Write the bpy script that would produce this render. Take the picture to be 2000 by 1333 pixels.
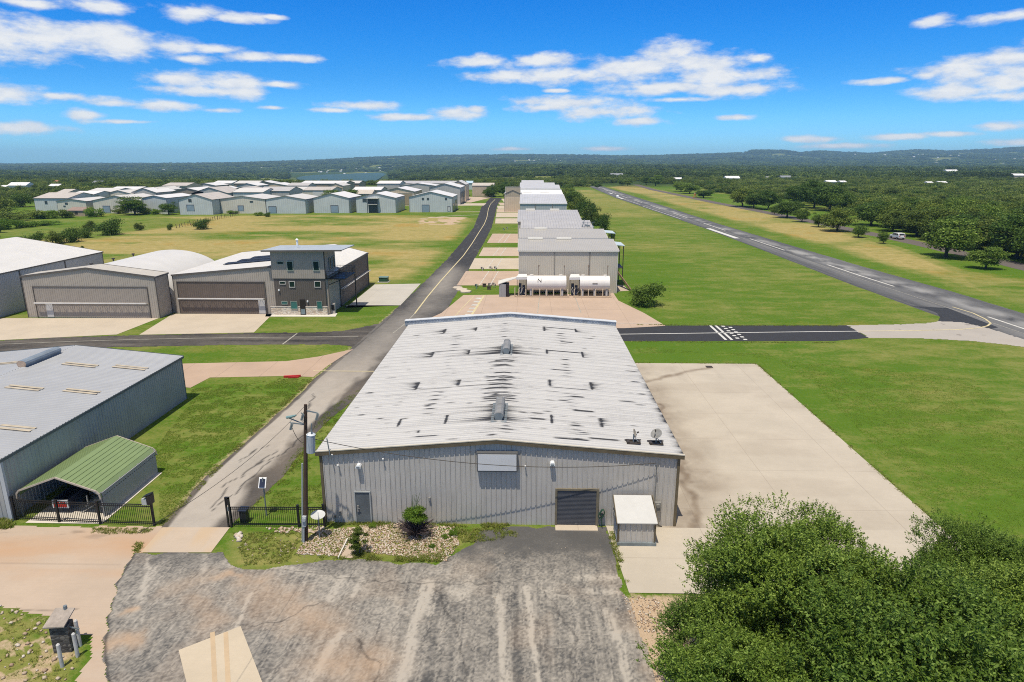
import bpy, bmesh, math, random
import numpy as np
from mathutils import Vector, Matrix
from mathutils.geometry import tessellate_polygon
R=math.radians
for o in list(bpy.data.objects): bpy.data.objects.remove(o)
SC=bpy.context.scene; COL=SC.collection
# ---------------------------------------------------------------- camera
F=1300.;CX=1000.;CY=666.5;H=21.5;TH=math.atan(350.5/F);YA=math.atan(30/F)
cam=bpy.data.cameras.new('camera');co=bpy.data.objects.new('camera',cam);COL.objects.link(co)
co.location=(0,0,H);co.rotation_euler=(math.pi/2-TH,0,YA)
cam.sensor_width=36;cam.lens=36*F/2000;cam.clip_start=.5;cam.clip_end=40000
SC.camera=co
# ---------------------------------------------------------------- light
SUN_EL=72.;SUN_AZ=199.
sdir=Vector((math.sin(R(SUN_AZ))*math.cos(R(SUN_EL)),math.cos(R(SUN_AZ))*math.cos(R(SUN_EL)),math.sin(R(SUN_EL))))
sl=bpy.data.lights.new('sun','SUN');sl.energy=5.0;sl.angle=R(.53);sl.color=(1,.925,.80)
so=bpy.data.objects.new('sun',sl);COL.objects.link(so);so.location=(0,0,200);so.rotation_euler=sdir.to_track_quat('Z','Y').to_euler()
SC.view_settings.view_transform='Standard';SC.view_settings.look='None';SC.view_settings.gamma=1;SC.view_settings.exposure=-.04
SC.cycles.max_bounces=6;SC.cycles.diffuse_bounces=3;SC.cycles.glossy_bounces=2;SC.cycles.transmission_bounces=3;SC.cycles.transparent_max_bounces=6
SC.cycles.volume_bounces=0
SC.cycles.pixel_filter_type='BLACKMAN_HARRIS';SC.cycles.filter_width=1.05
SC.cycles.use_denoising=False
def ray(px,py):
    u=(px-CX)/F; v=-(py-CY)/F
    f=math.cos(TH)+v*math.sin(TH); z=-math.sin(TH)+v*math.cos(TH)
    return (u*math.cos(YA)-f*math.sin(YA), u*math.sin(YA)+f*math.cos(YA), z)
def G(px,py,z=0.):
    d=ray(px,py);t=(z-H)/d[2];return (d[0]*t,d[1]*t)
def G3(px,py,z=0.): a=G(px,py,z);return (a[0],a[1],z)
def GX(px,y):  # world x of a photo column at world depth y, near the ground
    d=ray(px,340);return d[0]/d[1]*y
def HY(px,py,y):
    d=ray(px,py);t=y/d[1];return (d[0]*t,y,H+d[2]*t)
# ---------------------------------------------------------------- world: sky with clouds
W=bpy.data.worlds.new('World');SC.world=W;W.use_nodes=True
N=W.node_tree.nodes;L=W.node_tree.links;N.clear()
def nd(t,**k):
    n=N.new(t)
    for a,b in k.items(): setattr(n,a,b)
    return n
def mth(op,a,b=None,c=None,clamp=False):
    n=N.new('ShaderNodeMath');n.operation=op;n.use_clamp=clamp
    for i,s in enumerate((a,b,c)):
        if s is None: continue
        if isinstance(s,(int,float)): n.inputs[i].default_value=s
        else: L.new(s,n.inputs[i])
    return n.outputs[0]
sky=nd('ShaderNodeTexSky',sky_type='NISHITA',sun_disc=False,sun_elevation=R(SUN_EL),sun_rotation=R(SUN_AZ),altitude=300,air_density=1.0,dust_density=.4,ozone_density=2.5)
hs=nd('ShaderNodeHueSaturation');hs.inputs['Saturation'].default_value=1.45;hs.inputs['Value'].default_value=1.0
L.new(sky.outputs[0],hs.inputs['Color'])
tc=nd('ShaderNodeTexCoord');sp=nd('ShaderNodeSeparateXYZ');L.new(tc.outputs['Generated'],sp.inputs[0])
az=mth('ARCTAN2',sp.outputs[0],sp.outputs[1]);el=mth('ARCSINE',sp.outputs[2])
cmb=nd('ShaderNodeCombineXYZ');L.new(az,cmb.inputs[0]);L.new(el,cmb.inputs[1])
CL=[(-20,70,80,38),(110,75,120,30),(235,85,100,24),(330,90,60,14),(205,58,60,14),(420,95,50,8),(180,10,60,12),(60,8,60,9),(375,26,58,14),(470,36,60,9),(535,34,24,5),
(500,112,60,9),(575,114,50,7),(380,116,40,8),(355,155,60,16),(440,163,90,15),(400,178,100,12),(550,166,50,7),(480,180,50,11),
(20,184,70,15),(110,188,40,7),(230,201,45,9),(320,205,65,9),(430,216,30,5),(165,227,30,10),(240,238,50,4),(35,252,65,11),
(720,207,75,9),(650,216,40,5),(800,229,80,7),(890,222,55,14),(930,214,25,8),(535,211,28,4),
(940,122,75,13),(1070,118,90,14),(1310,100,65,22),(1240,135,120,22),(1360,125,110,20),(1400,150,110,20),(1100,148,130,18),(980,150,70,12),(1290,170,130,10),(1440,174,100,15),(1260,178,80,10),
(1100,200,110,14),(1060,210,70,9),(1180,220,110,15),(1240,238,60,9),(1330,195,60,5),(1440,229,50,6),(1085,178,30,4),
(1975,115,80,16),(1900,142,90,20),(1960,155,90,25),(1880,178,90,13),(1960,188,80,8),(1730,158,50,6),(1810,148,30,9),(1825,42,30,10),(1960,35,60,9),(1480,116,30,8),
(1570,272,50,7),(1760,267,50,6),(1960,247,50,8),(1180,291,50,5),(1000,291,40,4),(1990,280,40,6),(1640,286,70,5),(1850,262,45,5),(330,36,0.1,0.1),
(2150,90,90,25),(2250,190,120,20),(-200,140,110,22),(-180,260,90,14)]
best=None
for (px,py,rx,ry) in CL:
    d=Vector(ray(px,py)).normalized();u0=math.atan2(d.x,d.y);v0=math.asin(d.z)
    vs=nd('ShaderNodeVectorMath',operation='SUBTRACT');L.new(cmb.outputs[0],vs.inputs[0]);vs.inputs[1].default_value=(u0,v0,0)
    vm=nd('ShaderNodeVectorMath',operation='MULTIPLY');L.new(vs.outputs[0],vm.inputs[0]);s=1300*1.08;vm.inputs[1].default_value=(s/rx/1.1,s/ry/1.14,0)
    vl=nd('ShaderNodeVectorMath',operation='LENGTH');L.new(vm.outputs[0],vl.inputs[0])
    best=vl.outputs['Value'] if best is None else mth('SMOOTH_MIN',best,vl.outputs['Value'],.25)
def wnoise(scale,det,off=(0,0,0),st=2.6,rough=.6):
    m=nd('ShaderNodeVectorMath',operation='MULTIPLY_ADD');L.new(cmb.outputs[0],m.inputs[0]);m.inputs[1].default_value=(1,st,1);m.inputs[2].default_value=off
    n=nd('ShaderNodeTexNoise');L.new(m.outputs[0],n.inputs['Vector']);n.inputs['Scale'].default_value=scale;n.inputs['Detail'].default_value=det;n.inputs['Roughness'].default_value=rough
    return n.outputs[0]
n1=wnoise(22,9);n2=wnoise(7,3,(3,1,0),4)
den=mth('SUBTRACT',1.0,best)
den=mth('ADD',den,mth('MULTIPLY',mth('SUBTRACT',n1,.5),2.3))
mr=nd('ShaderNodeMapRange',interpolation_type='SMOOTHSTEP');L.new(den,mr.inputs[0]);mr.inputs[1].default_value=-.16;mr.inputs[2].default_value=.75
n3=wnoise(30,5,(1.3,-.028,0))
shd=nd('ShaderNodeMapRange');L.new(mth('ADD',mth('MULTIPLY',n3,.8),mth('MULTIPLY',den,.35)),shd.inputs[0]);shd.inputs[1].default_value=.2;shd.inputs[2].default_value=.75;shd.inputs[3].default_value=.72;shd.inputs[4].default_value=1.0
cc=nd('ShaderNodeMix',data_type='RGBA');cc.inputs[6].default_value=(4.6,5.6,7.4,1);cc.inputs[7].default_value=(8.6,8.6,8.5,1);L.new(shd.outputs[0],cc.inputs[0])
sm=nd('ShaderNodeMapRange');L.new(shd.outputs[0],sm.inputs[0]);sm.inputs[1].default_value=.72;sm.inputs[2].default_value=1;L.new(sm.outputs[0],cc.inputs[0])
mx=nd('ShaderNodeMix',data_type='RGBA');L.new(mth('MULTIPLY',mr.outputs[0],.95),mx.inputs[0]);sr_=nd('ShaderNodeSeparateColor');L.new(hs.outputs[0],sr_.inputs[0]);cr0=nd('ShaderNodeCombineColor')
L.new(mth('MULTIPLY',mth('POWER',mth('MULTIPLY',sr_.outputs[0],.12),1.75),5.6),cr0.inputs[0]);lg=nd('ShaderNodeMapRange',interpolation_type='SMOOTHSTEP');L.new(el,lg.inputs[0]);lg.inputs[1].default_value=0;lg.inputs[2].default_value=R(7);lg.inputs[3].default_value=1.13;lg.inputs[4].default_value=.84
L.new(mth('MULTIPLY',sr_.outputs[1],lg.outputs[0]),cr0.inputs[1]);lo=nd('ShaderNodeMapRange',interpolation_type='SMOOTHSTEP');L.new(el,lo.inputs[0]);lo.inputs[1].default_value=0;lo.inputs[2].default_value=R(7);lo.inputs[3].default_value=2.05;lo.inputs[4].default_value=1.45
L.new(mth('MULTIPLY',sr_.outputs[2],lo.outputs[0]),cr0.inputs[2])
hz_=nd('ShaderNodeHueSaturation');hz_.inputs['Saturation'].default_value=.38;hz_.inputs['Value'].default_value=1.15;L.new(sky.outputs[0],hz_.inputs['Color'])  # unseen overhead sky greyed to keep the ambient light less blue
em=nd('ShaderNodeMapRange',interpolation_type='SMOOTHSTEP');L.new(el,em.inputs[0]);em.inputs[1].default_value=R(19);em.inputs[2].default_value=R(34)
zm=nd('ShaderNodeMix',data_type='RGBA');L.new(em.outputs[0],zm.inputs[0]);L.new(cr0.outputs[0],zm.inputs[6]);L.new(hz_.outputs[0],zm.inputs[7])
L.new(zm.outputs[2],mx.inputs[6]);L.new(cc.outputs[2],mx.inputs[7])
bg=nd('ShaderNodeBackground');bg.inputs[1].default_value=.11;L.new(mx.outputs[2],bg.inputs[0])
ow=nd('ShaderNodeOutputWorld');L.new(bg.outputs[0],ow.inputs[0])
W.cycles.sampling_method='MANUAL';W.cycles.sample_map_resolution=1024

# ---------------------------------------------------------------- helpers
def tag(o,label=None,cat=None,group=None,kind=None):
    if label:o['label']=label
    if cat:o['category']=cat
    if group:o['group']=group
    if kind:o['kind']=kind
    return o
ORG={}
def thing(name,loc,label,cat,group=None):
    o=bpy.data.objects.new(name,None);COL.objects.link(o);o.location=loc;o.empty_display_size=.3
    ORG[o.name]=Vector(loc);return tag(o,label,cat,group)
def link(name,me,parent=None,mat=None):
    o=bpy.data.objects.new(name,me);COL.objects.link(o)
    if mat:me.materials.append(mat)
    if parent is not None:
        o.parent=parent;ORG[o.name]=ORG.get(parent.name,Vector((0,0,0)))
    return o
class MB:
    def __init__(s): s.v=[];s.f=[]
    def quad(s,*p):
        n=len(s.v);s.v+= [tuple(q) for q in p];s.f.append(tuple(range(n,n+len(p))));return s
    def box(s,x0,x1,y0,y1,z0,z1):
        return s.hexa([(x0,y0),(x1,y0),(x1,y1),(x0,y1)],z0,z1)
    def hexa(s,poly,z0,z1):   # prism of a CCW polygon
        n=len(s.v);k=len(poly)
        s.v+=[(p[0],p[1],z0) for p in poly]+[(p[0],p[1],z1) for p in poly]
        s.f.append(tuple(range(n+k-1,n-1,-1)));s.f.append(tuple(range(n+k,n+2*k)))
        for i in range(k): j=(i+1)%k;s.f.append((n+i,n+j,n+k+j,n+k+i))
        return s
    def ext(s,poly3,vec):   # extrude a 3-D polygon along a vector
        n=len(s.v);k=len(poly3);vec=Vector(vec)
        s.v+=[tuple(p) for p in poly3]+[tuple(Vector(p)+vec) for p in poly3]
        s.f.append(tuple(range(n+k-1,n-1,-1)));s.f.append(tuple(range(n+k,n+2*k)))
        for i in range(k): j=(i+1)%k;s.f.append((n+i,n+j,n+k+j,n+k+i))
        return s
    def tube(s,pts,r,seg=8,caps=True):
        pts=[Vector(p) for p in pts];n0=len(s.v);rr=r if isinstance(r,(list,tuple)) else [r]*len(pts)
        prev=None
        for i,p in enumerate(pts):
            d=(pts[min(i+1,len(pts)-1)]-pts[max(i-1,0)]);d=d.normalized() if d.length>0 else Vector((0,0,1))
            a=d.cross(Vector((0,0,1)));
            if a.length<.05: a=d.cross(Vector((0,1,0)))
            a.normalize()
            if prev is not None:
                q=prev-d*prev.dot(d)
                if q.length>.1:a=q.normalized()
            prev=a;b=d.cross(a)
            for k in range(seg):
                t=2*math.pi*k/seg;s.v.append(tuple(p+(a*math.cos(t)+b*math.sin(t))*rr[i]))
        for i in range(len(pts)-1):
            for k in range(seg):
                k2=(k+1)%seg;s.f.append((n0+i*seg+k,n0+i*seg+k2,n0+(i+1)*seg+k2,n0+(i+1)*seg+k))
        if caps:
            s.f.append(tuple(n0+k for k in range(seg-1,-1,-1)));e=n0+(len(pts)-1)*seg;s.f.append(tuple(e+k for k in range(seg)))
        return s
    def bar(s,p,q,w,h=None):   # rectangular bar from p to q
        h=h or w;p=Vector(p);q=Vector(q);d=(q-p).normalized();a=d.cross(Vector((0,0,1)))
        if a.length<.02:a=Vector((1,0,0))
        a.normalize();b=a.cross(d).normalized()
        return s.ext([p-a*w/2-b*h/2,p+a*w/2-b*h/2,p+a*w/2+b*h/2,p-a*w/2+b*h/2],q-p)
    def build(s,name,mat,parent=None,smooth=False,normals=True,bevel=0):
        o_=ORG.get(parent.name,Vector((0,0,0))) if parent is not None else Vector((0,0,0))
        me=bpy.data.meshes.new(name);me.from_pydata([(a-o_.x,b-o_.y,c-o_.z) for a,b,c in s.v],[],s.f)
        if normals:
            bm=bmesh.new();bm.from_mesh(me);bmesh.ops.recalc_face_normals(bm,faces=bm.faces);bm.to_mesh(me);bm.free()
        if smooth: me.polygons.foreach_set('use_smooth',[True]*len(me.polygons))
        o=link(name,me,parent,mat)
        if bevel:
            m=o.modifiers.new('bevel','BEVEL');m.width=bevel;m.segments=2;m.limit_method='ANGLE'
        return o
def np_mesh(name,V,Fq,mat=None,parent=None,mask=None,smooth=False):
    V=np.asarray(V,dtype=np.float32);Fq=np.asarray(Fq,dtype=np.int32);k=Fq.shape[1]
    me=bpy.data.meshes.new(name);me.vertices.add(len(V));me.vertices.foreach_set('co',V.ravel())
    me.loops.add(Fq.size);me.loops.foreach_set('vertex_index',Fq.ravel())
    me.polygons.add(len(Fq));me.polygons.foreach_set('loop_start',np.arange(0,Fq.size,k,dtype=np.int32))
    if smooth: me.polygons.foreach_set('use_smooth',np.ones(len(Fq),dtype=bool))
    me.update(calc_edges=True)
    if mask is not None:
        a=me.attributes.new('mask','FLOAT_COLOR','POINT');m=np.ones((len(V),4),dtype=np.float32);m[:,:mask.shape[1]]=mask;a.data.foreach_set('color',m.ravel())
    if mat: me.materials.append(mat)
    if name is None: return me
    o=bpy.data.objects.new(name,me);COL.objects.link(o)
    if parent is not None:o.parent=parent;ORG[o.name]=ORG.get(parent.name,Vector((0,0,0)))
    return o
def vnoise(x,y,seed=0):
    xi=np.floor(x).astype(np.int64);yi=np.floor(y).astype(np.int64);fx=x-xi;fy=y-yi
    fx=fx*fx*(3-2*fx);fy=fy*fy*(3-2*fy)
    def h(a,b):
        n=(a*374761393+b*668265263+seed*974634777)&0x7fffffff;n=((n^(n>>13))*1274126177)&0x7fffffff
        return ((n^(n>>16))&0xffff)/65535.
    return (h(xi,yi)*(1-fx)+h(xi+1,yi)*fx)*(1-fy)+(h(xi,yi+1)*(1-fx)+h(xi+1,yi+1)*fx)*fy
def fbm(x,y,oct=4,seed=0):
    t=0.;a=.5;s=0.
    for i in range(oct): t=t+a*vnoise(x*2**i,y*2**i,seed+i*17);s+=a;a*=.5
    return t/s
def pip(x,y,poly):
    ins=np.zeros(x.shape,dtype=bool);n=len(poly);j=n-1
    for i in range(n):
        xi,yi=poly[i];xj,yj=poly[j]
        c=((yi>y)!=(yj>y))&(x<(xj-xi)*(y-yi)/((yj-yi) if yj!=yi else 1e-9)+xi);ins^=c;j=i
    return ins
def soft(x,y,poly,r,n=8):
    t=np.zeros(x.shape)
    for k in range(n):
        a=2.4*k;q=r*math.sqrt((k+.5)/n);t+=pip(x+q*math.cos(a),y+q*math.sin(a),poly)
    return t/n
def segd(x,y,pts):  # distance to a polyline
    d=np.full(x.shape,1e9)
    for (ax,ay),(bx,by) in zip(pts[:-1],pts[1:]):
        vx,vy=bx-ax,by-ay;l=vx*vx+vy*vy+1e-9;t=np.clip(((x-ax)*vx+(y-ay)*vy)/l,0,1)
        d=np.minimum(d,np.hypot(x-ax-t*vx,y-ay-t*vy))
    return d
def sst(e0,e1,x): t=np.clip((x-e0)/(e1-e0),0,1);return t*t*(3-2*t)
# ---------------------------------------------------------------- materials
class NT:
    def __init__(s,name):
        s.m=bpy.data.materials.new(name);s.m.use_nodes=True;s.n=s.m.node_tree.nodes;s.l=s.m.node_tree.links;s.n.clear()
        s.out=s.n.new('ShaderNodeOutputMaterial');s.b=s.n.new('ShaderNodeBsdfPrincipled');s.l.new(s.b.outputs[0],s.out.inputs[0])
        s.tc=s.n.new('ShaderNodeTexCoord').outputs['Object']
    def set(s,i,v):
        i=s.b.inputs[i]
        if isinstance(v,(int,float,tuple)): i.default_value=((*v,1) if isinstance(v,tuple) and len(v)==3 else v)
        else: s.l.new(v,i)
    def vec(s,v,sc,off=(0,0,0)):
        n=s.n.new('ShaderNodeVectorMath');n.operation='MULTIPLY_ADD';s.l.new(v,n.inputs[0]);n.inputs[1].default_value=sc;n.inputs[2].default_value=off;return n.outputs[0]
    def noise(s,scale,det=4,rough=.55,st=(1,1,1),dist=0,off=(0,0,0)):
        n=s.n.new('ShaderNodeTexNoise');s.l.new(s.vec(s.tc,st,off),n.inputs['Vector']);n.inputs['Scale'].default_value=scale;n.inputs['Detail'].default_value=det;n.inputs['Roughness'].default_value=rough;n.inputs['Distortion'].default_value=dist;return n.outputs[0]
    def voro(s,scale,feat='F1',st=(1,1,1),out=0):
        n=s.n.new('ShaderNodeTexVoronoi');n.feature=feat;s.l.new(s.vec(s.tc,st),n.inputs['Vector']);n.inputs['Scale'].default_value=scale;return n.outputs[out]
    def ramp(s,f,stops,interp='LINEAR'):
        n=s.n.new('ShaderNodeValToRGB');s.l.new(f,n.inputs[0]);e=n.color_ramp.elements;n.color_ramp.interpolation=interp
        while len(e)<len(stops): e.new(.5)
        for k,(p,c) in enumerate(stops): e[k].position=p;e[k].color=(c,c,c,1) if isinstance(c,(int,float)) else (*c,1)
        return n.outputs[0]
    def mr(s,f,a,b,c=0.,d=1.,smooth=False):
        n=s.n.new('ShaderNodeMapRange');s.l.new(f,n.inputs[0])
        for i,v in enumerate((a,b,c,d)): n.inputs[i+1].default_value=v
        if smooth:n.interpolation_type='SMOOTHSTEP'
        return n.outputs[0]
    def mix(s,f,a,b,mode='MIX'):
        n=s.n.new('ShaderNodeMix');n.data_type='RGBA';n.blend_type=mode
        for i,v in ((0,f),(6,a),(7,b)):
            if isinstance(v,(int,float)): n.inputs[i].default_value=v if i==0 else (v,v,v,1)
            elif isinstance(v,tuple): n.inputs[i].default_value=(*v,1)
            else: s.l.new(v,n.inputs[i])
        return n.outputs[2]
    def math(s,op,a,b=None,c=None,clamp=False):
        n=s.n.new('ShaderNodeMath');n.operation=op;n.use_clamp=clamp
        for i,v in enumerate((a,b,c)):
            if v is None:continue
            if isinstance(v,(int,float)):n.inputs[i].default_value=v
            else:s.l.new(v,n.inputs[i])
        return n.outputs[0]
    def bump(s,h,st=.3,d=.02):
        n=s.n.new('ShaderNodeBump');n.inputs['Strength'].default_value=st;n.inputs['Distance'].default_value=d;s.l.new(h,n.inputs['Height']);s.l.new(n.outputs[0],s.b.inputs['Normal']);return n
    def attr(s,name='mask'):
        n=s.n.new('ShaderNodeAttribute');n.attribute_name=name;sp=s.n.new('ShaderNodeSeparateColor');s.l.new(n.outputs['Color'],sp.inputs[0]);return sp.outputs[0],sp.outputs[1],sp.outputs[2]
    def sep(s,v):
        n=s.n.new('ShaderNodeSeparateXYZ');s.l.new(v,n.inputs[0]);return n.outputs
_mc={}
def M_paint(name,col,rough=.45,var=.12,scale=.7,metal=0.,streak=0.,bump=0.):
    """weathered flat colour: broad blotches, fine grain and vertical runs of dirt"""
    k=(name,)
    if k in _mc:return _mc[k]
    t=NT(name);n=t.noise(scale,5,.6);g=t.noise(scale*14,3,.6)
    c=t.mix(t.mr(n,.3,.7),tuple(v*(1-var) for v in col),tuple(min(1,v*(1+var)) for v in col))
    c=t.mix(t.mr(g,.35,.65,0,.35),c,tuple(v*(1-var*1.5) for v in col))
    if streak:
        sn=t.noise(1.6,4,.7,(2.2,2.2,.22));c=t.mix(t.mr(sn,.5,.75,0,streak),c,tuple(v*.55 for v in (col[0],col[1]*.95,col[2]*.88)))
    t.set('Base Color',c);t.set('Roughness',rough);t.set('Metallic',metal);t.set('Specular IOR Level',.28)
    if bump:t.bump(g,bump,.01)
    _mc[k]=t.m;return t.m
def M_siding(name,col,axis=0,spacing=.31,rough=.4,seam=.72,var=.08):
    """metal sheet seen from afar: ribs as bump and thin lines"""
    if name in _mc:return _mc[name]
    t=NT(name);s_=t.sep(t.tc)
    a=s_[axis] if axis<2 else t.math('ADD',s_[0],s_[1])
    fr=t.math('FRACT',t.math('MULTIPLY',a,1/spacing));tri=t.math('ABSOLUTE',t.math('SUBTRACT',fr,.5))
    line=t.mr(tri,.36,.46);n=t.noise(.35,4,.6)
    c=t.mix(t.mr(n,.3,.7),tuple(v*(1-var) for v in col),tuple(v*(1+var) for v in col))
    sn=t.noise(.8,4,.7,(2.5,2.5,.15));c=t.mix(t.mr(sn,.45,.8,0,.25),c,tuple(v*.6 for v in col))
    c=t.mix(t.math('MULTIPLY',line,1-seam),c,0.02)
    t.set('Base Color',c);t.set('Roughness',rough);t.set('Specular IOR Level',.28);t.bump(line,.5,.03);_mc[name]=t.m;return t.m
def M_asphalt(name,dark=(.030,.031,.034),light=(.33,.30,.26),dirt=(.46,.31,.19),grain=1.,speck=.5,crisp=0):
    t=NT(name);r,g,b=t.attr()
    f=t.noise(9*grain,6,.75);m=t.noise(1.1,5,.65);sp=t.noise(38*grain,2,.8)
    w=t.math('ADD',r,t.math('MULTIPLY',t.math('SUBTRACT',m,.5),.35))
    w=t.math('ADD',w,t.math('MULTIPLY',t.math('SUBTRACT',f,.5),.7*speck))
    w=t.math('ADD',w,t.math('MULTIPLY',t.math('SUBTRACT',sp,.5),.9*speck),clamp=True)
    if crisp: w=t.mr(w,.5-crisp,.5+crisp);w=t.math('MULTIPLY',t.math('ADD',w,t.math('MULTIPLY',r,.6)),.62,clamp=True)
    c=t.mix(w,dark,light)
    gg=t.math('ADD',g,t.math('MULTIPLY',t.math('MULTIPLY',t.math('SUBTRACT',f,.5),.8),g),clamp=True)
    c=t.mix(gg,c,dirt);c=t.mix(b,c,(.018,.018,.02))
    t.set('Base Color',c);t.set('Roughness',.9);t.set('Specular IOR Level',.25);t.bump(sp,.5,.012);return t.m
def M_concrete(name,col=(.60,.53,.44),stain=(.40,.31,.22),joint=0,pink=0.,jc=.35,jy=None):
    t=NT(name);r,g,b=t.attr();n=t.noise(.25,5,.6);m=t.noise(2.2,5,.7);f=t.noise(22,3,.7);br=t.noise(1.,4,.6,(.4,9,1))
    c=t.mix(t.mr(n,.3,.7),tuple(v*.9 for v in col),tuple(v*1.07 for v in col))
    c=t.mix(t.mr(m,.45,.75,0,.35),c,tuple(v*.84 for v in col));c=t.mix(t.mr(br,.4,.7,0,.22),c,tuple(v*.84 for v in col))
    c=t.mix(t.mr(f,.3,.7,0,.12),c,(.2,.17,.13))
    if joint:
        s_=t.sep(t.tc);h=None
        for k,(ax,off) in enumerate(((0,.3),(1,.1))):
            fr=t.math('FRACT',t.math('ADD',t.math('MULTIPLY',s_[ax],1/(joint if ax==0 or not jy else jy)),off));l=t.math('LESS_THAN',fr,.035/joint*1.3);h=l if h is None else t.math('MAXIMUM',h,l)
        c=t.mix(t.math('MULTIPLY',h,jc),c,(.16,.12,.09))
    c=t.mix(g,c,stain);c=t.mix(t.math('MULTIPLY',b,.8),c,(.07,.055,.045))
    t.set('Base Color',c);t.set('Roughness',.88);t.set('Specular IOR Level',.3);t.bump(f,.25,.01);return t.m
def M_leaf(name,c1,c2,c3=None,trans=.3,patch=.35,pscale=.25,ivar=.2,lvar=0.,lscale=.02):
    """leaves: colour differs from leaf to leaf and from spray to spray"""
    t=NT(name);g=t.n.new('ShaderNodeNewGeometry').outputs['Random Per Island'];oi=t.n.new('ShaderNodeObjectInfo').outputs['Random']
    c=t.ramp(g,[(0,c1),(.55,c2),(1,c3 or tuple(min(1,v*1.35) for v in c2))])
    n=t.noise(pscale,3,.6);c=t.mix(t.mr(n,.35,.65,0,patch),c,tuple(v*f for v,f in zip(c2,(1.35,1.2,.8))))
    ol=t.n.new('ShaderNodeObjectInfo').outputs['Location'];nl=t.n.new('ShaderNodeTexNoise');nl.inputs['Scale'].default_value=lscale;nl.inputs['Detail'].default_value=4;t.l.new(ol,nl.inputs['Vector'])
    h=t.n.new('ShaderNodeHueSaturation');t.l.new(c,h.inputs['Color']);t.l.new(t.mr(t.math('ADD',t.math('MULTIPLY',oi,.5),t.math('MULTIPLY',nl.outputs[0],.6)),0,1,.515,.480),h.inputs['Hue']);t.l.new(t.math('MULTIPLY',t.mr(oi,0,1,1-ivar,1+ivar),t.mr(nl.outputs[0],.3,.7,1-lvar,1+lvar)),h.inputs['Value'])
    t.set('Base Color',h.outputs[0]);t.set('Roughness',.55);t.set('Specular IOR Level',.12)
    tr=t.n.new('ShaderNodeBsdfTranslucent');hh=t.n.new('ShaderNodeHueSaturation');t.l.new(h.outputs[0],hh.inputs['Color']);hh.inputs['Value'].default_value=1.5;t.l.new(hh.outputs[0],tr.inputs[0])
    mx=t.n.new('ShaderNodeMixShader');mx.inputs[0].default_value=trans;t.l.new(t.b.outputs[0],mx.inputs[1]);t.l.new(tr.outputs[0],mx.inputs[2]);t.l.new(mx.outputs[0],t.out.inputs[0]);return t.m
def M_glass(name='window_glass',col=(.02,.03,.035)):
    if name in _mc:return _mc[name]
    t=NT(name);t.set('Base Color',col);t.set('Roughness',.08);t.set('Specular IOR Level',.8);_mc[name]=t.m;return t.m
# ================================================================ SETTING
PXC=[-900,0,300,480,600,740,800,1000,1180,1225,1270,1450,1472,1530,1560,1600,1640,1700,1740,1790,1850,1930,2000,2900]
def ytab(*v): return list(v)
def zy(y,d): return 21.5+(316-y)*d/1394.
_n=len(PXC)
def row(d,pts,isz=False):
    xs=[p[0] for p in pts];v=np.interp(PXC,xs,[p[1] for p in pts]);return (d,[x if isz else zy(x,d) for x in v])
ROWS=[(0,[0]*_n),(620,[0]*_n),
row(900,[(0,-4),(480,-8),(600,-11),(740,-11),(1000,-2),(1300,0)],1),
row(1400,[(0,-12),(480,-23),(600,-29),(740,-28.5),(800,-15),(1000,-3),(1240,0),(1600,-2),(2000,-2)],1),
row(2700,[(0,-22),(480,-25),(560,-28.5),(740,-29),(790,-12),(1000,2),(1240,1),(1450,-3),(1600,-6),(2000,-6)],1),
row(3150,[(0,-22),(480,-25),(560,-28.5),(750,-28.5),(800,-6),(1000,2),(1240,-2),(2000,-6)],1),
row(4200,[(0,327),(480,326),(600,325),(740,322),(1000,321),(1180,320),(1225,313.5),(1270,320),(1450,319),(1600,320),(2000,315)]),
row(5500,[(0,324),(300,323),(480,320),(600,318),(740,314),(1000,311),(1240,313),(1450,309),(1600,311),(1790,306),(2000,302)]),
(7000,[zy(y,7000) for y in (322,321.5,321,319,314.5,308,306.5,303.5,304.5,305.5,305,300.5,294.5,294.5,299,296.5,299,301,297,294,296.5,293,289,291)]),
row(8500,[(0,-14),(600,10),(1000,45),(2000,90)],1),row(16000,[(0,-45),(1000,-40)],1)]
RD=[r[0] for r in ROWS];RZT=np.array([r[1] for r in ROWS])
def px_d(x,y):
    ar=np.arctan2(x,y)+YA;r=np.hypot(x,y);d=np.maximum(r*np.cos(ar),1e-3);return 1000+1300*np.tan(np.clip(ar,-1.45,1.45))/math.cos(TH),d
def hz(x,y):
    x=np.asarray(x,dtype=float);y=np.asarray(y,dtype=float);px,d=px_d(x,y);px=np.clip(px,PXC[0],PXC[-1])
    zi=np.array([np.interp(px,PXC,RZT[i]) for i in range(len(RD))])
    i=np.clip(np.searchsorted(RD,d)-1,0,len(RD)-2);RDa=np.array(RD)
    t=np.clip((d-RDa[i])/(RDa[i+1]-RDa[i]),0,1);t=t*t*(3-2*t)
    z=np.take_along_axis(zi,i[None],0)[0]*(1-t)+np.take_along_axis(zi,(i+1)[None],0)[0]*t
    amp=sst(650,1500,d)*(4+d/1100)*(1-.6*((px>540)&(px<780)&(d<3200)))
    return z+amp*(fbm(x/420,y/420,4,5)-.5)*1.6
def pl(l): return [G(*p) for p in l]
DRYL=pl([(-900,700),(-900,430),(0,428),(300,424),(560,421),(850,421),(920,427),(900,452),(850,508),(800,545),(722,552),(-100,640)])
DRYR=[G(*p) for p in [(1185,366),(1225,360),(1290,372),(1400,398),(1500,417),(1600,441),(1700,468),(1800,502),(1890,538),(1960,590),(1900,570),(1780,530),(1640,488),(1500,450),(1350,409),(1250,380)]]
DRYR2=pl([(1790,505),(1900,535),(2000,545),(2300,600),(2300,700),(2000,600),(1860,560)])
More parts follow.
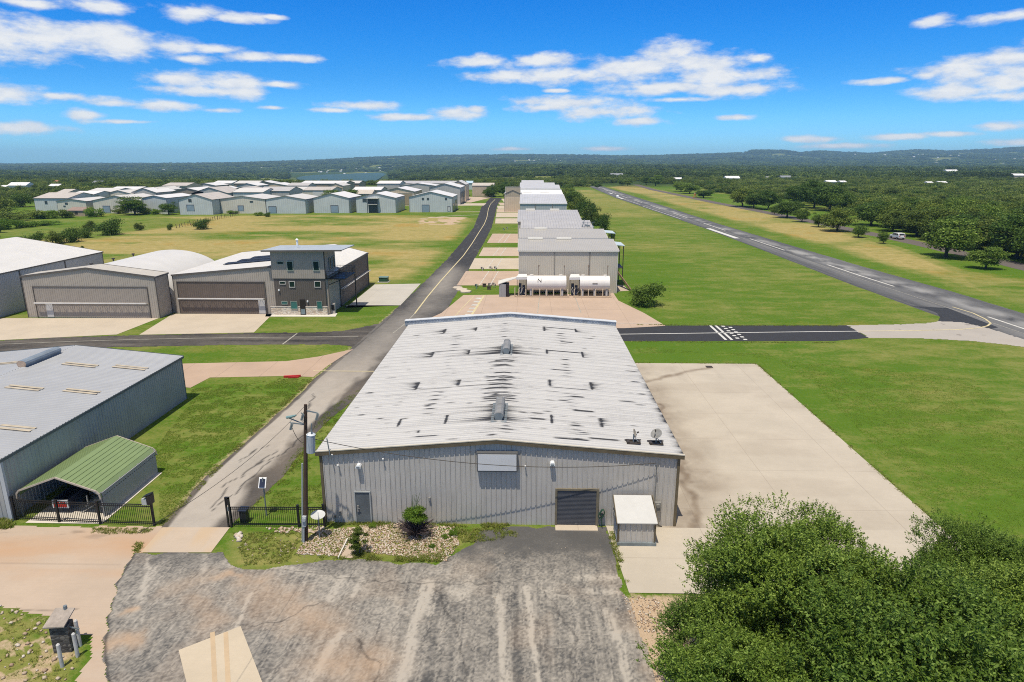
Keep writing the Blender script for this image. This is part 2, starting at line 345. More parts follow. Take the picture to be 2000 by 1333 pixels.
LGR=pl([(1120,372),(1160,372),(1330,430),(1500,500),(1700,585),(1800,620),(1260,632),(1200,500),(1180,440)])
FLF=pl([(452,1042),(632,1030),(930,1040),(920,1060),(850,1100),(690,1092),(470,1113),(440,1080)])
GB=pl([(-200,1180),(0,1180),(60,1200),(120,1215),(150,1250),(165,1275),(130,1333),(120,1500),(-200,1600)])
SAND=pl([(1212,1150),(1228,1165),(1700,1165),(1500,1600),(1330,1600),(1270,1333)])
PADO=pl([(800,440),(830,424),(915,424),(890,440)])
def ground_mask(x,y):
    px,d=px_d(x,y)
    far=sst(330,480,d)
    dl=soft(x,y,DRYL,3.);big=fbm(x/38,y/13,4,3);
    dry=.20+.75*(fbm(x/20,y/20,4,9)-.5)
    dry=np.maximum(dry,dl*np.clip(.74+2.8*(big-.47)+1.2*(fbm(x/9,y/5,3,31)-.5),.08,1.))
    dry=np.where(dl>.5,dry*np.where(px<380,.55+.45*sst(430,485,d),1) if False else dry,dry)
    gl=soft(x,y,pl([(-300,475),(-300,420),(300,424),(420,430),(330,445),(180,462),(60,470)]),3.);dry=dry*(1-.65*gl)
    dr=np.clip(soft(x,y,DRYR,5)*(.8+1.6*(fbm(x/12,y/12,4,4)-.45)),0,1);dry=np.maximum(dry,dr*1.0)
    dry=np.maximum(dry,soft(x,y,DRYR2,6)*np.clip(.6+1.4*(fbm(x/14,y/14,3,8)-.5),0,.9))
    dry=np.maximum(dry,soft(x,y,LGR,4)*np.clip(.2+sst(120,420,d)*.35+.7*(fbm(x/22,y/22,3,6)-.5),0,.8))
    dry=np.maximum(dry,soft(x,y,FLF,.5)*.5);dry=np.maximum(dry,soft(x,y,GB,.5)*.55)
    mead=sst(500,512,px)*sst(600,588,px)*sst(1050,1150,d)*sst(2000,1850,d);clr=sst(.41,.35,fbm(x/150,y/150,3,4))*sst(700,900,d);fo=sst(560,680,d)*(1-mead)*(1-.75*clr);dry=np.where(mead>.3,.35,dry);dry=np.where(clr>.2,.5,dry);
    dirt=soft(x,y,SAND,.6)*.9+soft(x,y,PADO,3)*.8*(fbm(x/4,y/4,3,2)>.42)
    dirt=dirt+.55*soft(x,y,GB,.6)*(fbm(x/1.1,y/1.1,3,2)>.5)
    # worn verge beside the main road
    dirt=dirt+.55*np.exp(-(segd(x,y,MRL)/.55)**2)*(d<120)
    return np.stack([np.clip(dry,0,1),fo,np.clip(dirt,0,1)],1)
RL=[(318,1031),(357,985),(400,932),(500,846),(575,781),(612,742),(685,681),(742,632),(777,601),(830,550),(875,505),(905,470),(925,445),(935,420),(940,405),(950,395),(957,387)]
RR=[(449,1031),(497,985),(551,932),(612,850),(684,787),(735,742),(795,681),(845,632),(876,601),(904,550),(927,505),(948,470),(960,445),(967,420),(970,405),(975,395),(981,387)]
MRL=pl(RL[:9]);MRR=pl(RR[:9])
def build_ground():
    rr=[0.];r=6.
    while r<9600: rr.append(r);r*=1.0135
    A=np.radians(np.arange(-82,82.01,.27));RA=np.array(rr)
    a,q=np.meshgrid(A,RA);x=(q*np.sin(a)).ravel();y=(q*np.cos(a)).ravel()
    y=y-0;z=hz(x,y);V=np.stack([x,y,z],1);na=len(A);nr=len(RA)
    i,j=np.meshgrid(np.arange(nr-1),np.arange(na-1),indexing='ij');k=(i*na+j).ravel()
    Fq=np.stack([k,k+1,k+na+1,k+na],1)[:,::-1]
    t=NT('ground_cover');r_,g_,b_=t.attr()
    n0=t.noise(.07,4,.6);n1=t.noise(.5,5,.7);n2=t.noise(3.5,5,.75,(1,.6,1));n3=t.noise(14,3,.8);n4=t.noise(.16,4,.65,(1,2.2,1));n5=t.noise(.035,4,.65);n6=t.noise(1.3,5,.8,(1,1.6,1))
    gr=t.mix(t.mr(n1,.3,.7),(.072,.143,.012),(.112,.186,.019))
    gr=t.mix(t.mr(n2,.35,.7,0,.7),gr,(.135,.195,.032));gr=t.mix(t.mr(n3,.40,.66,0,.75),gr,(.045,.085,.008))
    gr=t.mix(t.mr(n0,.42,.62,0,.45),gr,(.058,.135,.010))
    dd=t.mix(t.mr(n1,.35,.65),(.30,.25,.08),(.43,.345,.145));dd=t.mix(t.mr(n2,.45,.7,0,.7),dd,(.24,.20,.06));dd=t.mix(t.mr(n3,.35,.7,0,.4),dd,(.15,.12,.05))
    dd=t.mix(t.mr(n5,.56,.66,0,.7),dd,(.33,.205,.05))
    w=t.math('ADD',r_,t.math('MULTIPLY',t.math('SUBTRACT',n2,.5),.7));w=t.math('ADD',w,t.math('MULTIPLY',t.math('SUBTRACT',n4,.5),1.15));w=t.math('ADD',w,t.math('MULTIPLY',t.math('SUBTRACT',n6,.5),.8));w=t.mr(w,.12,.98)
    c=t.mix(w,gr,dd)
    di=t.mix(t.mr(n3,.3,.7),(.52,.40,.28),(.34,.24,.15))
    wb=t.mr(t.math('ADD',b_,t.math('MULTIPLY',t.math('SUBTRACT',n2,.5),.9)),.35,.65);c=t.mix(wb,c,di)
    fc=t.mix(t.noise(.012,5,.6),(.035,.060,.014),(.075,.110,.026));f2=t.noise(.09,3,.7);fc=t.mix(t.mr(f2,.4,.6,0,.6),fc,(.012,.026,.01))
    c=t.mix(g_,c,fc);t.set('Base Color',c);t.set('Roughness',1.);t.set('Specular IOR Level',.05)
    hgt=t.math('ADD',n3,t.math('MULTIPLY',n2,1.2));t.bump(hgt,.7,.05)
    o=np_mesh('ground',V,Fq,t.m,mask=ground_mask(x,y),smooth=True);tag(o,'green and straw coloured grassland rolling away to wooded hills','ground',kind='structure')
build_ground()
# lake
t=NT('lake_water');t.set('Base Color',(.03,.075,.07));t.set('Roughness',.7);nn=t.noise(.05,3,.6);t.bump(nn,.4,.4);t.set('Specular IOR Level',.4)
LKP=[(592,344.5),(615,342),(660,340.5),(690,339),(722,338),(745,338.2),(757,340),(748,344),(741,349),(733,353),(700,357),(640,357),(600,356),(586,352),(578,348)]
mb=MB();mb.hexa([G(a,b,-26.2) for a,b in LKP],-27.2,-26.2);tag(mb.build('water',t.m),'blue lake beyond the hangars','lake',kind='structure')

def strip(name,Lp,Rp,z,mat,mask=None,nu=16,step=1.,label=None,cat='road'):
    """ribbon between two world polylines with the same number of points"""
    Lp=[Vector((*p,0)) for p in Lp];Rp=[Vector((*p,0)) for p in Rp];A=[];B=[]
    for i in range(len(Lp)-1):
        n=max(1,int(((Lp[i+1]-Lp[i]).length+(Rp[i+1]-Rp[i]).length)/2/step))
        for k in range(n): A.append(Lp[i].lerp(Lp[i+1],k/n));B.append(Rp[i].lerp(Rp[i+1],k/n))
    A.append(Lp[-1]);B.append(Rp[-1]);A=np.array([tuple(v) for v in A]);B=np.array([tuple(v) for v in B])
    u=np.linspace(0,1,nu+1);V=A[:,None,:]*(1-u[None,:,None])+B[:,None,:]*u[None,:,None];nr=len(A)
    jit=(vnoise(A[:,0]/1.3,A[:,1]/1.3,3)-.5)*.25;V[:,0,0]+=jit;V[:,-1,0]+=jit[::-1]
    U=np.repeat(u[None],nr,0).ravel();V=V.reshape(-1,3);V[:,2]=z
    i,j=np.meshgrid(np.arange(nr-1),np.arange(nu),indexing='ij');k=(i*(nu+1)+j).ravel();Fq=np.stack([k,k+1,k+nu+2,k+nu+1],1)
    m=mask(V[:,0],V[:,1],U) if mask else np.zeros((len(V),3))
    o=np_mesh(name,V,Fq,mat,mask=m);return tag(o,label,cat,kind='structure')
def gridpatch(name,poly,res,z,mat,mask=None,label=None,cat='pavement'):
    xs=[p[0] for p in poly];ys=[p[1] for p in poly];X=np.arange(min(xs)-res,max(xs)+res,res);Y=np.arange(min(ys)-res,max(ys)+res,res)
    cx,cy=np.meshgrid((X[:-1]+X[1:])/2,(Y[:-1]+Y[1:])/2,indexing='ij')
    jx=cx+(vnoise(cx/.7,cy/.7,1)-.5)*.3;jy=cy+(vnoise(cx/.7,cy/.7,2)-.5)*.3
    ins=pip(jx,jy,poly);vx,vy=np.meshgrid(X,Y,indexing='ij');ny=len(Y)
    i,j=np.nonzero(ins);k=i*ny+j;Fq=np.stack([k,k+ny,k+ny+1,k+1],1)
    us,inv=np.unique(Fq,return_inverse=True);V=np.stack([vx.ravel()[us],vy.ravel()[us],np.full(len(us),z)],1)
    m=mask(V[:,0],V[:,1]) if mask else np.zeros((len(V),3))
    return tag(np_mesh(name,V,inv.reshape(-1,4),mat,mask=m),label,cat,kind='structure')
def slab(name,poly,z,mat,label,cat='concrete',th=.0,mask=None,n=40):
    if mask and len(poly)==4:
        p=[np.array(q) for q in poly];u,v=np.meshgrid(np.linspace(0,1,n+1),np.linspace(0,1,n+1),indexing='ij')
        XY=((1-u)*(1-v))[...,None]*p[0]+(u*(1-v))[...,None]*p[1]+(u*v)[...,None]*p[2]+((1-u)*v)[...,None]*p[3];XY=XY.reshape(-1,2)
        i,j=np.meshgrid(np.arange(n),np.arange(n),indexing='ij');k=(i*(n+1)+j).ravel();Fq=np.stack([k,k+1,k+n+2,k+n+1],1)
        o=np_mesh(name,np.column_stack([XY,np.full(len(XY),z)]),Fq,mat,mask=mask(XY[:,0],XY[:,1]))
        if o.data.polygons[0].normal.z<0:o.data.flip_normals()
    else:
        me=bpy.data.meshes.new(name);tr=tessellate_polygon([[Vector((*p,0)) for p in poly]]);me.from_pydata([(*p,z) for p in poly],[],[tuple(q) for q in tr])
        bm=bmesh.new();bm.from_mesh(me);bmesh.ops.recalc_face_normals(bm,faces=bm.faces)
        for f in bm.faces:
            if f.normal.z<0:f.normal_flip()
        bm.to_mesh(me);bm.free();o=link(name,me,None,mat)
        a=me.attributes.new('mask','FLOAT_COLOR','POINT');a.data.foreach_set('color',[0,0,0,1]*len(poly))
    return tag(o,label,cat,kind='structure')
M_line=M_paint('road_paint_yellow',(.55,.47,.27),.8,.2,2);M_white=M_paint('road_paint_white',(.56,.55,.51),.8,.15,2);M_lineg=M_paint('road_paint_worn',(.34,.32,.27),.85,.3,1.5)
M_lined=M_paint('road_paint_runway',(.52,.50,.45),.85,.3,1.5)
def line(px,w,z,mat,parent,dash=None,name='road_marking',world=False):
    pts=[Vector((*(p if world else G(*p)),0)) for p in px];mb=MB()
    for a,b in zip(pts[:-1],pts[1:]):
        d=(b-a).normalized();n=Vector((-d.y,d.x,0))*w/2;mb.quad((*(a-n)[:2],z),(*(b-n)[:2],z),(*(b+n)[:2],z),(*(a+n)[:2],z))
    return mb.build(name,mat,parent,normals=False)
ASP=M_asphalt('asphalt_road',(.035,.034,.034),(.375,.34,.295),(.46,.37,.28),.6,.42)
CRL=[pl(q) for q in [[(430,985),(470,955),(505,920),(520,905),(560,880),(590,850)],[(412,1000),(440,950),(480,925),(540,880)],[(590,830),(600,800),(612,775),(605,765),(618,750),(608,745)],[(470,900),(500,880),(530,870)]]]
def m_main(x,y,u):
    w=.92+.3*(fbm(x/2.5,y/6,4,1)-.5)
    edge=np.minimum(u,(1-u)*.34)*6.0;nz=fbm(x/1.6,y/3.5,3,7)
    er=sst(.0,.20,(1-u)+(nz-.5)*.42-.17);elf=sst(0,.06,u+(nz-.5)*.07-.03)
    near=w*er*elf*(1-.35*sst(52,70,y)*fbm(x/2,y/4,3,19))
    mid=np.clip(.45*np.exp(-((u-.5)/.5)**2)+.5*(fbm(x/5,y/9,4,2)-.45),.05,.8)
    t=sst(60,84,y);R_=near*(1-t)+mid*t;t2=sst(128,150,y+(u-.5)*10);R_=R_*(1-t2)+.0*t2
    R_=R_+.45*t2*np.clip(fbm(x/1.2,y/7,3,12)-.62,0,1)
    cr=np.zeros(x.shape)
    for c in CRL: cr=np.maximum(cr,np.exp(-(segd(x+(vnoise(x*1.7,y*1.7,4)-.5)*.5,y+(vnoise(x*1.5,y*1.5,9)-.5)*.5,c)/.07)**2))
    tr=np.exp(-((u-.06)/.012)**2)*(y<95)*(vnoise(x*.8,y*.8,8)>.3)
    return np.stack([np.clip(R_,0,1),.25*(1-t)*fbm(x/3,y/5,3,11),np.clip(.85*cr*(y<60)+.6*tr,0,1)],1)
road=strip('main_road',pl(RL),pl(RR),.012,ASP,m_main,60,.35,'long access road, pale and cracked near the gate, black asphalt further on')
line([(810,613),(835,580),(860,550),(885,522),(905,500),(922,476),(935,455),(946,438),(951,425),(954,408),(958,399),(967,390)],.22,.022,M_line,road)
line([(767,652),(790,634),(810,613)],.15,.022,M_lineg,road)
line([(612,725),(733,726)],.18,.022,M_line,road)
def m_side(x,y): return np.stack([np.clip(.16+.5*(fbm(x/7,y/1.2,4,3)-.45),0,.6),0*x,.3*(vnoise(x/2,y/2,5)>.9)],1)
ASP2=M_asphalt('asphalt_taxi',(.024,.023,.024),(.30,.26,.21),(.45,.33,.22),.6,.4)
tx=gridpatch('left_taxiway',pl([(-700,700),(0,666),(100,660.5),(200,657),(400,652.5),(520,650.5),(620,649.5),(670,647),(715,638),(742,632),(725,665),(700,682),(680,676),(640,673),(500,673.5),(300,677),(200,679.5),(100,683.5),(0,689),(-700,735)]),.25,.008,ASP2,m_side,'dark asphalt road crossing in front of the left hangars','road')
line([(-300,690),(0,673),(100,669),(250,664),(400,661),(560,659),(700,658)],.16,.02,M_lineg,tx)
line([(580,652),(552,673)],.2,.021,M_lineg,tx)
tr_=slab('right_taxiway',[(8.8,79.9),(38,80.6),(G(1697,660.5)),(G(1655,636)),(25,88.4),(8.8,87.9)],.010,M_asphalt('asphalt_black',(.034,.034,.037),(.12,.12,.115),(.3,.25,.2),.6,.35),'smooth black asphalt taxiway behind the warehouse','taxiway')
line([(1195,653.6),(1390,651),(1500,649.5),(1676,647.5)],.24,.02,M_white,tr_)
c0=Vector((*G(1387,636.5),0));c1=Vector((*G(1418,664.5),0));dv=(c1-c0)
for off in (0,.75): line([(c0.x+off,c0.y),(c1.x+off,c1.y)],.33,.02,M_white,tr_,world=True)
for k in range(2):
    for q in range(6):
        a=c0+dv*((q+.08)/6)+Vector((1.65+k*.8,0,0));b=c0+dv*((q+.5)/6)+Vector((1.65+k*.8,0,0));sh=dv*(.5/6) if k else dv*0
        line([((a+sh).x,(a+sh).y),((b+sh).x,(b+sh).y)],.45,.021,M_white,tr_,world=True)
# runway
RWL=[(1150,364.6),(1205,388),(1250,403),(1375,446),(1500,493),(1662,556),(1810,610),(2000,679),(2500,861)]
RWR=[(1174,363.6),(1232,382),(1285,399),(1405,438),(1525,474),(1695,524),(1860,570),(2030,622),(2500,765)]
def m_run(x,y,u):
    s=np.zeros(x.shape)
    s=.14+.6*np.exp(-((u-.66)/.15)**2)*sst(.3,.7,fbm(x/3,y/3,4,5))+.3*np.exp(-((u-.3)/.08)**2)*fbm(x/4,y/8,3,2)
    s=s+.35*(fbm(u*9,y/30,3,8)-.5)
    return np.stack([np.clip(s,.02,.85),0*x,.5*(np.abs(u-.03)<.006)],1)
rw=strip('runway',pl(RWL),pl(RWR),.006,M_asphalt('asphalt_runway',(.052,.053,.056),(.34,.33,.31),(.4,.3,.2),.4,.35),m_run,40,2.,'grey streaked runway running diagonally into the distance','runway')
def cen(a,b,t): return [tuple(Vector(G(*p)).lerp(Vector(G(*q)),t)) for p,q in zip(a,b)]
cl=cen(RWL,RWR,.5);cl2=cen(RWL,RWR,.36)
def along(poly,s0,s1):
    out=[];s=0
    for a,b in zip(poly[:-1],poly[1:]):
        a=Vector(a);b=Vector(b);l=(b-a).length
        t0=max(0,(s0-s)/l);t1=min(1,(s1-s)/l)
        if t0<t1: 
            if not out: out.append(tuple(a.lerp(b,t0)))
            out.append(tuple(a.lerp(b,t1)))
        s+=l
    return out
cr_=list(reversed(cl));tot=sum((Vector(a)-Vector(b)).length for a,b in zip(cl[:-1],cl[1:]))
s=12
while s<tot-10:
    q=along(cr_,s,min(s+26,tot-4))
    if len(q)>1:line(q,.42,.016,M_lined,rw,world=True)
    s+=50
q=list(cl2);line(q[2:],.12,.015,M_lineg,rw,world=True)
for a,b in (((1383,446.5),(1440,466)),((1207,385.5),(1217,389)),((1190,377),(1196,379.3))): line([a,b],1.5 if a[0]>1300 else 1.5,.017,M_white,rw)
for px0,px1 in (((1213,387.5),(1250,400)),((1255,403),(1330,428))): line([px0,px1],.3,.016,M_white,rw)
slab('runway_apron',pl([(1780,598.5),(1815,605.5),(1830,612),(1836,620),(1832,628),(1900,650),(1950,640),(1850,602)]),.009,M_asphalt('asphalt_fillet',(.030,.032,.036),(.30,.28,.26),(.4,.3,.2),.6,.5),'dark asphalt curve joining taxiway and runway','taxiway')
CP=M_concrete('concrete_pale_grey',(.38,.35,.31),(.36,.31,.25))
cx=gridpatch('taxiway_concrete',pl([(1655,636),(1740,634.5),(1800,632.5),(1834,628),(1880,630),(1930,642),(2010,666),(2010,679),(1900,666.5),(1800,661.5),(1697,660.5)]),.25,.014,CP,lambda x,y:np.stack([0*x,.5*fbm(x/4,y/4,3,3),.5*((vnoise(x/1.5,y/1.5,5)>.93)*1.)],1),'weathered concrete section between taxiway and runway','concrete')
line([(1676,647.5),(1800,646),(1870,644.5),(1915,640.5),(1929,637),(1935,632),(1925,624),(1900,612),(1860,600)],.25,.024,M_line,cx)
# right-hand road with the white vehicle
RC=[(2450,640),(2250,580),(2100,545),(2010,525),(1950,510),(1870,493.5),(1812,480),(1752,467),(1695,456),(1640,444.5),(1560,428),(1480,412),(1400,397),(1350,386.5),(1312,378.5),(1275,371),(1242,361)]
wr=pl(RC);Lr=[];Rr=[]
for i,p in enumerate(wr):
    a=Vector(wr[max(i-1,0)]);b=Vector(wr[min(i+1,len(wr)-1)]);d=(b-a).normalized();n=Vector((-d.y,d.x))*3.;Lr.append(tuple(Vector(p)+n));Rr.append(tuple(Vector(p)-n))
pr=strip('public_road',Lr,Rr,.012,M_asphalt('asphalt_public',(.075,.062,.056),(.25,.21,.18),(.4,.3,.2),.5,.4),lambda x,y,u:np.stack([.25+0*x,0*x,0*x],1),8,3,'two lane road running beside the wood on the right')
# concrete
PK=(.45,.335,.25);PK2=(.47,.37,.28);BG=(.60,.53,.43);
C_pink=M_concrete('concrete_pinkish',PK,(.36,.22,.13),5.2,jc=.5,jy=9);C_pink2=M_concrete('concrete_tan',PK2,(.40,.28,.18),5.5,jc=.4,jy=30);C_beige=M_concrete('concrete_beige',(.455,.40,.32),(.17,.125,.085),6.2,jc=.3,jy=5.6);C_cream=M_concrete('concrete_cream',(.49,.415,.32),(.40,.30,.2),7,jc=.3)
ST=[(pl([(1262,747),(1300,737),(1340,728),(1385,719)]),.35,.8),(pl([(1250,720),(1290,720)]),1.5,.25),(pl([(1325,890),(1345,960),(1365,1010),(1362,1035)]),.5,.75),(pl([(1278,760),(1290,800),(1330,860),(1380,950)]),1.4,.45),(pl([(1330,970),(1350,1000)]),1.6,.4),(pl([(1290,1040),(1400,1035)]),1.0,.22),(pl([(1290,790),(1297,806)]),.35,.8)]
def m_slab(x,y):
    g=np.zeros(x.shape)
    for p,w,s in ST: g=np.maximum(g,s*np.exp(-(segd(x+(fbm(x/1.3,y/1.3,3,2)-.5)*1.2,y,p)/w)**2)*(.45+.9*fbm(x*1.3,y*1.3,3,5)))
    g=g+.6*np.exp(-((x-9.6)/1.8)**2)*fbm(x/1.1,y/1.1,4,6)*sst(.35,.65,fbm(x/2,y/4,3,66))
    g=g+.14*sst(.45,.7,fbm(x/5,y/2.5,4,9))
    b=.3*sst(.58,.8,fbm(x/.8,y/.8,3,4))*np.exp(-((x-10.5)/3)**2)+.10*sst(.6,.75,fbm(x/1.6,y/6,4,14))
    return np.stack([0*x,np.clip(g,0,1),b],1)
slab('concrete_slab',[(7.4,36.3),(25.25,36.3),(25.25,70.6),(7.4,70.6)],.030,C_beige,'large pale concrete apron along the right side of the warehouse',mask=m_slab,n=200)
slab('front_slab',[(5.35,29.9),(25.25,29.9),(25.25,36.3),(7.4,36.3),(4.9,36.45)],.030,C_beige,'pale concrete apron reaching forward under the big trees')
def m_blot(x,y): return np.stack([0*x,.5*sst(.5,.75,fbm(x/4,y/2,4,7)),.35*sst(.7,.8,fbm(x/3,y/1.2,4,3))],1)
sA=slab('tank_apron',[G(800,640),(13.,86.6),G(1300,637),G(1258,612),(14.6,105),(14.6,111),G(905,577),G(862,612)],.018,C_pink,'wide pinkish concrete apron in front of the fuel tanks')
BL=[((868,640),(926,578)),((906,640),(945,578))]
for (a,b),m_,w in zip(BL,(M_line,M_line),(.12,.35)): line([a,b],w,.026,m_,sA)
line([(1050,612),(1054,578)],.12,.026,M_lineg,sA);line([(1135,612),(1122,578)],.12,.026,M_lineg,sA);line([(880,632),(1290,632)],.15,.026,M_lined,sA)
for k in range(9): line([(900-k*0+ k*4.2,636-k*6.4),(903+k*4.2,633.5-k*6.4)],.9,.027,M_lined,sA)
aps=[(530,558,(903,912),C_pink,'hangar apron of brown stained concrete beyond the grass strip with taps'),(505,526,(925,933),C_cream,'pale hangar apron beside the first hangar of the row'),(484,500.5,(940,946),C_pink2,'tan hangar apron beside the second hangar'),(457,475,(948,955),C_pink,'pinkish hangar apron in front of the mown strip'),(427,437,(967,968),C_cream,'cream hangar apron far up the road'),(416,425,(968,970),C_cream,'cream hangar apron beyond the shrub strip'),(409,415.3,(970,970),C_pink2,'narrow far hangar apron, tan'),(402.5,408.3,(972,971),C_cream,'narrow far hangar apron, cream'),(396.5,401.7,(977,973),C_pink2,'narrow tan apron near the road bend'),(389,395,(984,979),C_cream,'farthest apron near the tree at the road end')]
for t_,b__,(xb,xt),m_,lb in aps:
    dx={530:(892,910),505:(916,927),484:(935,944),457:(951,962)}.get(t_,(xb,xt))
    s_=slab('hangar_apron',pl([(dx[0],b__),(1018,b__),(1018,t_),(dx[1],t_)]),.018,m_,lb)
    if t_>450:
        for f in (.38,.55): line([(dx[0]+(1018-dx[0])*f-4,b__),(dx[1]+(1018-dx[1])*f+4,t_)],.15,.025,M_lined,s_)
slab('quonset_apron',pl([(-300,655),(-60,622),(310,622),(228,654),(0,665),(-300,684)]),.02,C_cream,'tan concrete apron in front of the curved roof hangar')
slab('tower_hangar_apron',pl([(272,654.5),(338,613.5),(533,613.5),(496,650)]),.02,C_cream,'tan concrete apron in front of the tower building hangar door')
slab('side_apron',[G(676,597),G(782,597),G(822,554.5),(-27.6,118.4),(-27.6,98.5)],.02,M_concrete('concrete_light',(.46,.43,.375),(.38,.33,.27),6,jc=.3),'pale concrete pad beside the tall side door of the tower building')
slab('tower_walk',[G(518,619),G(655,619),G(659,612.5),G(520,612.5)],.02,M_concrete('concrete_walk',(.62,.58,.5),(.4,.3,.2)),'narrow pale walkway at the foot of the tower building')
slab('pink_driveway',pl([(350,756),(350,711),(560,706),(622,697),(690,682.5),(640,715),(612,737),(560,735),(410,738),(372,758)]),.016,M_concrete('concrete_rosy',(.43,.31,.225),(.34,.2,.13),4.4,jc=.55,jy=40),'rosy concrete driveway beside the grey hangar')
slab('far_pad',pl([(905,385),(965,385),(940,391),(920,396),(895,396)]),.018,C_pink2,'tan far pad left of the road')
slab('far_pad',pl([(893,397.5),(950,397.5),(945,402),(890,402)]),.019,C_cream,'thin cream pad left of the road')
line([(890,414),(938,413.5)],1.2,.02,C_cream,None,name='foot_path');line([(820,428),(880,422),(936,420)],1.1,.02,C_cream,None,name='foot_path')
for o in COL.objects:
    if o.name.startswith('foot_path'): tag(o,'thin pale track across the grass to the road','path',kind='structure')
# foreground paving
C_dirt=M_concrete('concrete_dusty',(.44,.345,.26),(.42,.27,.165),0)
def m_dirt(x,y):
    g=.5*sst(.45,.75,fbm(x/5,y/1.6,4,3))+.5*np.exp(-((y-33.4)/1.1)**2)*sst(.4,.6,fbm(x/3,y,3,6))
    b=.55*sst(.6,.75,fbm(x/1.5,y/.5,3,8))*np.exp(-((y-35.2)/.9)**2)+.5*np.exp(-(segd(x,y,pl([(0,1100),(235,1103)]))/.04)**2)+.7*np.exp(-(segd(x,y+.1*(vnoise(x*3,y,1)-.5),pl([(35,1190),(80,1193),(150,1190)]))/.05)**2)
    return np.stack([0*x,np.clip(g,0,1),np.clip(b,0,1)],1)
gridpatch('dusty_drive',pl([(-700,1060),(-60,1040),(30,1028),(180,1030),(330,1029),(276,1081),(262,1083),(228,1141),(212,1201),(206,1266),(214,1333),(214,1500),(120,1500),(150,1333),(178,1275),(170,1245),(130,1213),(60,1198),(0,1180),(-700,1120)]),.13,.010,C_dirt,m_dirt,'sandy orange stained drive left of the parking lot','drive')
slab('gate_slab',pl([(318,1031),(449,1031),(412,1080),(275,1080)]),.024,M_concrete('concrete_gate',(.47,.38,.29),(.46,.33,.2)),'pale tan concrete panel across the gateway',mask=lambda x,y:np.stack([0*x,.6*sst(.4,.7,fbm(x/1.,y/4,3,4)),0*x],1),n=20)
slab('lot_slab',pl([(349,1271),(470,1224),(512,1333),(565,1480),(400,1480)]),.026,M_concrete('concrete_lot',(.50,.42,.31),(.5,.34,.18)),'tan concrete slab let into the parking lot')
for dx in (-13,13): line([(428+dx,1236),(430+dx,1280),(436+dx,1400)],.2,.03,M_paint('rust_run',(.46,.345,.22),.9,.1,1),None,name='tyre_mark')
for o in COL.objects:
    if o.name.startswith('tyre_mark'): tag(o,'faint orange tyre mark along the tan slab in the parking lot','tyre mark',kind='structure')
LT=[(pl(p),w,s) for p,w,s in [([(672,1128),(646,1172)],.32,.8),([(705,1130),(690,1165)],.2,.5),([(836,1138),(812,1210),(800,1262),(785,1345)],.34,1.),([(846,1140),(838,1200)],.25,.6),([(1028,1148),(1038,1220),(1052,1345)],.2,1.),([(974,1165),(980,1240),(984,1345)],.22,.8),([(1186,1192),(1210,1260),(1228,1345)],.25,.8),([(664,1240),(630,1290),(596,1345)],.25,.9),([(490,1160),(462,1228)],.14,.9),([(1130,1130),(1210,1128)],.35,.6),([(1140,1155),(1205,1158)],.3,.5),([(440,1100),(560,1110),(650,1132)],.3,.35),([(300,1110),(262,1200)],.3,.4),([(880,1150),(900,1170)],.5,.5),([(920,1130),(905,1170)],.4,.4),([(400,1085),(395,1140)],.2,.4),([(290,1090),(280,1170)],.15,.5),([(1060,1153),(1080,1162),(1110,1166)],.06,.7)]]
DK=[(pl(p),w) for p,w in [([(848,1262),(835,1345)],.33),([(1005,1160),(1012,1345)],.22),([(700,1250),(735,1345)],.18),([(860,1150),(855,1200)],.35)]]
OR=[(pl(p),w,s) for p,w,s in [([(420,1130),(445,1120),(468,1126)],.35,.95),([(236,1198),(260,1192)],.22,.9),([(205,1262),(245,1248),(262,1255)],.5,.95),([(500,1160),(560,1180),(640,1230)],1.1,.5),([(640,1290),(720,1300),(690,1345)],1.3,.7),([(475,1130),(520,1150)],.8,.5),([(380,1170),(420,1215)],.8,.45),([(340,1150),(400,1130)],.8,.35),([(1250,1150),(1290,1333)],.7,.4)]]
def m_lot(x,y):
    dx=(fbm(x*1.5,y*1.5,3,21)-.5)
    st=fbm(x*8,y*.6,4,31);s2=fbm(x*.6,y*.6,4,33)
    r=.33+.34*(s2-.5)+.5*(st-.5)*sst(36,30,y)+.55*(vnoise(x*13,y*11,8)-.5)*sst(37,33,y)
    near=sst(34.8,31.2,y+2.5*dx);r=.10+.14*(fbm(x/1.5,y/1.5,3,4)-.3)+near*r
    for p,w,s in LT: r=r+s*.62*sst(1.25,.2,segd(x+dx*.3,y,p)/w)*sst(.22,.52,.6*fbm(x*7,y*1.0,3,3)+.4*vnoise(x*11,y*7,9))
    for p,w in DK: r=r-.22*np.exp(-(segd(x+dx*.2,y,p)/w)**2)
    g=np.zeros(x.shape)
    for p,w,s in OR: g=np.maximum(g,s*np.exp(-(segd(x+dx*.8,y+dx*.6,p)/w)**2)*(.5+.8*fbm(x*2,y*2,3,13)))
    g=g*.85+.12*sst(.5,.7,fbm(x/2.5,y/2.5,3,44))*near
    b=np.zeros(x.shape)
    for q in ([(700,1250),(735,1290),(745,1345)],[(560,1112),(700,1135),(990,1140)],[(850,1150),(900,1240),(905,1345)],[(620,1180),(560,1210),(470,1222)],[(1060,1150),(1120,1250),(1110,1345)]): b=np.maximum(b,.55*np.exp(-(segd(x+(vnoise(x*2,y*2,4)-.5)*.5,y+(vnoise(x*2,y*2,5)-.5)*.5,pl(q))/.045)**2))
    b=b+.8*np.exp(-(segd(x+dx*.1,y+dx*.1,pl([(262,1084),(228,1141),(212,1201),(206,1266),(212,1333)]))/.07)**2)
    return np.stack([np.clip(r,0,1),np.clip(g,0,.9),b],1)
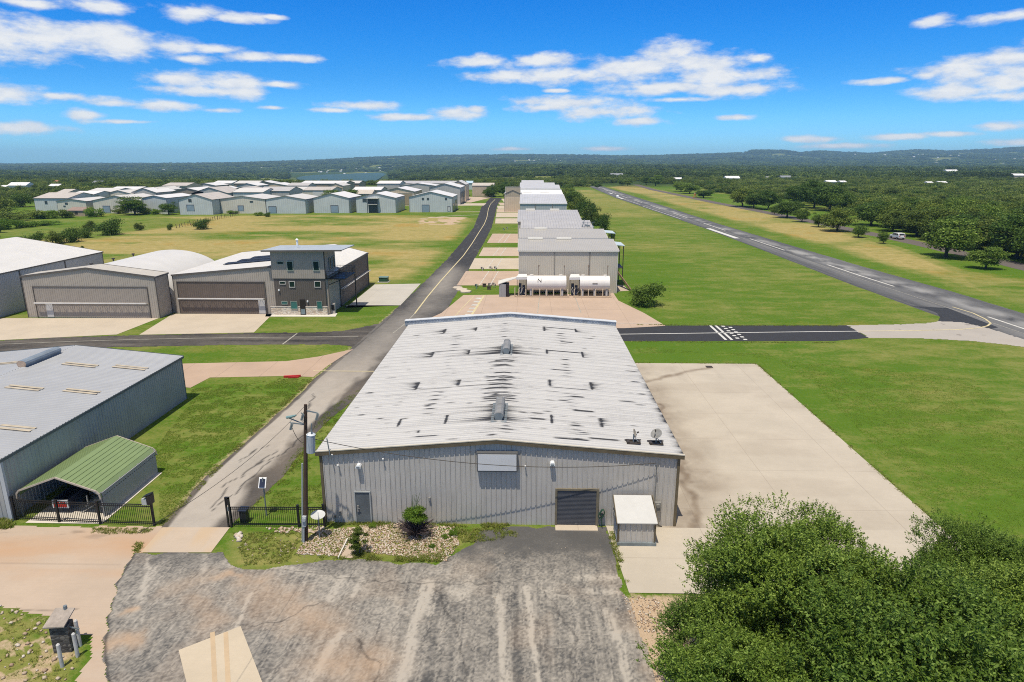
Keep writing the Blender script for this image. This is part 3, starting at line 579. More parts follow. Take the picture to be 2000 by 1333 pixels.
gridpatch('parking_lot',pl([(262,1083),(412,1080),(437,1079),(452,1100),(470,1114),(520,1114),(600,1098),(690,1093),(780,1101),(850,1102),(888,1082),(925,1062),(936,1036),(980,1031),(1186,1031),(1200,1080),(1215,1150),(1240,1200),(1262,1260),(1282,1345),(1340,1600),(120,1600),(200,1450),(214,1333),(206,1266),(212,1201),(228,1141)]),.07,.018,M_asphalt('asphalt_lot',(.066,.065,.064),(.37,.335,.285),(.40,.28,.185),1.0,.85,.36),m_lot,'worn grey asphalt parking lot with pale streaks and rusty puddle stains','parking lot')
# ================================================================ BUILDINGS
M_darktrim=M_paint('dark_trim',(.055,.045,.035),.5,.15,1);M_glass();GL=M_glass()
def rib_wall(mb,p0,p1,z0,top,sp=.305,dep=.035,w=.05):
    """ribbed sheet wall from p0 to p1, outward normal on the right-hand side; top = height or function of t"""
    p0=Vector(p0);p1=Vector(p1);Ln=(p1-p0).length;d=(p1-p0)/Ln;n=Vector((d.y,-d.x));tf=top if callable(top) else (lambda t:top)
    cols=[(0,0)];s=sp*.5
    while s<Ln-w*1.5:
        cols+= [(s-w,0),(s-w*.5,dep),(s+w*.5,dep),(s+w,0)];s+=sp
    cols.append((Ln,0))
    for (a,ha),(b,hb) in zip(cols[:-1],cols[1:]):
        if b<=a: continue
        A=p0+d*a+n*ha;B=p0+d*b+n*hb
        mb.quad((A.x,A.y,z0),(B.x,B.y,z0),(B.x,B.y,tf(b/Ln)),(A.x,A.y,tf(a/Ln)))
def rib_roof(mb,a0,a1,b0,b1,sp=.305,dep=.03,w=.05,th=.06):
    """ribbed slope between eave a0-a1 and ridge b0-b1"""
    a0,a1,b0,b1=map(Vector,(a0,a1,b0,b1));Ln=(a1-a0).length;up=(a1-a0).cross(b0-a0).normalized()
    if up.z<0: up=-up
    cols=[(0,0)];s=sp*.5
    while s<Ln-w*1.5: cols+=[(s-w,0),(s-w*.5,dep),(s+w*.5,dep),(s+w,0)];s+=sp
    cols.append((Ln,0))
    for (a,ha),(b,hb) in zip(cols[:-1],cols[1:]):
        if b<=a: continue
        A=a0.lerp(a1,a/Ln)+up*ha;B=a0.lerp(a1,b/Ln)+up*hb;C=b0.lerp(b1,b/Ln)+up*hb;D=b0.lerp(b1,a/Ln)+up*ha
        mb.quad(A,B,C,D)
    mb.quad(a0-up*th,b0-up*th,b1-up*th,a1-up*th);mb.quad(a0-up*th,a1-up*th,a1,a0);mb.quad(b0-up*th,a0-up*th,a0,b0);mb.quad(a1-up*th,b1-up*th,b1,a1)
def hangar(name,label,cat,x0,x1,y0,y1,ez,rz,axis,wm,rm,tm=None,geo=False,sp=.31,ov=.15,group=None,sides='FRBL',ridge=None,trim=.16,soff=0.):
    cx,cy=(x0+x1)/2,(y0+y1)/2;t=thing(name,(cx,y0,0),label,cat,group);tm=tm or M_darktrim
    rx=ridge if ridge is not None else (cx if axis=='y' else cy)
    if axis=='y':
        def gt(x): return ez+(rz-ez)*(1-abs(x-rx)/((rx-x0) if x<rx else (x1-rx))) if x1>x0 else ez
        tf=lambda q:gt(x0+(x1-x0)*q);tb=lambda q:gt(x1-(x1-x0)*q);tr=tl=lambda q:ez
    else:
        def gt(y): return ez+(rz-ez)*(1-abs(y-rx)/((rx-y0) if y<rx else (y1-rx)))
        tf=tb=lambda q:ez;tr=lambda q:gt(y0+(y1-y0)*q);tl=lambda q:gt(y1-(y1-y0)*q)
    w=MB()
    def pw(p,q,f):
        if geo: rib_wall(w,p,q,0,f,sp)
        else:
            ts=[0,1] if not ((axis=='y' and p[1]==q[1]) or (axis=='x' and p[0]==q[0])) else [0,((rx-p[0])/(q[0]-p[0]) if axis=='y' else (rx-p[1])/(q[1]-p[1])),1]
            for a,b in zip(ts[:-1],ts[1:]):
                A=(p[0]+(q[0]-p[0])*a,p[1]+(q[1]-p[1])*a);B=(p[0]+(q[0]-p[0])*b,p[1]+(q[1]-p[1])*b);w.quad((*A,0),(*B,0),(*B,f(b)),(*A,f(a)))
    pw((x0,y0),(x1,y0),tf);pw((x1,y0),(x1,y1),tr);pw((x1,y1),(x0,y1),tb);pw((x0,y1),(x0,y0),tl)
    w.build('wall',wm,t,normals=False)
    r=MB();k=(rz-ez)/(((x1-x0) if axis=='y' else (y1-y0))/2);zo=.05
    if axis=='y':
        sl_=(rz-ez)/(rx-x0);sr=(rz-ez)/(x1-rx)
        rib_roof(r,(x0-ov,y1+ov,ez-sl_*ov+zo),(x0-ov,y0-ov,ez-sl_*ov+zo),(rx,y1+ov,rz+zo),(rx,y0-ov,rz+zo),sp if geo else 99)
        rib_roof(r,(x1+ov,y0-ov,ez-sr*ov+zo),(x1+ov,y1+ov,ez-sr*ov+zo),(rx,y0-ov,rz+zo),(rx,y1+ov,rz+zo),sp if geo else 99)
    else:
        s1=(rz-ez)/(rx-y0);s2=(rz-ez)/(y1-rx)
        rib_roof(r,(x0-ov,y0-ov,ez-s1*ov+zo),(x1+ov,y0-ov,ez-s1*ov+zo),(x0-ov,rx,rz+zo),(x1+ov,rx,rz+zo),sp if geo else 99)
        rib_roof(r,(x1+ov,y1+ov,ez-s2*ov+zo),(x0-ov,y1+ov,ez-s2*ov+zo),(x1+ov,rx,rz+zo),(x0-ov,rx,rz+zo),sp if geo else 99)
    r.build('roof',rm,t,normals=False)
    m=MB();h=trim
    if axis=='y':
        for yy,dy in ((y0-ov,-.03),(y1+ov,.03)):
            for xa,za,xb,zb in ((x0-ov,ez-(rz-ez)/(rx-x0)*ov,rx,rz),(rx,rz,x1+ov,ez-(rz-ez)/(x1-rx)*ov)):
                m.ext([(xa,yy,za-h*.5),(xb,yy,zb-h*.5),(xb,yy,zb+zo+.05),(xa,yy,za+zo+.05)],(0,dy*1.5,0))
        for xx in (x0-ov,x1+ov): m.box(xx-.04,xx+.04,y0-ov,y1+ov,ez-.16,ez+.02)
    else:
        for xx,dx in ((x0-ov,-.03),(x1+ov,.03)):
            for ya,za,yb,zb in ((y0-ov,ez,rx,rz),(rx,rz,y1+ov,ez)): m.ext([(xx,ya,za-h*.5),(xx,yb,zb-h*.5),(xx,yb,zb+zo+.04),(xx,ya,za+zo+.04)],(dx*1.5,0,0))
        for yy in (y0-ov,y1+ov): m.box(x0-ov,x1+ov,yy-.05,yy+.05,ez-.18,ez+.03)
    c=.06
    for xx,sx in ((x0,-1),(x1,1)):
        for yy,sy in ((y0,-1),(y1,1)): m.box(min(xx-sx*c,xx+sx*.045),max(xx-sx*c,xx+sx*.045),min(yy-sy*c,yy+sy*.045),max(yy-sy*c,yy+sy*.045),0,ez-.05)
    m.build('trim',tm,t);return t
def panel_front(t,name,x0,x1,z0,z1,y,mat,fm=None,fw=.09,rec=.03,lines=0,lname='frame',label=None):
    """door or window on a wall facing -y (proud frame with a leaf set back inside it)"""
    m=MB();m.box(x0,x1,y-.05,y,z0,z1)
    if lines:
        n=int((z1-z0)/lines)
        for k in range(1,n): z=z0+(z1-z0)*k/n;m.box(x0+.01,x1-.01,y-.062,y-.05,z-.012,z+.012)
    o=m.build(name,mat,t)
    if label:o['label']=label
    if fm:
        f=MB();f.box(x0-fw,x0,y-.10,y,z0,z1+fw);f.box(x1,x1+fw,y-.10,y,z0,z1+fw);f.box(x0,x1,y-.10,y,z1,z1+fw);f.build(lname,fm,o)
    return o
def panel_side(t,name,x,y0,y1,z0,z1,mat,fm=None,fw=.09,s=1):
    m=MB();m.box(min(x,x+s*.05),max(x,x+s*.05),y0,y1,z0,z1);o=m.build(name,mat,t)
    if fm:
        f=MB();a,b=min(x,x+s*.1),max(x,x+s*.1);f.box(a,b,y0-fw,y0,z0,z1+fw);f.box(a,b,y1,y1+fw,z0,z1+fw);f.box(a,b,y0,y1,z1,z1+fw);f.build('frame',fm,o)
    return o
# ---------- main warehouse
X0,X1,Y0,Y1=-12.35,9.08,36.5,68.2;EZ,RZ=4.75,5.62;RX=-1.75
wall_m=M_paint('grey_wall_metal',(.475,.45,.415),.42,.07,.8,.15,.35)
olive=M_paint('olive_trim',(.125,.10,.062),.5,.25,1.2,0,.3);cream_trim=M_paint('cream_trim',(.55,.50,.40),.6,.15,1.5)
wh=thing('metal_warehouse',(RX,Y0,0),'big grey ribbed metal warehouse with mildew streaked pale roof in the centre','warehouse')
w=MB();g=lambda x:EZ+(RZ-EZ)*(1-abs(x-RX)/(RX-X0 if x<RX else X1-RX))
rib_wall(w,(X0,Y0),(X1,Y0),0,lambda t:g(X0+(X1-X0)*t),.305,.045,.045);rib_wall(w,(X1,Y0),(X1,Y1),0,EZ,.305);rib_wall(w,(X1,Y1),(X0,Y1),0,lambda t:g(X1-(X1-X0)*t),.305);rib_wall(w,(X0,Y1),(X0,Y0),0,EZ,.305)
w.build('wall',wall_m,wh,normals=False)
# roof with ribs and mildew mask
MS=[] # (x,y,len,width,strength) mildew marks: dark lap joints and runs going down the slope
def RXY(px,py):
    z=5.2
    for _ in range(6):
        x,y=G(px,py,z);z=g(min(max(x,X0),X1))+.06
    return x,y
for a in [((975,652),(975,690),'h'),((1175,0),(0,0),'n')]: pass
HJ=[((870,643,868,652),1.1),((931,640,929,647),.8),((843,688,846,698),1.2),((917,684,914,693),.6),((818,747,812,762),2.0),((899,742,893,754),1.3),((785,819,776,834),.2),((876,811,868,829),.2),((820,841,816,846),.9),((1062,638,1063,647),.5),((1123,643,1125,649),.9),((1067,683,1068,692),.3),((1136,688,1139,699),.5),((1072,742,1074,755),.7),((1152,747,1156,762),1.6),((1077,811,1079,828),.15),((1171,817,1176,836),.7)]
RUN=[((845,688,917,683),.8),((818,762,884,757),.35),((893,754,960,752),.6),((898,747,940,744),.45),((810,853,855,852),.9),((1005,635,1062,640),.7),((1062,640,1123,644),.6),((1067,686,1138,689),.9),((1139,695,1220,699),.5),((1074,757,1152,762),.9),((1120,801,1160,806),.8),((1075,720,1115,727),.6),((1114,774,1140,777),.9),((1090,782,1112,784),.9),((1066,781,1084,783),.6),((1063,764,1095,766),.5),((1105,727,1130,730),.5),((1095,667,1120,671),.6),((1088,669,1110,673),.5),((1138,661,1160,662),.45),((1150,706,1162,707),.5),((1221,725,1245,726),.8),((1245,733,1252,734),.5),((1232,746,1250,747),.6),((1210,784,1240,786),1.),((1200,750,1215,751),.4),((1209,766,1214,767),.4),((1245,770,1262,771),.6),((1228,768,1236,769),.4),((1083,855,1150,862),.8),((1150,855,1210,862),.6),((1130,845,1150,846),.5),((1037,807,1062,808),.7),((1033,817,1065,820),.9),((1232,832,1245,833),.6),((940,640,960,642),.3),((842,653,882,652),.4),((785,653,800,653),.2),((960,715,995,712),.5),((965,729,1000,729),.8),((950,743,990,744),.6),((965,742,1000,742),.7),((955,751,1002,751),.8),((945,768,1000,766),.6),((940,777,1000,775),.9),((950,794,965,793),.6),((930,845,965,845),.4),((700,811,712,811),.7),((738,818,748,818),.7),((785,709,795,709),.6),((745,717,757,717),.4),((718,722,722,722),.3),((866,644,878,646),.3),((905,690,914,690),.4),((925,710,935,711),.5),((830,794,840,793),.7),((1003,675,1020,678),.5),((1000,705,1015,706),.5),((1000,728,1018,729),.8),((1000,701,1012,702),.4)]
for k in range(210):
    random.seed(k);px=random.uniform(660,1300);py=random.uniform(636,862);l=random.uniform(4,26);RUN.append(((px,py,px+l,py+(.3 if px<985 else l*.05)),random.uniform(.15,.6)*(.6 if l>14 else 1)))
for k in range(26):
    random.seed(k+900);py=random.uniform(700,785);RUN.append(((random.uniform(935,975),py,random.uniform(990,1012),py),random.uniform(.4,.9)))
VJ=[(894,652,888,685,7),(880,696,868,735,7),(855,765,836,808,6),(1094,652,1100,676,6),(1103,698,1108,735,8),(1113,770,1120,800,6),(1125,832,1130,858,4),(987,628,984,664,8),(968,770,960,850,8),(989,826,988,845,4)]
nx,ny=170,330
xs=np.concatenate([np.linspace(X0-.2,RX,nx//2+1),np.linspace(RX,X1+.22,nx//2+1)[1:]]);
# rib profile along y
ys=[];hh=[];s=Y0-.12;ys.append(s);hh.append(0);k=0;sp=.305
while s+sp<Y1+.1:
    c=s+sp*.5
    for dy,h in ((-.10,0),(-.05,0),(-.022,.035),(.022,.035),(.05,0),(.085,0),(.12,0),(.15,.004)): ys.append(c+dy);hh.append(h)
    s+=sp
ys.append(Y1+.1);hh.append(0);ys=np.array(ys);hh=np.array(hh)
gx,gy=np.meshgrid(xs,ys,indexing='ij');gz=np.array([g(min(max(v,X0),X1)) if X0<=v<=X1 else EZ-.015 for v in xs])[:,None]+hh[None,:]+.06
fx,fy=gx.ravel(),gy.ravel();mk=np.zeros(fx.shape)
dirn=np.where(fx<RX,-1.,1.)
for (xa,ya,xb,yb),s_ in HJ:
    A=RXY(xa,ya);B=RXY(xb,yb);cxm=(A[0]+B[0])/2;ylo,yhi=min(A[1],B[1]),max(A[1],B[1]);dd=(fx-cxm)*dirn
    inn=sst(ylo-.12,ylo+.12,fy)*sst(yhi+.12,yhi-.12,fy)
    mk=np.maximum(mk,inn*1.*np.exp(-(dd/.08)**2)*(.6+.6*vnoise(fy*4,fy*0,3)))
    if s_>0: mk=np.maximum(mk,inn*min(1,.55+s_*.2)*np.where(dd>0,np.exp(-dd/(s_*1.05*vnoise(fy*9.3,fy*0,5)**1.8+.03)),0)*1.1)
for (xa,ya,xb,yb),s_ in RUN:
    A=RXY(xa,ya);B=RXY(xb,yb);yy=(A[1]+B[1])/2;xl,xr=min(A[0],B[0]),max(A[0],B[0]);wd=.04+.04*s_
    taper=sst(xl-.25,xl+.35,fx)*sst(xr+.25,xr-.35,fx);mk=np.maximum(mk,min(1,s_*1.35)*taper*np.exp(-((fy-yy)/wd/1.35)**2)*(.6+.7*vnoise(fx*1.2,fy*0+yy,2)))
for xa,ya,xb,yb,n in VJ:
    A=Vector(RXY(xa,ya));B=Vector(RXY(xb,yb))
    for k in range(n):
        p=A.lerp(B,k/max(1,n-1));l=.15+.5*vnoise(np.array(k*1.7),np.array(xa*.1),4);mk=np.maximum(mk,.7*np.exp(-((fy-p.y)/.08)**2)*np.exp(-((fx-p.x)/l)**2))
VENT=[G(991,691,5.9),G(976,822,5.75)]
for vx,vy in ((RXY(990,690)[0],RXY(990,692)[1]),(RXY(976,820)[0],RXY(976,822)[1])):
    for sg in (-1,1):
        dd=(fx-RX)*sg;a=sst(vy-.2,vy+.4,fy)*sst(vy+3.2,vy+2.2,fy);mk=np.maximum(mk,a*.95*np.where(dd>0,np.exp(-dd/((2.6 if sg<0 else 1.4)*vnoise(fy*6.6,fy*0,7)**1.6+.4)),0)*1.1)
rid=np.exp(-(fx-RX)**2/9)*.16*vnoise(fx*.25,fy*3.3,11);mk=np.maximum(mk,rid)
mk=np.maximum(mk,.75*np.exp(-(X1+.2-fx)/.28)*sst(60,44,fy)*(vnoise(fx*0,fy*3.3,3)))
mk=np.maximum(mk,.12*sst(.45,.8,fbm(fx/3,fy*1.5,4,8)))
t=NT('roof_mildew');r_,g_,b_=t.attr();n=t.noise(1.2,5,.6,(.35,3.3,1));n2=t.noise(9,4,.7)
s_=t.sep(t.tc);pn=t.math('FRACT',t.math('MULTIPLY',s_[1],1/.914));pl_=t.math('LESS_THAN',pn,.05)
c=t.mix(t.mr(n,.3,.7),(.405,.395,.38),(.475,.465,.445));c=t.mix(t.math('MULTIPLY',pl_,.35),c,(.2,.2,.195));c=t.mix(t.mr(n2,.45,.75,0,.25),c,(.42,.41,.40))
c=t.mix(t.mr(t.math('ADD',r_,t.math('MULTIPLY',t.math('SUBTRACT',n2,.5),.3)),.06,.55),c,(.022,.022,.024));t.set('Base Color',c);t.set('Roughness',.5)
ny_=len(ys);i,j=np.meshgrid(np.arange(len(xs)-1),np.arange(ny_-1),indexing='ij');k=(i*ny_+j).ravel();Fq=np.stack([k,k+ny_,k+ny_+1,k+1],1)
Vr=np.column_stack([fx-RX,fy-Y0,gz.ravel()]);np_mesh('roof',Vr,Fq,t.m,wh,mask=np.clip(np.stack([mk,mk*0,mk*0],1),0,1))
m=MB();m.quad((X0-.2,Y0-.12,EZ-.02),(RX,Y0-.12,RZ),(RX,Y1+.1,RZ),(X0-.2,Y1+.1,EZ-.02)).quad((RX,Y0-.12,RZ),(X1+.2,Y0-.12,EZ-.02),(X1+.2,Y1+.1,EZ-.02),(RX,Y1+.1,RZ));m.build('roof_underside',M_darktrim,wh,normals=False)
m=MB()
for xa,za,xb,zb in ((X0-.24,EZ-.02,RX,RZ),(RX,RZ,X1+.26,EZ-.02)): m.ext([(xa,Y0-.13,za-.20),(xb,Y0-.13,zb-.20),(xb,Y0-.13,zb+.075),(xa,Y0-.13,za+.075)],(0,-.09,0))
for xx in (X0-.2,X1+.2): m.box(xx-.045,xx+.045,Y0-.13,Y1+.05,EZ-.14,EZ+.03)
m.build('fascia',olive,wh)
m=MB()
for xa,za,xb,zb in ((X0-.25,EZ,RX,RZ+.02),(RX,RZ+.02,X1+.27,EZ)): m.ext([(xa,Y0-.235,za+.03),(xb,Y0-.235,zb+.03),(xb,Y0-.235,zb+.085),(xa,Y0-.235,za+.085)],(0,.1,0))
m.build('gutter_edge',cream_trim,wh)
m=MB();m.box(X0-.06,X0+.10,Y0-.06,Y0+.1,0,EZ-.12);m.box(X1-.1,X1+.06,Y0-.06,Y0+.1,0,EZ-.12);m.build('corner_trim',olive,wh)
# far parapet
par=M_paint('parapet_metal',(.34,.37,.40),.5,.3,1.5,0,.6);m=MB();
for xa,xb in ((X0-.55,RX),(RX,X1+.3)):
    za,zb=g(max(xa,X0)),g(min(xb,X1));za+=.02;zb+=.02
    m.ext([(xa,Y1+.1,za-.15),(xb,Y1+.1,zb-.15),(xb,Y1+.1,zb+.42),(xa,Y1+.1,za+.42)],(0,.12,0))
    for k in range(int((xb-xa)/.3)):
        q=xa+.15+k*.3;zz=g(min(max(q,X0),X1));m.box(q-.03,q+.03,Y1+.065,Y1+.1,zz+.0,zz+.40)
m.build('parapet',par,wh)
m=MB()
for xa,xb in ((X0-.6,RX),(RX,X1+.35)):
    za,zb=g(max(xa,X0))+.44,g(min(xb,X1))+.44
    m.ext([(xa,Y1+.02,za),(xb,Y1+.02,zb),(xb,Y1+.02,zb+.05),(xa,Y1+.02,za+.05)],(0,.75,0))
m.build('parapet_cap',M_paint('parapet_cap_metal',(.56,.57,.57),.5,.15,1.5),wh)
# ridge vents
galv=M_paint('galvanised_metal',(.235,.23,.215),.5,.35,2,.0);galvd=M_paint('galvanised_dark',(.2,.23,.24),.5,.3,2,.2)
for px,py in ((990,692),(976,822)):
    vy=RXY(px,py)[1];z=RZ+.07;m=MB();ln=3.0
    prof=[(-.20,.0),(-.30,.30),(-.27,.42),(-.13,.52),(.13,.52),(.27,.42),(.30,.30),(.20,0)]
    m.ext([(RX+a,vy,z+b) for a,b in prof],(0,ln,0));v=m.build('ridge_vent',galv,wh)
    m=MB();m.ext([(RX+a*.9,vy-.015,z+b*.93) for a,b in prof],(0,.012,0));
    for k in range(4): m.box(RX-.315,RX-.30,vy+.1+k*.72,vy+.7+k*.72,z+.08,z+.27);m.box(RX+.30,RX+.315,vy+.1+k*.72,vy+.7+k*.72,z+.08,z+.27)
    m.build('vent_louver',galvd,v)
    m=MB();m.box(RX-.5,RX+.5,vy-.25,vy+ln+.2,z-.12,z-.02);m.build('vent_flashing',galvd,v)
def wx(px,py=960): return HY(px,py,Y0-.05)[0]
def wz(px,py,y=None): return HY(px,py,y or Y0-.05)[2]
# doors, sign, lights
doorm=M_paint('door_grey',(.11,.125,.135),.5,.25,1.2,0,.1);fr_m=M_paint('door_frame_grey',(.33,.34,.33),.5,.1,2)
d=panel_front(wh,'door',wx(696.5,1000),wx(724,1000),.08,2.12,Y0-.05,doorm,fr_m,.07)
x=wx(699,995);m=MB();m.box(x-.02,x+.09,Y0-.18,Y0-.1,.85,1.25);m.tube([(x+.03,Y0-.2,1.05),(x+.18,Y0-.2,1.05)],.02,6);m.build('handle',galv,d)
rm_=M_paint('roller_grey',(.085,.088,.098),.5,.12,1.5)
rd=panel_front(wh,'roller_door',wx(1088,990),wx(1164,990),.10,2.38,Y0-.04,rm_,None,lines=.085)
m=MB();a,b=wx(1088,990),wx(1164,990);m.box(a-.12,a,Y0-.14,Y0,0,2.5);m.box(b,b+.15,Y0-.14,Y0,0,2.5);m.box(a,b,Y0-.14,Y0,2.38,2.5);m.build('door_jamb',M_paint('jamb_olive',(.17,.145,.10),.6,.2,2),rd)
m=MB();m.box(a-.1,b+.1,Y0-.7,Y0-.05,.0,.06);m.build('threshold',C_cream,rd);m=MB();m.box((a+b)/2-.08,(a+b)/2+.08,Y0-.11,Y0-.09,.12,.16);m.build('handle',galv,rd)
yb=Y0-.42;sa=HY(931,904,yb)[0];sb=HY(1011,904,yb)[0];z1=HY(970,886,yb)[2];z0=HY(970,922,yb)[2]
bx=MB();bx.box(sa,sb,yb,Y0-.02,z0,z1);sg=bx.build('sign_box',M_paint('sign_box_dark',(.10,.10,.10),.5,.1,2),wh)
bx=MB();bx.box(sa+.07,sb-.07,yb-.02,yb-.002,z0+.07,z1-.07);bx.build('sign_face',M_paint('sign_face_white',(.56,.56,.56),.5,.05,1),sg)
lt=M_paint('lamp_white',(.75,.75,.73),.5,.05,2)
for px,py in ((699.5,913),(1079,908)):
    c=HY(px,py,Y0-.3);m=MB();m.ext([(c[0]-.15,Y0-.02,c[2]-.06),(c[0]+.15,Y0-.02,c[2]-.06),(c[0]+.15,Y0-.02,c[2]+.04),(c[0]+.08,Y0-.02,c[2]+.14),(c[0]-.08,Y0-.02,c[2]+.14),(c[0]-.15,Y0-.02,c[2]+.04)],(0,-.34,0))
    l=m.build('wall_light',lt,wh);m=MB();m.box(c[0]-.10,c[0]+.10,Y0-.375,Y0-.361,c[2]-.04,c[2]+.05);m.build('lamp_glass',galvd,l)
for px,py in ((660,911),(748,899),(649,890),(1026,913)):
    c=HY(px,py,Y0-.2);m=MB();m.tube([(c[0],Y0,c[2]-.05),(c[0],Y0-.2,c[2]),(c[0],Y0-.22,c[2]+.09)],[.03,.03,.055],6);m.build('wire_hook',lt,wh)
c=HY(676,900,Y0-.4)
m=MB();cx_=HY(640,860,Y0-.3);m.tube([(cx_[0]-.05,Y0-.28,cx_[2]+.1),(cx_[0]+.1,Y0-.28,4.3)],.035,6);m.build('mast',galvd,wh)
for px,py,h in ((839,975,.22),(664,1003,.3),(653,1010,.15)):
    c=HY(px,py,Y0-.1);m=MB();m.box(c[0]-.06,c[0]+.06,Y0-.16,Y0-.02,c[2]-h/2,c[2]+h/2);m.build('outlet_box',galv,wh)
m=MB();c=HY(1280,980,Y0-.15)
m.tube([(c[0]-.05,Y0-.14,1.2),(c[0]-.05,Y0-.14,4.1),(c[0]-.05,Y0-.32,4.2),(c[0]-.05,Y0-.32,4.05)],.035,7);m.tube([(c[0]+.12,Y0-.12,0),(c[0]+.12,Y0-.12,1.3)],.03,6);m.tube([(c[0]-.6,Y0-.12,0.1),(c[0]-.6,Y0-.12,1.9),(c[0]-.3,Y0-.12,2.0),(c[0]-.05,Y0-.12,1.8)],.022,6);cd=m.build('conduit',galv,wh)
for dx,z,s in ((-.22,1.55,.17),(.16,1.5,.17)):
    m=MB();m.box(c[0]+dx-s,c[0]+dx+s,Y0-.24,Y0-.03,z-.32,z+.2);m.tube([(c[0]+dx,Y0-.24,z+.03),(c[0]+dx,Y0-.36,z+.03)],.12,12);m.build('electric_meter',galv,wh)
m=MB();m.tube([(c[0]+.0,Y0-.1,.4),(c[0]+.25,Y0-.1,.12),(c[0]+.5,Y0-.12,.05)],.03,6);m.build('pipe',M_darktrim,wh)
# hose
c=(wx(1174,1010),Y0-.2,.85);m=MB();pts=[];hg=M_paint('hose_green',(.02,.06,.035),.6,.2,3)
for k in range(90): a=k*.45;rr_=.14+.045*math.sin(k*.9);pts.append((c[0]+rr_*math.cos(a)*1.1,Y0-.14-.0018*k,c[2]+.05+(rr_*2.1)*math.sin(a)*.9))
pts+=[(c[0]+.02,Y0-.34,.35),(c[0]+.05,Y0-.38,.06)]
m.tube(pts,.024,5);hs_=m.build('hose_coil',hg);tag(hs_,'coiled green garden hose hanging right of the roller door','hose')
m=MB();m.box(c[0]-.1,c[0]+.1,Y0-.16,Y0-.045,c[2]-.04,c[2]+.04);hb=m.build('hanger',galv,hs_)
# satellite dishes on the roof
def dish(name,px,py,r,tilt,az,label,base=True,mat=None):
    x,y=RXY(px,py);z=g(x)+.1;t=thing(name,(x,y,z),label,'satellite dish')
    m=MB();m.box(x-.42,x+.42,y-.24,y+.24,z,z+.04);m.box(x-.4,x-.25,y-.22,y+.22,z+.04,z+.14);m.box(x+.25,x+.4,y-.22,y+.22,z+.04,z+.14);m.box(x-.5,x+.5,y+.2,y+.28,z+.05,z+.1);m.build('ballast_frame',M_darktrim,t)
    m=MB();m.tube([(x,y,z),(x,y,z+.55)],.04,8);m.bar((x,y,z+.45),(x+.3,y-.2,z+.08),.03);m.build('mast',galvd,t)
    c=Vector((x,y,z+.62));d=Vector((math.sin(az)*math.cos(tilt),math.cos(az)*math.cos(tilt),math.sin(tilt)));q=d.to_track_quat('Z','Y')
    m=MB();n0=0;rings=6;seg=20;m.v.append(tuple(c));
    for i in range(1,rings+1):
        for k in range(seg):
            a=2*math.pi*k/seg;p=q@Vector((r*i/rings*math.cos(a),r*1.1*i/rings*math.sin(a),.22*r*(i/rings)**2));m.v.append(tuple(c+p))
    for k in range(seg): m.f.append((0,1+k,1+(k+1)%seg))
    for i in range(rings-1):
        for k in range(seg): m.f.append((1+i*seg+k,1+(i+1)*seg+k,1+(i+1)*seg+(k+1)%seg,1+i*seg+(k+1)%seg))
    o=m.build('dish',mat or galv,t,smooth=True);sl_=o.modifiers.new('s','SOLIDIFY');sl_.thickness=.02
    m=MB();e=c+d*r*1.0;b_=c+q@Vector((0,-r*1.0,.15*r));m.bar(b_,e,.025);m.tube([tuple(e-d*.05),tuple(e+d*.08)],.045,8);m.build('feed_arm',M_darktrim,t)
    return t
dish('satellite_dish',1281,868,.33,R(58),R(215),'round grey satellite dish near the right roof corner')
dish('satellite_dish',1237,866,.24,R(20),R(110),'small tan satellite dish seen side on, left of the round roof dish',mat=M_paint('dish_tan',(.38,.33,.26),.6,.15,2))
# shed
S0,S1=5.32,7.45;sh=thing('utility_shed',((S0+S1)/2,34.3,.03),'small grey metal lean-to shed with white sloping roof against the warehouse','shed')
m=MB();ya,ybk=34.35,36.05
tz=lambda y:1.5+.62*(y-ya)/(ybk-ya)
rib_wall(m,(S0,ya),(S1,ya),.22,1.5,.305);
rib_wall(m,(S1,ya),(S1,ybk),.22,lambda t:tz(ya+(ybk-ya)*t),.305);rib_wall(m,(S0,ybk),(S0,ya),.22,lambda t:tz(ybk-(ybk-ya)*t),.305);rib_wall(m,(S1,ybk),(S0,ybk),.22,tz(ybk),.305);m.build('wall',wall_m,sh,normals=False)
m=MB();m.box(S0-.02,S1+.1,ya-.12,ybk,.03,.22);m.build('base',galvd,sh)
m=MB();m.ext([(S0-.1,ya-.18,1.49),(S1+.1,ya-.18,1.49),(S1+.02,ybk+.12,2.2),(S0-.08,ybk+.12,2.2)],(0,0,.05));m.build('roof',M_paint('shed_white',(.50,.49,.465),.6,.05,2),sh)
m=MB();
for xx in (S0-.13,S1+.09): m.ext([(xx,ya-.2,1.40),(xx,ybk+.13,2.12),(xx,ybk+.13,2.27),(xx,ya-.2,1.56)],(.05,0,0))
for xx in (S0-.03,S1-.05): m.box(xx,xx+.09,ya-.06,ya+.03,.2,1.45)
m.build('trim',olive,sh)
m=MB();m.box(S0-.12,S0-.05,35.0,35.7,1.2,1.5);m.build('breaker_box',galv,sh)

# ---------- generic mats
def sid(n,c,ax=0,s=.31,seam=.75,rough=.4): return M_siding(n,c,ax,s,rough,seam)
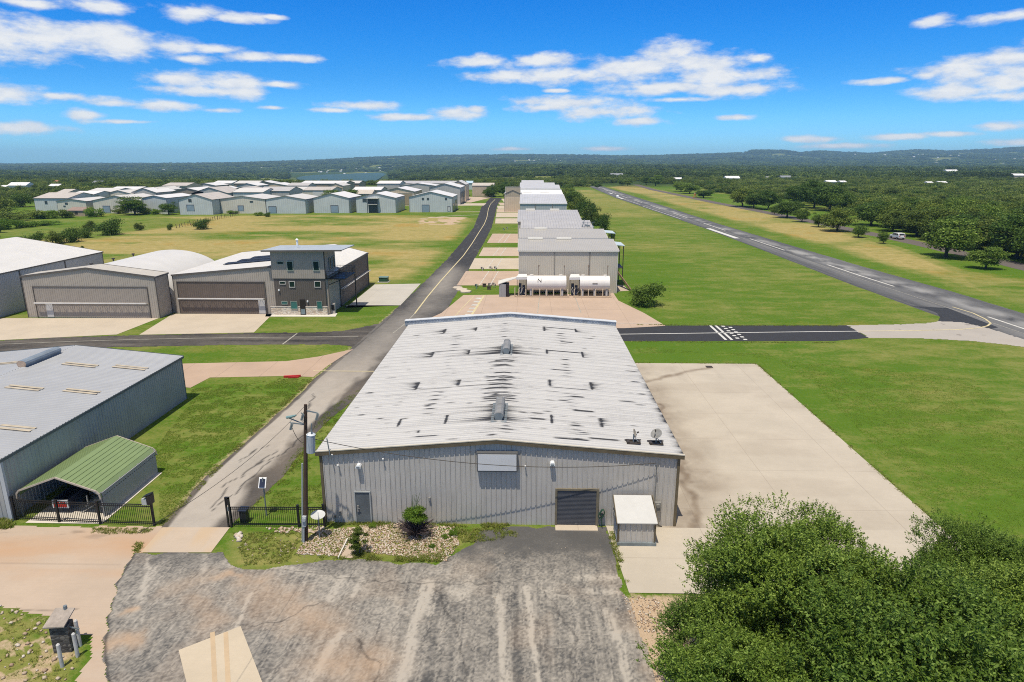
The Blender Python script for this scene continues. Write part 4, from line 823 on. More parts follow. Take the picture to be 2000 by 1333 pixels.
# ---------- grey building at left
gw=M_paint('slate_wall',(.36,.365,.355),.45,.1,.5,.1,.3);gr_=M_paint('blue_grey_roof',(.355,.36,.365),.45,.06,.5,.1)
t=hangar('metal_building','blue grey roofed metal building with tan skylight panels at the left edge','warehouse',-51.5,-31.9,36.3,58.2,4.1,5.05,'y',gw,gr_,M_paint('slate_trim',(.1,.115,.12),.5,.1,1),True,.305,.15,ridge=-41.7)
def zr(x): return 4.1+.95*(1-abs(x+41.7)/9.8)+.1
skm=M_paint('skylight_tan',(.47,.40,.29),.5,.2,2)
for px,py,l in ((157,714,2.8),(255,721,2.8),(48,759,2.6),(160,768,2.6),(32,840,2.3),(15,709,2.)):
    x,y=G(px,py,5.);x,y=G(px,py,zr(x));s_=.95/9.8*(1 if x>-41.7 else -1);m=MB();h=l/2;n=Vector((s_,0,1)).normalized()
    for k in (-.22,.22): m.ext([(x-h,y+k-.13,zr(x-h)+.0),(x+h,y+k-.13,zr(x+h)+.0),(x+h,y+k+.13,zr(x+h)+.0),(x-h,y+k+.13,zr(x-h)+.0)],(0,0,.02))
    m.build('skylight',skm,t)
yv=51.6;m=MB();z=5.08;prof=[(-.30,.0),(-.42,.3),(-.36,.45),(-.18,.55),(.18,.55),(.36,.45),(.42,.3),(.30,0)]
m.ext([(-41.7+a,yv,z+b) for a,b in prof],(0,4.3,0));v=m.build('ridge_vent',M_paint('vent_slate',(.20,.235,.27),.5,.2,1),t);m=MB();m.ext([(-41.7+a*.95,yv-.02,z+b*.96) for a,b in prof],(0,.015,0));m.build('vent_end',M_paint('rusty_cream',(.45,.33,.24),.6,.3,3),v)
m=MB();m.box(-31.98,-31.74,36.16,36.34,0,4.1);m.build('corner_post',M_paint('pale_corner',(.42,.44,.45),.5,.1,1),t)
# ---------- green carport
cp=thing('carport',(-28.3,36.9,0),'low carport with green ribbed metal roof beside the grey building','carport')
cx0,cx1,cy0,cy1=-31.6,-26.3,36.8,42.9;ce,cr=1.72,2.75;cmx=(cx0+cx1)/2
gm=M_paint('green_roof_metal',(.215,.285,.125),.4,.06,1.,.1);
m=MB()
for xa,xb in ((cx0,cmx),(cx1,cmx)):
    pts=[(xa,ce-.35),(xa+(cmx-xa)*.02,ce-.08),(xa+(cmx-xa)*.1,ce+.12),(cmx,cr)]
    for (a,za),(b,zb) in zip(pts[:-1],pts[1:]): m.ext([(a,cy0-.15,za),(b,cy0-.15,zb),(b,cy0-.15,zb+.04),(a,cy0-.15,za+.04)],(0,cy1-cy0+.3,0))
m.build('roof',gm,cp)
m=MB()
for sgn,xa in ((1,cx0),(-1,cx1)):
    for k in range(1,9):
        f=k/9.;xx=xa+(cmx-xa)*f;zz=(ce+.12)+(cr-ce-.12)*max(0,(f-.1)/.9)+.04;m.box(xx-.014,xx+.014,cy0-.15,cy1+.15,zz-.01,zz+.02)
m.build('roof_rib',M_paint('green_rib',(.13,.18,.07),.5,.1,1),cp)
m=MB();fr=[(cx0,ce-.4),(cx0+.05,ce-.08),(cx0+.22,ce+.12),(cmx,cr),(cx1-.22,ce+.12),(cx1-.05,ce-.08),(cx1,ce-.4)]
for yy in (cy0-.17,cy1+.15):
    for (a,za),(b,zb) in zip(fr[:-1],fr[1:]): m.bar((a,yy,za),(b,yy,zb),.07,.10)
m.build('edge_trim',M_paint('tan_trim',(.42,.36,.29),.5,.1,2),cp)
m=MB();rib_wall(m,(cx1,cy0),(cx1,cy1),0,ce-.06,.25,.02);rib_wall(m,(cx1,cy1),(cx0,cy1),0,ce+.1,.25,.02);m.build('wall',M_paint('carport_wall',(.36,.35,.34),.5,.06,1),cp,normals=False)
m=MB();
for yy in (cy0,cy0+2,cy0+4): m.bar((cx0+.04,yy,0),(cx0+.04,yy,ce),.06);m.bar((cx1-.06,yy,0),(cx1-.06,yy,ce),.06)
for xx in (cx0,cx1): m.box(xx-.03,xx+.03,cy0,cy1,ce-.1,ce-.04)
m.build('post',M_paint('post_grey',(.3,.3,.3),.5,.1,1),cp)
slab('carport_floor',[(-30.8,35.95),(-26.,35.95),(-26.,42.9),(-30.8,42.9)],.03,M_concrete('concrete_carport',(.62,.56,.47),(.4,.3,.2)),'pale concrete strip under the green carport')
# trailer and boat inside
tr2=thing('utility_trailer',(-29.2,37.2,.03),'small dark trailer with a red and white tail panel under the carport','trailer')
m=MB();m.box(-29.75,-28.8,37.15,40.2,.45,.55);m.box(-29.78,-29.72,37.15,40.2,.55,1.0);m.box(-28.83,-28.77,37.15,40.2,.55,1.0);m.box(-29.72,-28.83,40.15,40.2,.55,1.);m.build('trailer_bed',M_paint('trailer_dark',(.03,.035,.06),.5,.2,2),tr2)
m=MB();m.box(-29.78,-28.77,37.08,37.14,.42,.98);pn=m.build('tailgate',M_paint('tail_white',(.6,.6,.6),.5,.1,2),tr2)
m=MB();m.box(-29.68,-28.87,37.055,37.075,.5,.72);
for k in range(4): m.box(-29.62+k*.19,-29.5+k*.19,37.055,37.075,.76,.86)
m.build('tail_reflector',M_paint('tail_red',(.45,.03,.02),.4,.1,2),pn)
for xx in (-29.9,-28.75):
    m=MB();m.tube([(xx,38.6,.33),(xx+.16,38.6,.33)],.3,14);m.build('wheel',M_paint('rubber',(.02,.02,.02),.8,.1,2),tr2)
bt=thing('motor_boat',(-27.5,38.,.03),'covered white boat hull with outboard frame in the dark end of the carport','boat')
m=MB();secs=[(38.3,.55,.55),(39.3,.62,.5),(40.6,.55,.5),(41.7,.3,.6),(42.3,.05,.8)];n0=[]
for y,hw,zb in secs:
    n0.append(len(m.v));m.v+=[(-27.4-hw,y,1.2),(-27.4-hw*.9,y,.85),(-27.4,y,zb),(-27.4+hw*.9,y,.85),(-27.4+hw,y,1.2),(-27.4,y,1.3)]
for a,b in zip(n0[:-1],n0[1:]):
    for k in range(6): m.f.append((a+k,a+(k+1)%6,b+(k+1)%6,b+k))
m.f.append(tuple(n0[0]+k for k in range(6)));m.build('hull',M_paint('hull_white',(.55,.55,.55),.4,.1,1),bt)
m=MB();m.bar((-27.9,37.4,.4),(-27.4,38.4,.5),.07);m.bar((-26.9,37.4,.4),(-27.4,38.4,.5),.07);m.bar((-27.8,37.5,.4),(-27.8,37.5,1.1),.06);m.bar((-28.1,37.2,.05),(-27.4,37.6,.45),.05);m.box(-27.95,-26.85,38.3,41.5,.28,.36);m.build('trailer_frame',M_paint('frame_pale',(.5,.48,.42),.5,.1,1),bt)
for xx in (-28.1,-26.95):
    m=MB();m.tube([(xx,39.8,.3),(xx+.14,39.8,.3)],.27,14);m.build('wheel',_mc[('rubber',)],bt)
# ---------- leftmost pale hangar, quonset, tower building
taupe=M_paint('taupe_wall',(.42,.365,.30),.45,.06,.6,.1);taupe_d=M_paint('taupe_trim',(.12,.105,.09),.5,.1,1)
t=hangar('metal_building','long grey wall metal hangar with plain white roof behind the curved hangar, left edge','hangar',-105,-75.2,88,116,6.1,8.6,'y',M_paint('cool_grey_wall',(.40,.40,.39),.45,.06,.5),M_paint('white_roof',(.54,.525,.50),.5,.04,.4),taupe_d,True,.31)
m=MB();
for yy in (96,106): m.box(-75.16,-75.1,yy,yy+.18,0,6.0)
m.build('wall_seam',taupe_d,t)
h1=hangar('front_hangar','taupe gabled hangar front with wide bi-fold door left of the tower building','hangar',-71.1,-52.1,91,94.4,5.95,7.15,'y',taupe,M_paint('taupe_roof',(.43,.40,.35),.45,.06,.6),taupe_d,True,.31,.12,trim=.3)
dk=M_paint('door_taupe',(.33,.285,.235),.5,.08,.8)
def bifold(t,x0,x1,z1,y,mat,entry,lab):
    m=MB();rib_wall(m,(x0,y),(x1,y),.12,z1,.31,.03);m.box(x0,x1,y+.0,y+.1,.05,.12);d=m.build('bifold_door',mat,t,normals=False);d['label']=lab
    zm=z1*.49;m=MB();m.box(x0+.1,x1-.1,y-.12,y-.04,zm-.05,zm+.02);m.box(x0+.1,x1-.1,y-.60,y-.46,zm-.02,zm+.14)
    n=int((x1-x0)/1.0)
    for k in range(n+1):
        xx=x0+.1+(x1-x0-.25)*k/n;m.bar((xx,y-.05,zm),(xx,y-.5,zm+.05),.05)
        if k<n: xb=xx+(x1-x0-.25)/n;m.bar((xx,y-.5,zm+.05),((xx+xb)/2,y-.05,zm-.02),.035);m.bar(((xx+xb)/2,y-.05,zm-.02),(xb,y-.5,zm+.05),.035)
    m.build('truss',M_paint('truss_pale',(.68,.65,.60),.5,.1,1),d)
    m=MB();m.box(x0-.1,x0,y-.08,y+.05,0,z1+.1);m.box(x1,x1+.1,y-.08,y+.05,0,z1+.1);m.box(x0,x1,y-.08,y+.05,z1,z1+.1);m.build('frame',taupe_d,d)
    m=MB();m.box(entry,entry+.95,y-.08,y-.035,.1,2.15);m.build('entry_door',M_paint('entry_white',(.48,.46,.43),.5,.08,1),d)
    for xx in (x0-.35,x0+2): pass
    return d
bifold(h1,-69.6,-53.4,4.45,90.93,dk,-68.2,'wide taupe folding door with a pale entry door at its left')
q=thing('quonset_hangar',(-60.8,94.6,0),'white barrel roofed hangar behind the taupe gabled front','hangar')
rad=9.3;prof=[]
for k in range(25):
    a=math.pi*k/24;prof.append((-60.8-rad*math.cos(a),6.9*math.sin(a)**.8))
V=[];ysq=np.arange(94.6,113.2,.25);Vq=[]
for i,yy in enumerate(ysq):
    o_=.04 if i%2 else 0
    for a,b in prof: Vq.append(((a+60.8)*(1+o_/8),yy-94.6,b*(1+o_/8)))
np_=len(prof);i,j=np.meshgrid(np.arange(len(ysq)-1),np.arange(np_-1),indexing='ij');k=(i*np_+j).ravel();np_mesh('barrel_shell',Vq,np.stack([k,k+1,k+np_+1,k+np_],1),M_paint('quonset_white',(.58,.56,.52),.45,.05,.5),q)
m=MB()
for yy in (94.65,113.05): m.ext([(a,yy,b) for a,b in prof],(0,.03,0))
m.build('end_wall',taupe,q)
for yy in (98,103.5,109):
    m=MB();a=prof[8];m.tube([(a[0],yy,a[1]-.1),(a[0],yy,a[1]+.5)],.12,8);m.tube([(a[0],yy,a[1]+.45),(a[0],yy,a[1]+.62)],.24,8);m.build('roof_vent',M_darktrim,q)
tb=hangar('tower_building','taupe hangar with dark three storey tower, stone base and solar panels','hangar',-51.2,-28.6,94.,118.5,5.7,7.2,'y',taupe,M_paint('white_roof2',(.54,.52,.49),.45,.05,.5),taupe_d,True,.31,.12,ridge=-34.5,trim=.3)
brn=M_paint('door_brown',(.155,.12,.095),.5,.1,.8)
bifold(tb,-50.6,-37.9,4.7,93.93,brn,-39.0,'wide dark brown folding door with pale entry door at its right')
# side door (right wall)
m=MB();rib_wall(m,(-28.53,99.6),(-28.53,117.6),.12,5.7,.31,.03);sd=m.build('side_door',brn,tb,normals=False);m=MB();m.box(-28.00,-27.92,99.7,117.5,2.75,2.82);m.box(-28.50,-28.40,99.7,117.5,2.65,2.72)
for k in range(17): yy=99.9+k*1.08;m.bar((-28.45,yy,2.7),(-27.96,yy,2.78),.05);m.bar((-28.45,yy,2.7),(-27.96,yy+.54,2.78),.035)
m.build('truss',_mc[('truss_pale',)],sd);m=MB();m.box(-28.56,-28.40,99.4,99.6,0,5.85);m.box(-28.56,-28.40,117.6,117.8,0,5.85);m.box(-28.56,-28.40,99.6,117.6,5.7,5.85);m.build('frame',taupe_d,sd)
# solar panels
pvm=NT('solar_panel');s_=pvm.sep(pvm.tc);a_=pvm.math('LESS_THAN',pvm.math('FRACT',pvm.math('MULTIPLY',s_[0],1.0)),.06);b__=pvm.math('LESS_THAN',pvm.math('FRACT',pvm.math('MULTIPLY',s_[1],.6)),.05);pvm.set('Base Color',pvm.mix(pvm.math('MAXIMUM',a_,b__),(.018,.02,.026),(.07,.07,.07)));pvm.set('Roughness',.5);pvm.set('Specular IOR Level',.15)
zt=lambda x:5.7+1.5*(x+51.5)/17+.14
for ya_,yb_,xa_,xb_ in ((100.2,102.0,-46.5,-37.4),(103.,104.8,-45.5,-37.2),(105.8,107.4,-44.5,-37.)):
    m=MB();m.ext([(xa_,ya_,zt(xa_)),(xb_,ya_,zt(xb_)),(xb_,yb_,zt(xb_)+.05),(xa_,yb_,zt(xa_)+.05)],(0,0,.06));m.build('solar_panel',pvm.m,tb)
# tower
tw_u=M_paint('tower_upper',(.35,.305,.25),.45,.05,.8);tw_l=M_paint('tower_lower',(.125,.105,.088),.45,.08,.8)
TX0,TX1,TY0,TY1=-36.35,-29.0,93.6,99.2
m=MB();
for p,q_ in (((TX0,TY0),(TX1,TY0)),((TX1,TY0),(TX1,TY1)),((TX1,TY1),(TX0,TY1)),((TX0,TY1),(TX0,TY0))): rib_wall(m,p,q_,1.15,5.35,.31,.03)
m.build('tower_lower_wall',tw_l,tb,normals=False)
m=MB();e=.12
for p,q_ in (((TX0-e,TY0-e),(TX1+e,TY0-e)),((TX1+e,TY0-e),(TX1+e,TY1)),((TX1+e,TY1),(TX0-e,TY1)),((TX0-e,TY1),(TX0-e,TY0-e))): rib_wall(m,p,q_,5.35,9.25,.31,.03)
m.quad((TX0-e,TY0-e,5.35),(TX0-e,TY1,5.35),(TX1+e,TY1,5.35),(TX1+e,TY0-e,5.35));m.build('tower_upper_wall',tw_u,tb,normals=False)
t_=NT('ledge_stone');v=t_.voro(2.2,'F1',(1.,1,3.2),1);ed=t_.voro(2.2,'DISTANCE_TO_EDGE',(1.,1,3.2));sc_=t_.sep(v);c=t_.ramp(sc_[0],[(0,(.46,.34,.24)),(.4,(.66,.54,.40)),(.75,(.75,.67,.55)),(1,(.58,.44,.31))]);c=t_.mix(t_.math('LESS_THAN',ed,.05),c,(.38,.34,.29));t_.set('Base Color',c);t_.set('Roughness',.9);t_.bump(ed,.6,.05);stone=t_.m
m=MB();dxa,dxb=HY(586,600,93.5)[0],HY(597,600,93.5)[0]
m.box(-37.1,dxa,TY0-.12,TY0+.1,0,1.2);m.box(dxb,TX1+.12,TY0-.12,TY0+.1,0,1.2);m.box(TX1-.1,TX1+.12,TY0+.1,TY1,0,1.2);m.build('stone_base',stone,tb)
m=MB();m.box(-37.15,dxa,TY0-.17,TY0+.05,1.2,1.28);m.box(dxb,TX1+.17,TY0-.17,TY0+.05,1.2,1.28);m.build('stone_cap',M_paint('cap_pale',(.55,.5,.43),.8,.1,2),tb)
m=MB();m.ext([(TX0-1.1,TY0-.9,9.35),(TX1+3.0,TY0-.9,9.45),(TX1+3.0,TY1+.6,9.30),(TX0-.9,TY1+.6,9.20)],(0,0,.12));m.build('tower_roof',M_paint('tower_roof_metal',(.40,.42,.42),.4,.1,1),tb)
m=MB();m.ext([(TX0-1.1,TY0-.95,9.25),(TX1+3.0,TY0-.95,9.35),(TX1+3.0,TY0-.95,9.56),(TX0-1.1,TY0-.95,9.46)],(0,.05,0));m.build('roof_edge',taupe_d,tb)
m=MB();zc=Vector((-33.5,96.5,9.6));m.tube([zc,zc+Vector((0,0,.9))],.15,8);m.tube([zc+Vector((0,0,.9)),zc+Vector((0,0,1.1))],[.25,.1],8);m.build('roof_vent',lt,tb)
tgl=M_paint('teal_glass',(.045,.16,.14),.12,.2,.5);dgl=M_paint('dark_glass',(.012,.03,.025),.1,.2,.5);wf=M_paint('window_frame_sage',(.30,.33,.28),.5,.1,1)
def win(px0,px1,py0,py1,gm_,y,fw=.1,mat=wf):
    a=HY(px0,(py0+py1)/2,y);b=HY(px1,(py0+py1)/2,y);z1=HY(px0,py0,y)[2];z0=HY(px0,py1,y)[2]
    m=MB();x0,x1=a[0],b[0];m.box(x0,x1,y-.07,y,z1-fw,z1);m.box(x0,x1,y-.07,y,z0,z0+fw);m.box(x0,x0+fw,y-.07,y,z0+fw,z1-fw);m.box(x1-fw,x1,y-.07,y,z0+fw,z1-fw);o=m.build('window',mat,tb)
    m=MB();m.box(x0+fw,x1-fw,y-.03,y,z0+fw,z1-fw);m.build('pane',gm_,o)
yu=TY0-.15;yl=TY0-.03
win(541,554,510.5,517,dgl,yu,.08);win(560,573,510,530,dgl,yu);win(611,624,510,530,dgl,yu)
win(546,558,549.5,556,dgl,yl,.08,M_paint('frame_pale2',(.5,.47,.42),.5,.1,1));win(564.5,576.5,549.5,562,dgl,yl,.09,_mc[('frame_pale2',)]);win(614,627,549.5,562,dgl,yl,.09,_mc[('frame_pale2',)])
win(550,562,588.5,595,tgl,yl,.08);win(568,581,588.5,604,tgl,yl-.12,.06);win(619,629.5,588.5,604,tgl,yl-.12,.06)
m=MB();m.box(dxa+.03,dxb-.03,TY0-.12,TY0+.0,0,2.3);dd_=m.build('door',M_paint('door_dark',(.03,.024,.02),.4,.1,1),tb);m=MB();m.box(dxa+.12,dxb-.12,TY0-.14,TY0-.12,.15,.9);m.build('pane',M_paint('door_pane',(.2,.25,.27),.2,.1,1),dd_)
for px,py in ((601,589),(545,567)):
    c=HY(px,py,TY0-.1);m=MB();m.box(c[0]-.1,c[0]+.1,TY0-.22,TY0-.05,c[2]-.12,c[2]+.12);m.build('wall_light',lt,tb)
# side windows, stair balcony
for y_,z_,w_,h_ in ((96.2,7.1,.9,1.6),(97.9,7.1,.9,1.6)): panel_side(tb,'window',TX1+.16,y_-w_/2,y_+w_/2,z_-h_/2,z_+h_/2,dgl,wf)
for y_,z_ in ((95.6,4.2),(97.9,3.7),(97.9,1.9)):
    m=MB();m.box(TX1+.03,TX1+.08,y_-.35,y_+.35,z_-.35,z_+.35);m.build('sun_glint_panel',_mc[('frame_pale2',)],tb)  # pale boxes added in place of sun glints on the side wall
blk=M_paint('black_steel',(.015,.016,.018),.45,.2,2)
m=MB();m.box(TX1+.1,TX1+3.0,TY0+.3,TY1+.5,5.15,5.3);bal=m.build('balcony',blk,tb)
m=MB()
xr_=TX1+2.98
for yy in np.arange(TY0+.35,TY1+.5,.5): m.bar((xr_,yy,5.3),(xr_,yy,6.35),.04)
for xx in np.arange(TX1+.2,xr_,.45): m.bar((xx,TY0+.32,5.3),(xx,TY0+.32,6.35),.04);m.bar((xx,TY1+.48,5.3),(xx,TY1+.48,6.35),.04)
for z in (5.6,5.95,6.35): m.bar((xr_,TY0+.3,z),(xr_,TY1+.5,z),.05);m.bar((TX1+.1,TY0+.32,z),(xr_,TY0+.32,z),.05);m.bar((TX1+.1,TY1+.48,z),(xr_,TY1+.48,z),.05)
m.build('railing',blk,bal);m=MB()
for yy in (TY0+.6,TY1-.2): m.bar((TX1+.1,yy,4.2),(TX1+2.4,yy,5.15),.1)
m.bar((xr_-.1,TY1+.3,0),(xr_-.1,TY1+.3,5.15),.14);m.build('bracket',blk,bal)
m=MB();m.tube([(TX1+.2,TY0-.05,9.2),(TX1+.2,TY0-.05,5.4)],.06,6);m.tube([(TX1+.1,TY1+.3,5.1),(TX1+.1,TY1+.3,.6),(TX1+.5,TY1+.1,.3),(TX1+1.5,TY1-.3,.1)],.07,6);m.build('downpipe',M_darktrim,tb)
m=MB();c=G(648,604);m.box(TX1+.4,TX1+.95,TY0+.9,TY0+1.4,.05,1.5);o=m.build('outdoor_unit',M_paint('unit_pale',(.42,.38,.34),.5,.1,2));tag(o,'tall pale utility cabinet beside the tower building corner','cabinet');m=MB();m.box(TX1+.45,TX1+.9,TY0+.86,TY0+.895,.5,1.3);m.build('grille',blk,o)
# ---------- hangar row right of the road
tan=M_paint('row_wall_tan',(.53,.475,.385),.45,.06,.5,.08);rg=M_paint('row_roof_grey',(.385,.365,.33),.45,.05,.4);crt=M_paint('row_trim_cream',(.60,.57,.50),.5,.06,1)
rg2=sid('row_roof_far',(.42,.40,.37),0,.62,.8);tanf=sid('row_wall_far',(.50,.47,.41),0,.62,.8);bluew=sid('row_wall_blue',(.40,.42,.41),0,.62,.8);whr=M_paint('row_roof_white',(.72,.71,.68),.5,.03,.3);bluer=sid('row_roof_blue',(.50,.49,.47),0,.62,.85)
ROWH=[(1014,1207,111,128.3,7.2,8.1,tan,rg,True,'tan metal hangar with grey ribbed roof directly behind the fuel tanks'),
(1016,1190,130,147,7.2,8.1,tan,rg,True,'second tan hangar behind the fuel tanks, light blue awning at its right end'),
(1019,1160,149,167.5,7.2,8.2,tanf,rg2,False,'third hangar behind the fuel tanks, cluttered roof deck at its right'),
(1012,1138,169,205,7.0,8.6,tanf,rg2,False,'fourth hangar behind the fuel tanks, two cream vents on its ridge'),
(1016,1108,239,290,7.2,9.2,bluew,bluer,False,'blue grey walled hangar with two roof slots halfway down the row'),
(1013,1100,305,345,7.2,8.6,tanf,whr,False,'bright white roofed hangar with four roof slots down the row'),
(1016,1094,372,402,7.2,8.8,bluew,bluer,False,'pale blue roofed hangar behind the bright white roof in the row'),
(1016,1084,414,440,7.2,8.8,bluew,bluer,False,'small far hangar second from the end of the row'),
(1019,1062,455,478,7.6,9.2,tanf,bluer,False,'farthest hangar at the end of the row on the right')]
RH=[]
for i,(a,b,y0,y1,ez,rz,wm,rm,geo,lb) in enumerate(ROWH):
    xa=GX(a,y0);xb=GX(b,y0)
    if i==0: xa,xb=-1.4,15.05
    t=hangar('row_hangar',lb,'hangar',xa,xb,y0,y1,ez,rz,'x',wm,rm,crt,geo,.31,.18,group='hangars in the row right of the long road');RH.append((t,xa,xb,y0,y1,ez,rz))
def rvent(i,f0,f1,mat,dz=.05,yo=0,h=.3,w=.5):
    t,xa,xb,y0,y1,ez,rz=RH[i];L_=xb-xa;ym=(y0+y1)/2+yo
    m=MB();x0=xa+L_*f0;x1=xa+L_*f1;z=rz+dz-abs(yo)*(rz-ez)/((y1-y0)/2)
    m.ext([(x0,ym-w,z),(x0,ym-w*.8,z+h),(x0,ym+w*.8,z+h),(x0,ym+w,z)],(x1-x0,0,0));m.build('ridge_vent',mat,t)
for f in ((.09,.25),(.40,.56)): rvent(0,*f,crt)
rvent(1,.17,.32,crt);rvent(3,.12,.28,crt);rvent(3,.54,.70,crt)
for f in ((.06,.2),(.28,.42)): rvent(4,*f,galvd,-.02,-10,.08,.4)
for f in ((.10,.3),(.5,.7)):
    rvent(5,*f,M_lineg,.0,-6,.08,.6);rvent(5,*f,M_lineg,.0,-12,.08,.6)
# seams + downpipes on the first walls
t0=RH[0][0]
for px in (1083,1151):
    x=HY(px,530,111)[0];m=MB();m.box(x-.05,x+.05,110.9,110.97,0,7.1);m.build('downpipe',M_paint('pipe_grey',(.2,.19,.17),.5,.1,1),t0)
for px in (1046,1080):
    x=GX(px,239);m=MB();m.box(x-.1,x+.1,238.85,238.97,0,7.1);m.build('downpipe',_mc[('pipe_grey',)],RH[4][0])
awn=M_paint('awning_blue',(.46,.53,.55),.5,.06,1)
def awning(i,w,d,z):
    t,xa,xb,y0,y1,ez,rz=RH[i];ym=(y0+y1)/2;m=MB();m.ext([(xb+.1,ym-d,z+.1),(xb+w,ym-d,z-.1),(xb+w,ym+d,z-.1),(xb+.1,ym+d,z+.1)],(0,0,.1));a=m.build('awning',awn,t)
    m=MB()
    for yy in (ym-d+.2,ym+d-.2): m.bar((xb+w-.2,yy,0),(xb+w-.2,yy,z-.08),.14);m.bar((xb+w*.45,yy,0),(xb+w*.45,yy,z),.12)
    m.bar((xb+.1,ym-d+.2,3.4),(xb+w-.2,ym-d+.2,3.4),.12);m.box(xb+.1,xb+w-.1,ym-d+.1,ym+d-.1,3.3,3.4);m.build('post',M_darktrim,a)
awning(0,2.0,2.6,7.3);awning(1,2.4,2.6,7.5)
m=MB();t,xa,xb,y0,y1,ez,rz=RH[2];m.box(xb-2.2,xb+.6,150,156,7.3,7.4)
for k in range(5): m.bar((xb-2.2+.6*k,150,7.4),(xb-2.2+.6*k,150,8.5),.06)
m.bar((xb-2.2,150,8.5),(xb+.6,150,8.5),.08);m.bar((xb-2.1,150.5,7.4),(xb-1.6,151,9.),.12);m.bar((xb-1.5,151,7.8),(xb-.4,151,7.6),.3);m.build('roof_deck',galvd,t)
m=MB();m.quad((15.2,112.5,.02),(15.2,119,.02),(17.3,119,.02),(17.6,113.5,.02));o=m.build('patio_slab',C_pink2,None,normals=False);a=o.data.attributes.new('mask','FLOAT_COLOR','POINT');a.data.foreach_set('color',[0,0,0,1]*4);tag(o,'small tan patio slab at the right end of the first hangar','patio',kind='structure')
m=MB();m.bar((15.6,118.5,3.2),(17.8,113,.2),.12,.3);m.bar((15.6,119.4,3.2),(17.8,113.9,.2),.12,.3)
for k in range(9): f=k/9;m.box(15.6+2.2*f,15.9+2.2*f,118.3-5.5*f,119.6-5.5*f,3.05-3*f,3.1-3*f)
m.build('stair',M_paint('stair_wood',(.25,.17,.1),.7,.2,2),t0)
m=MB();m.box(xa+0,xb-0,110.0,110.95,0,.1);
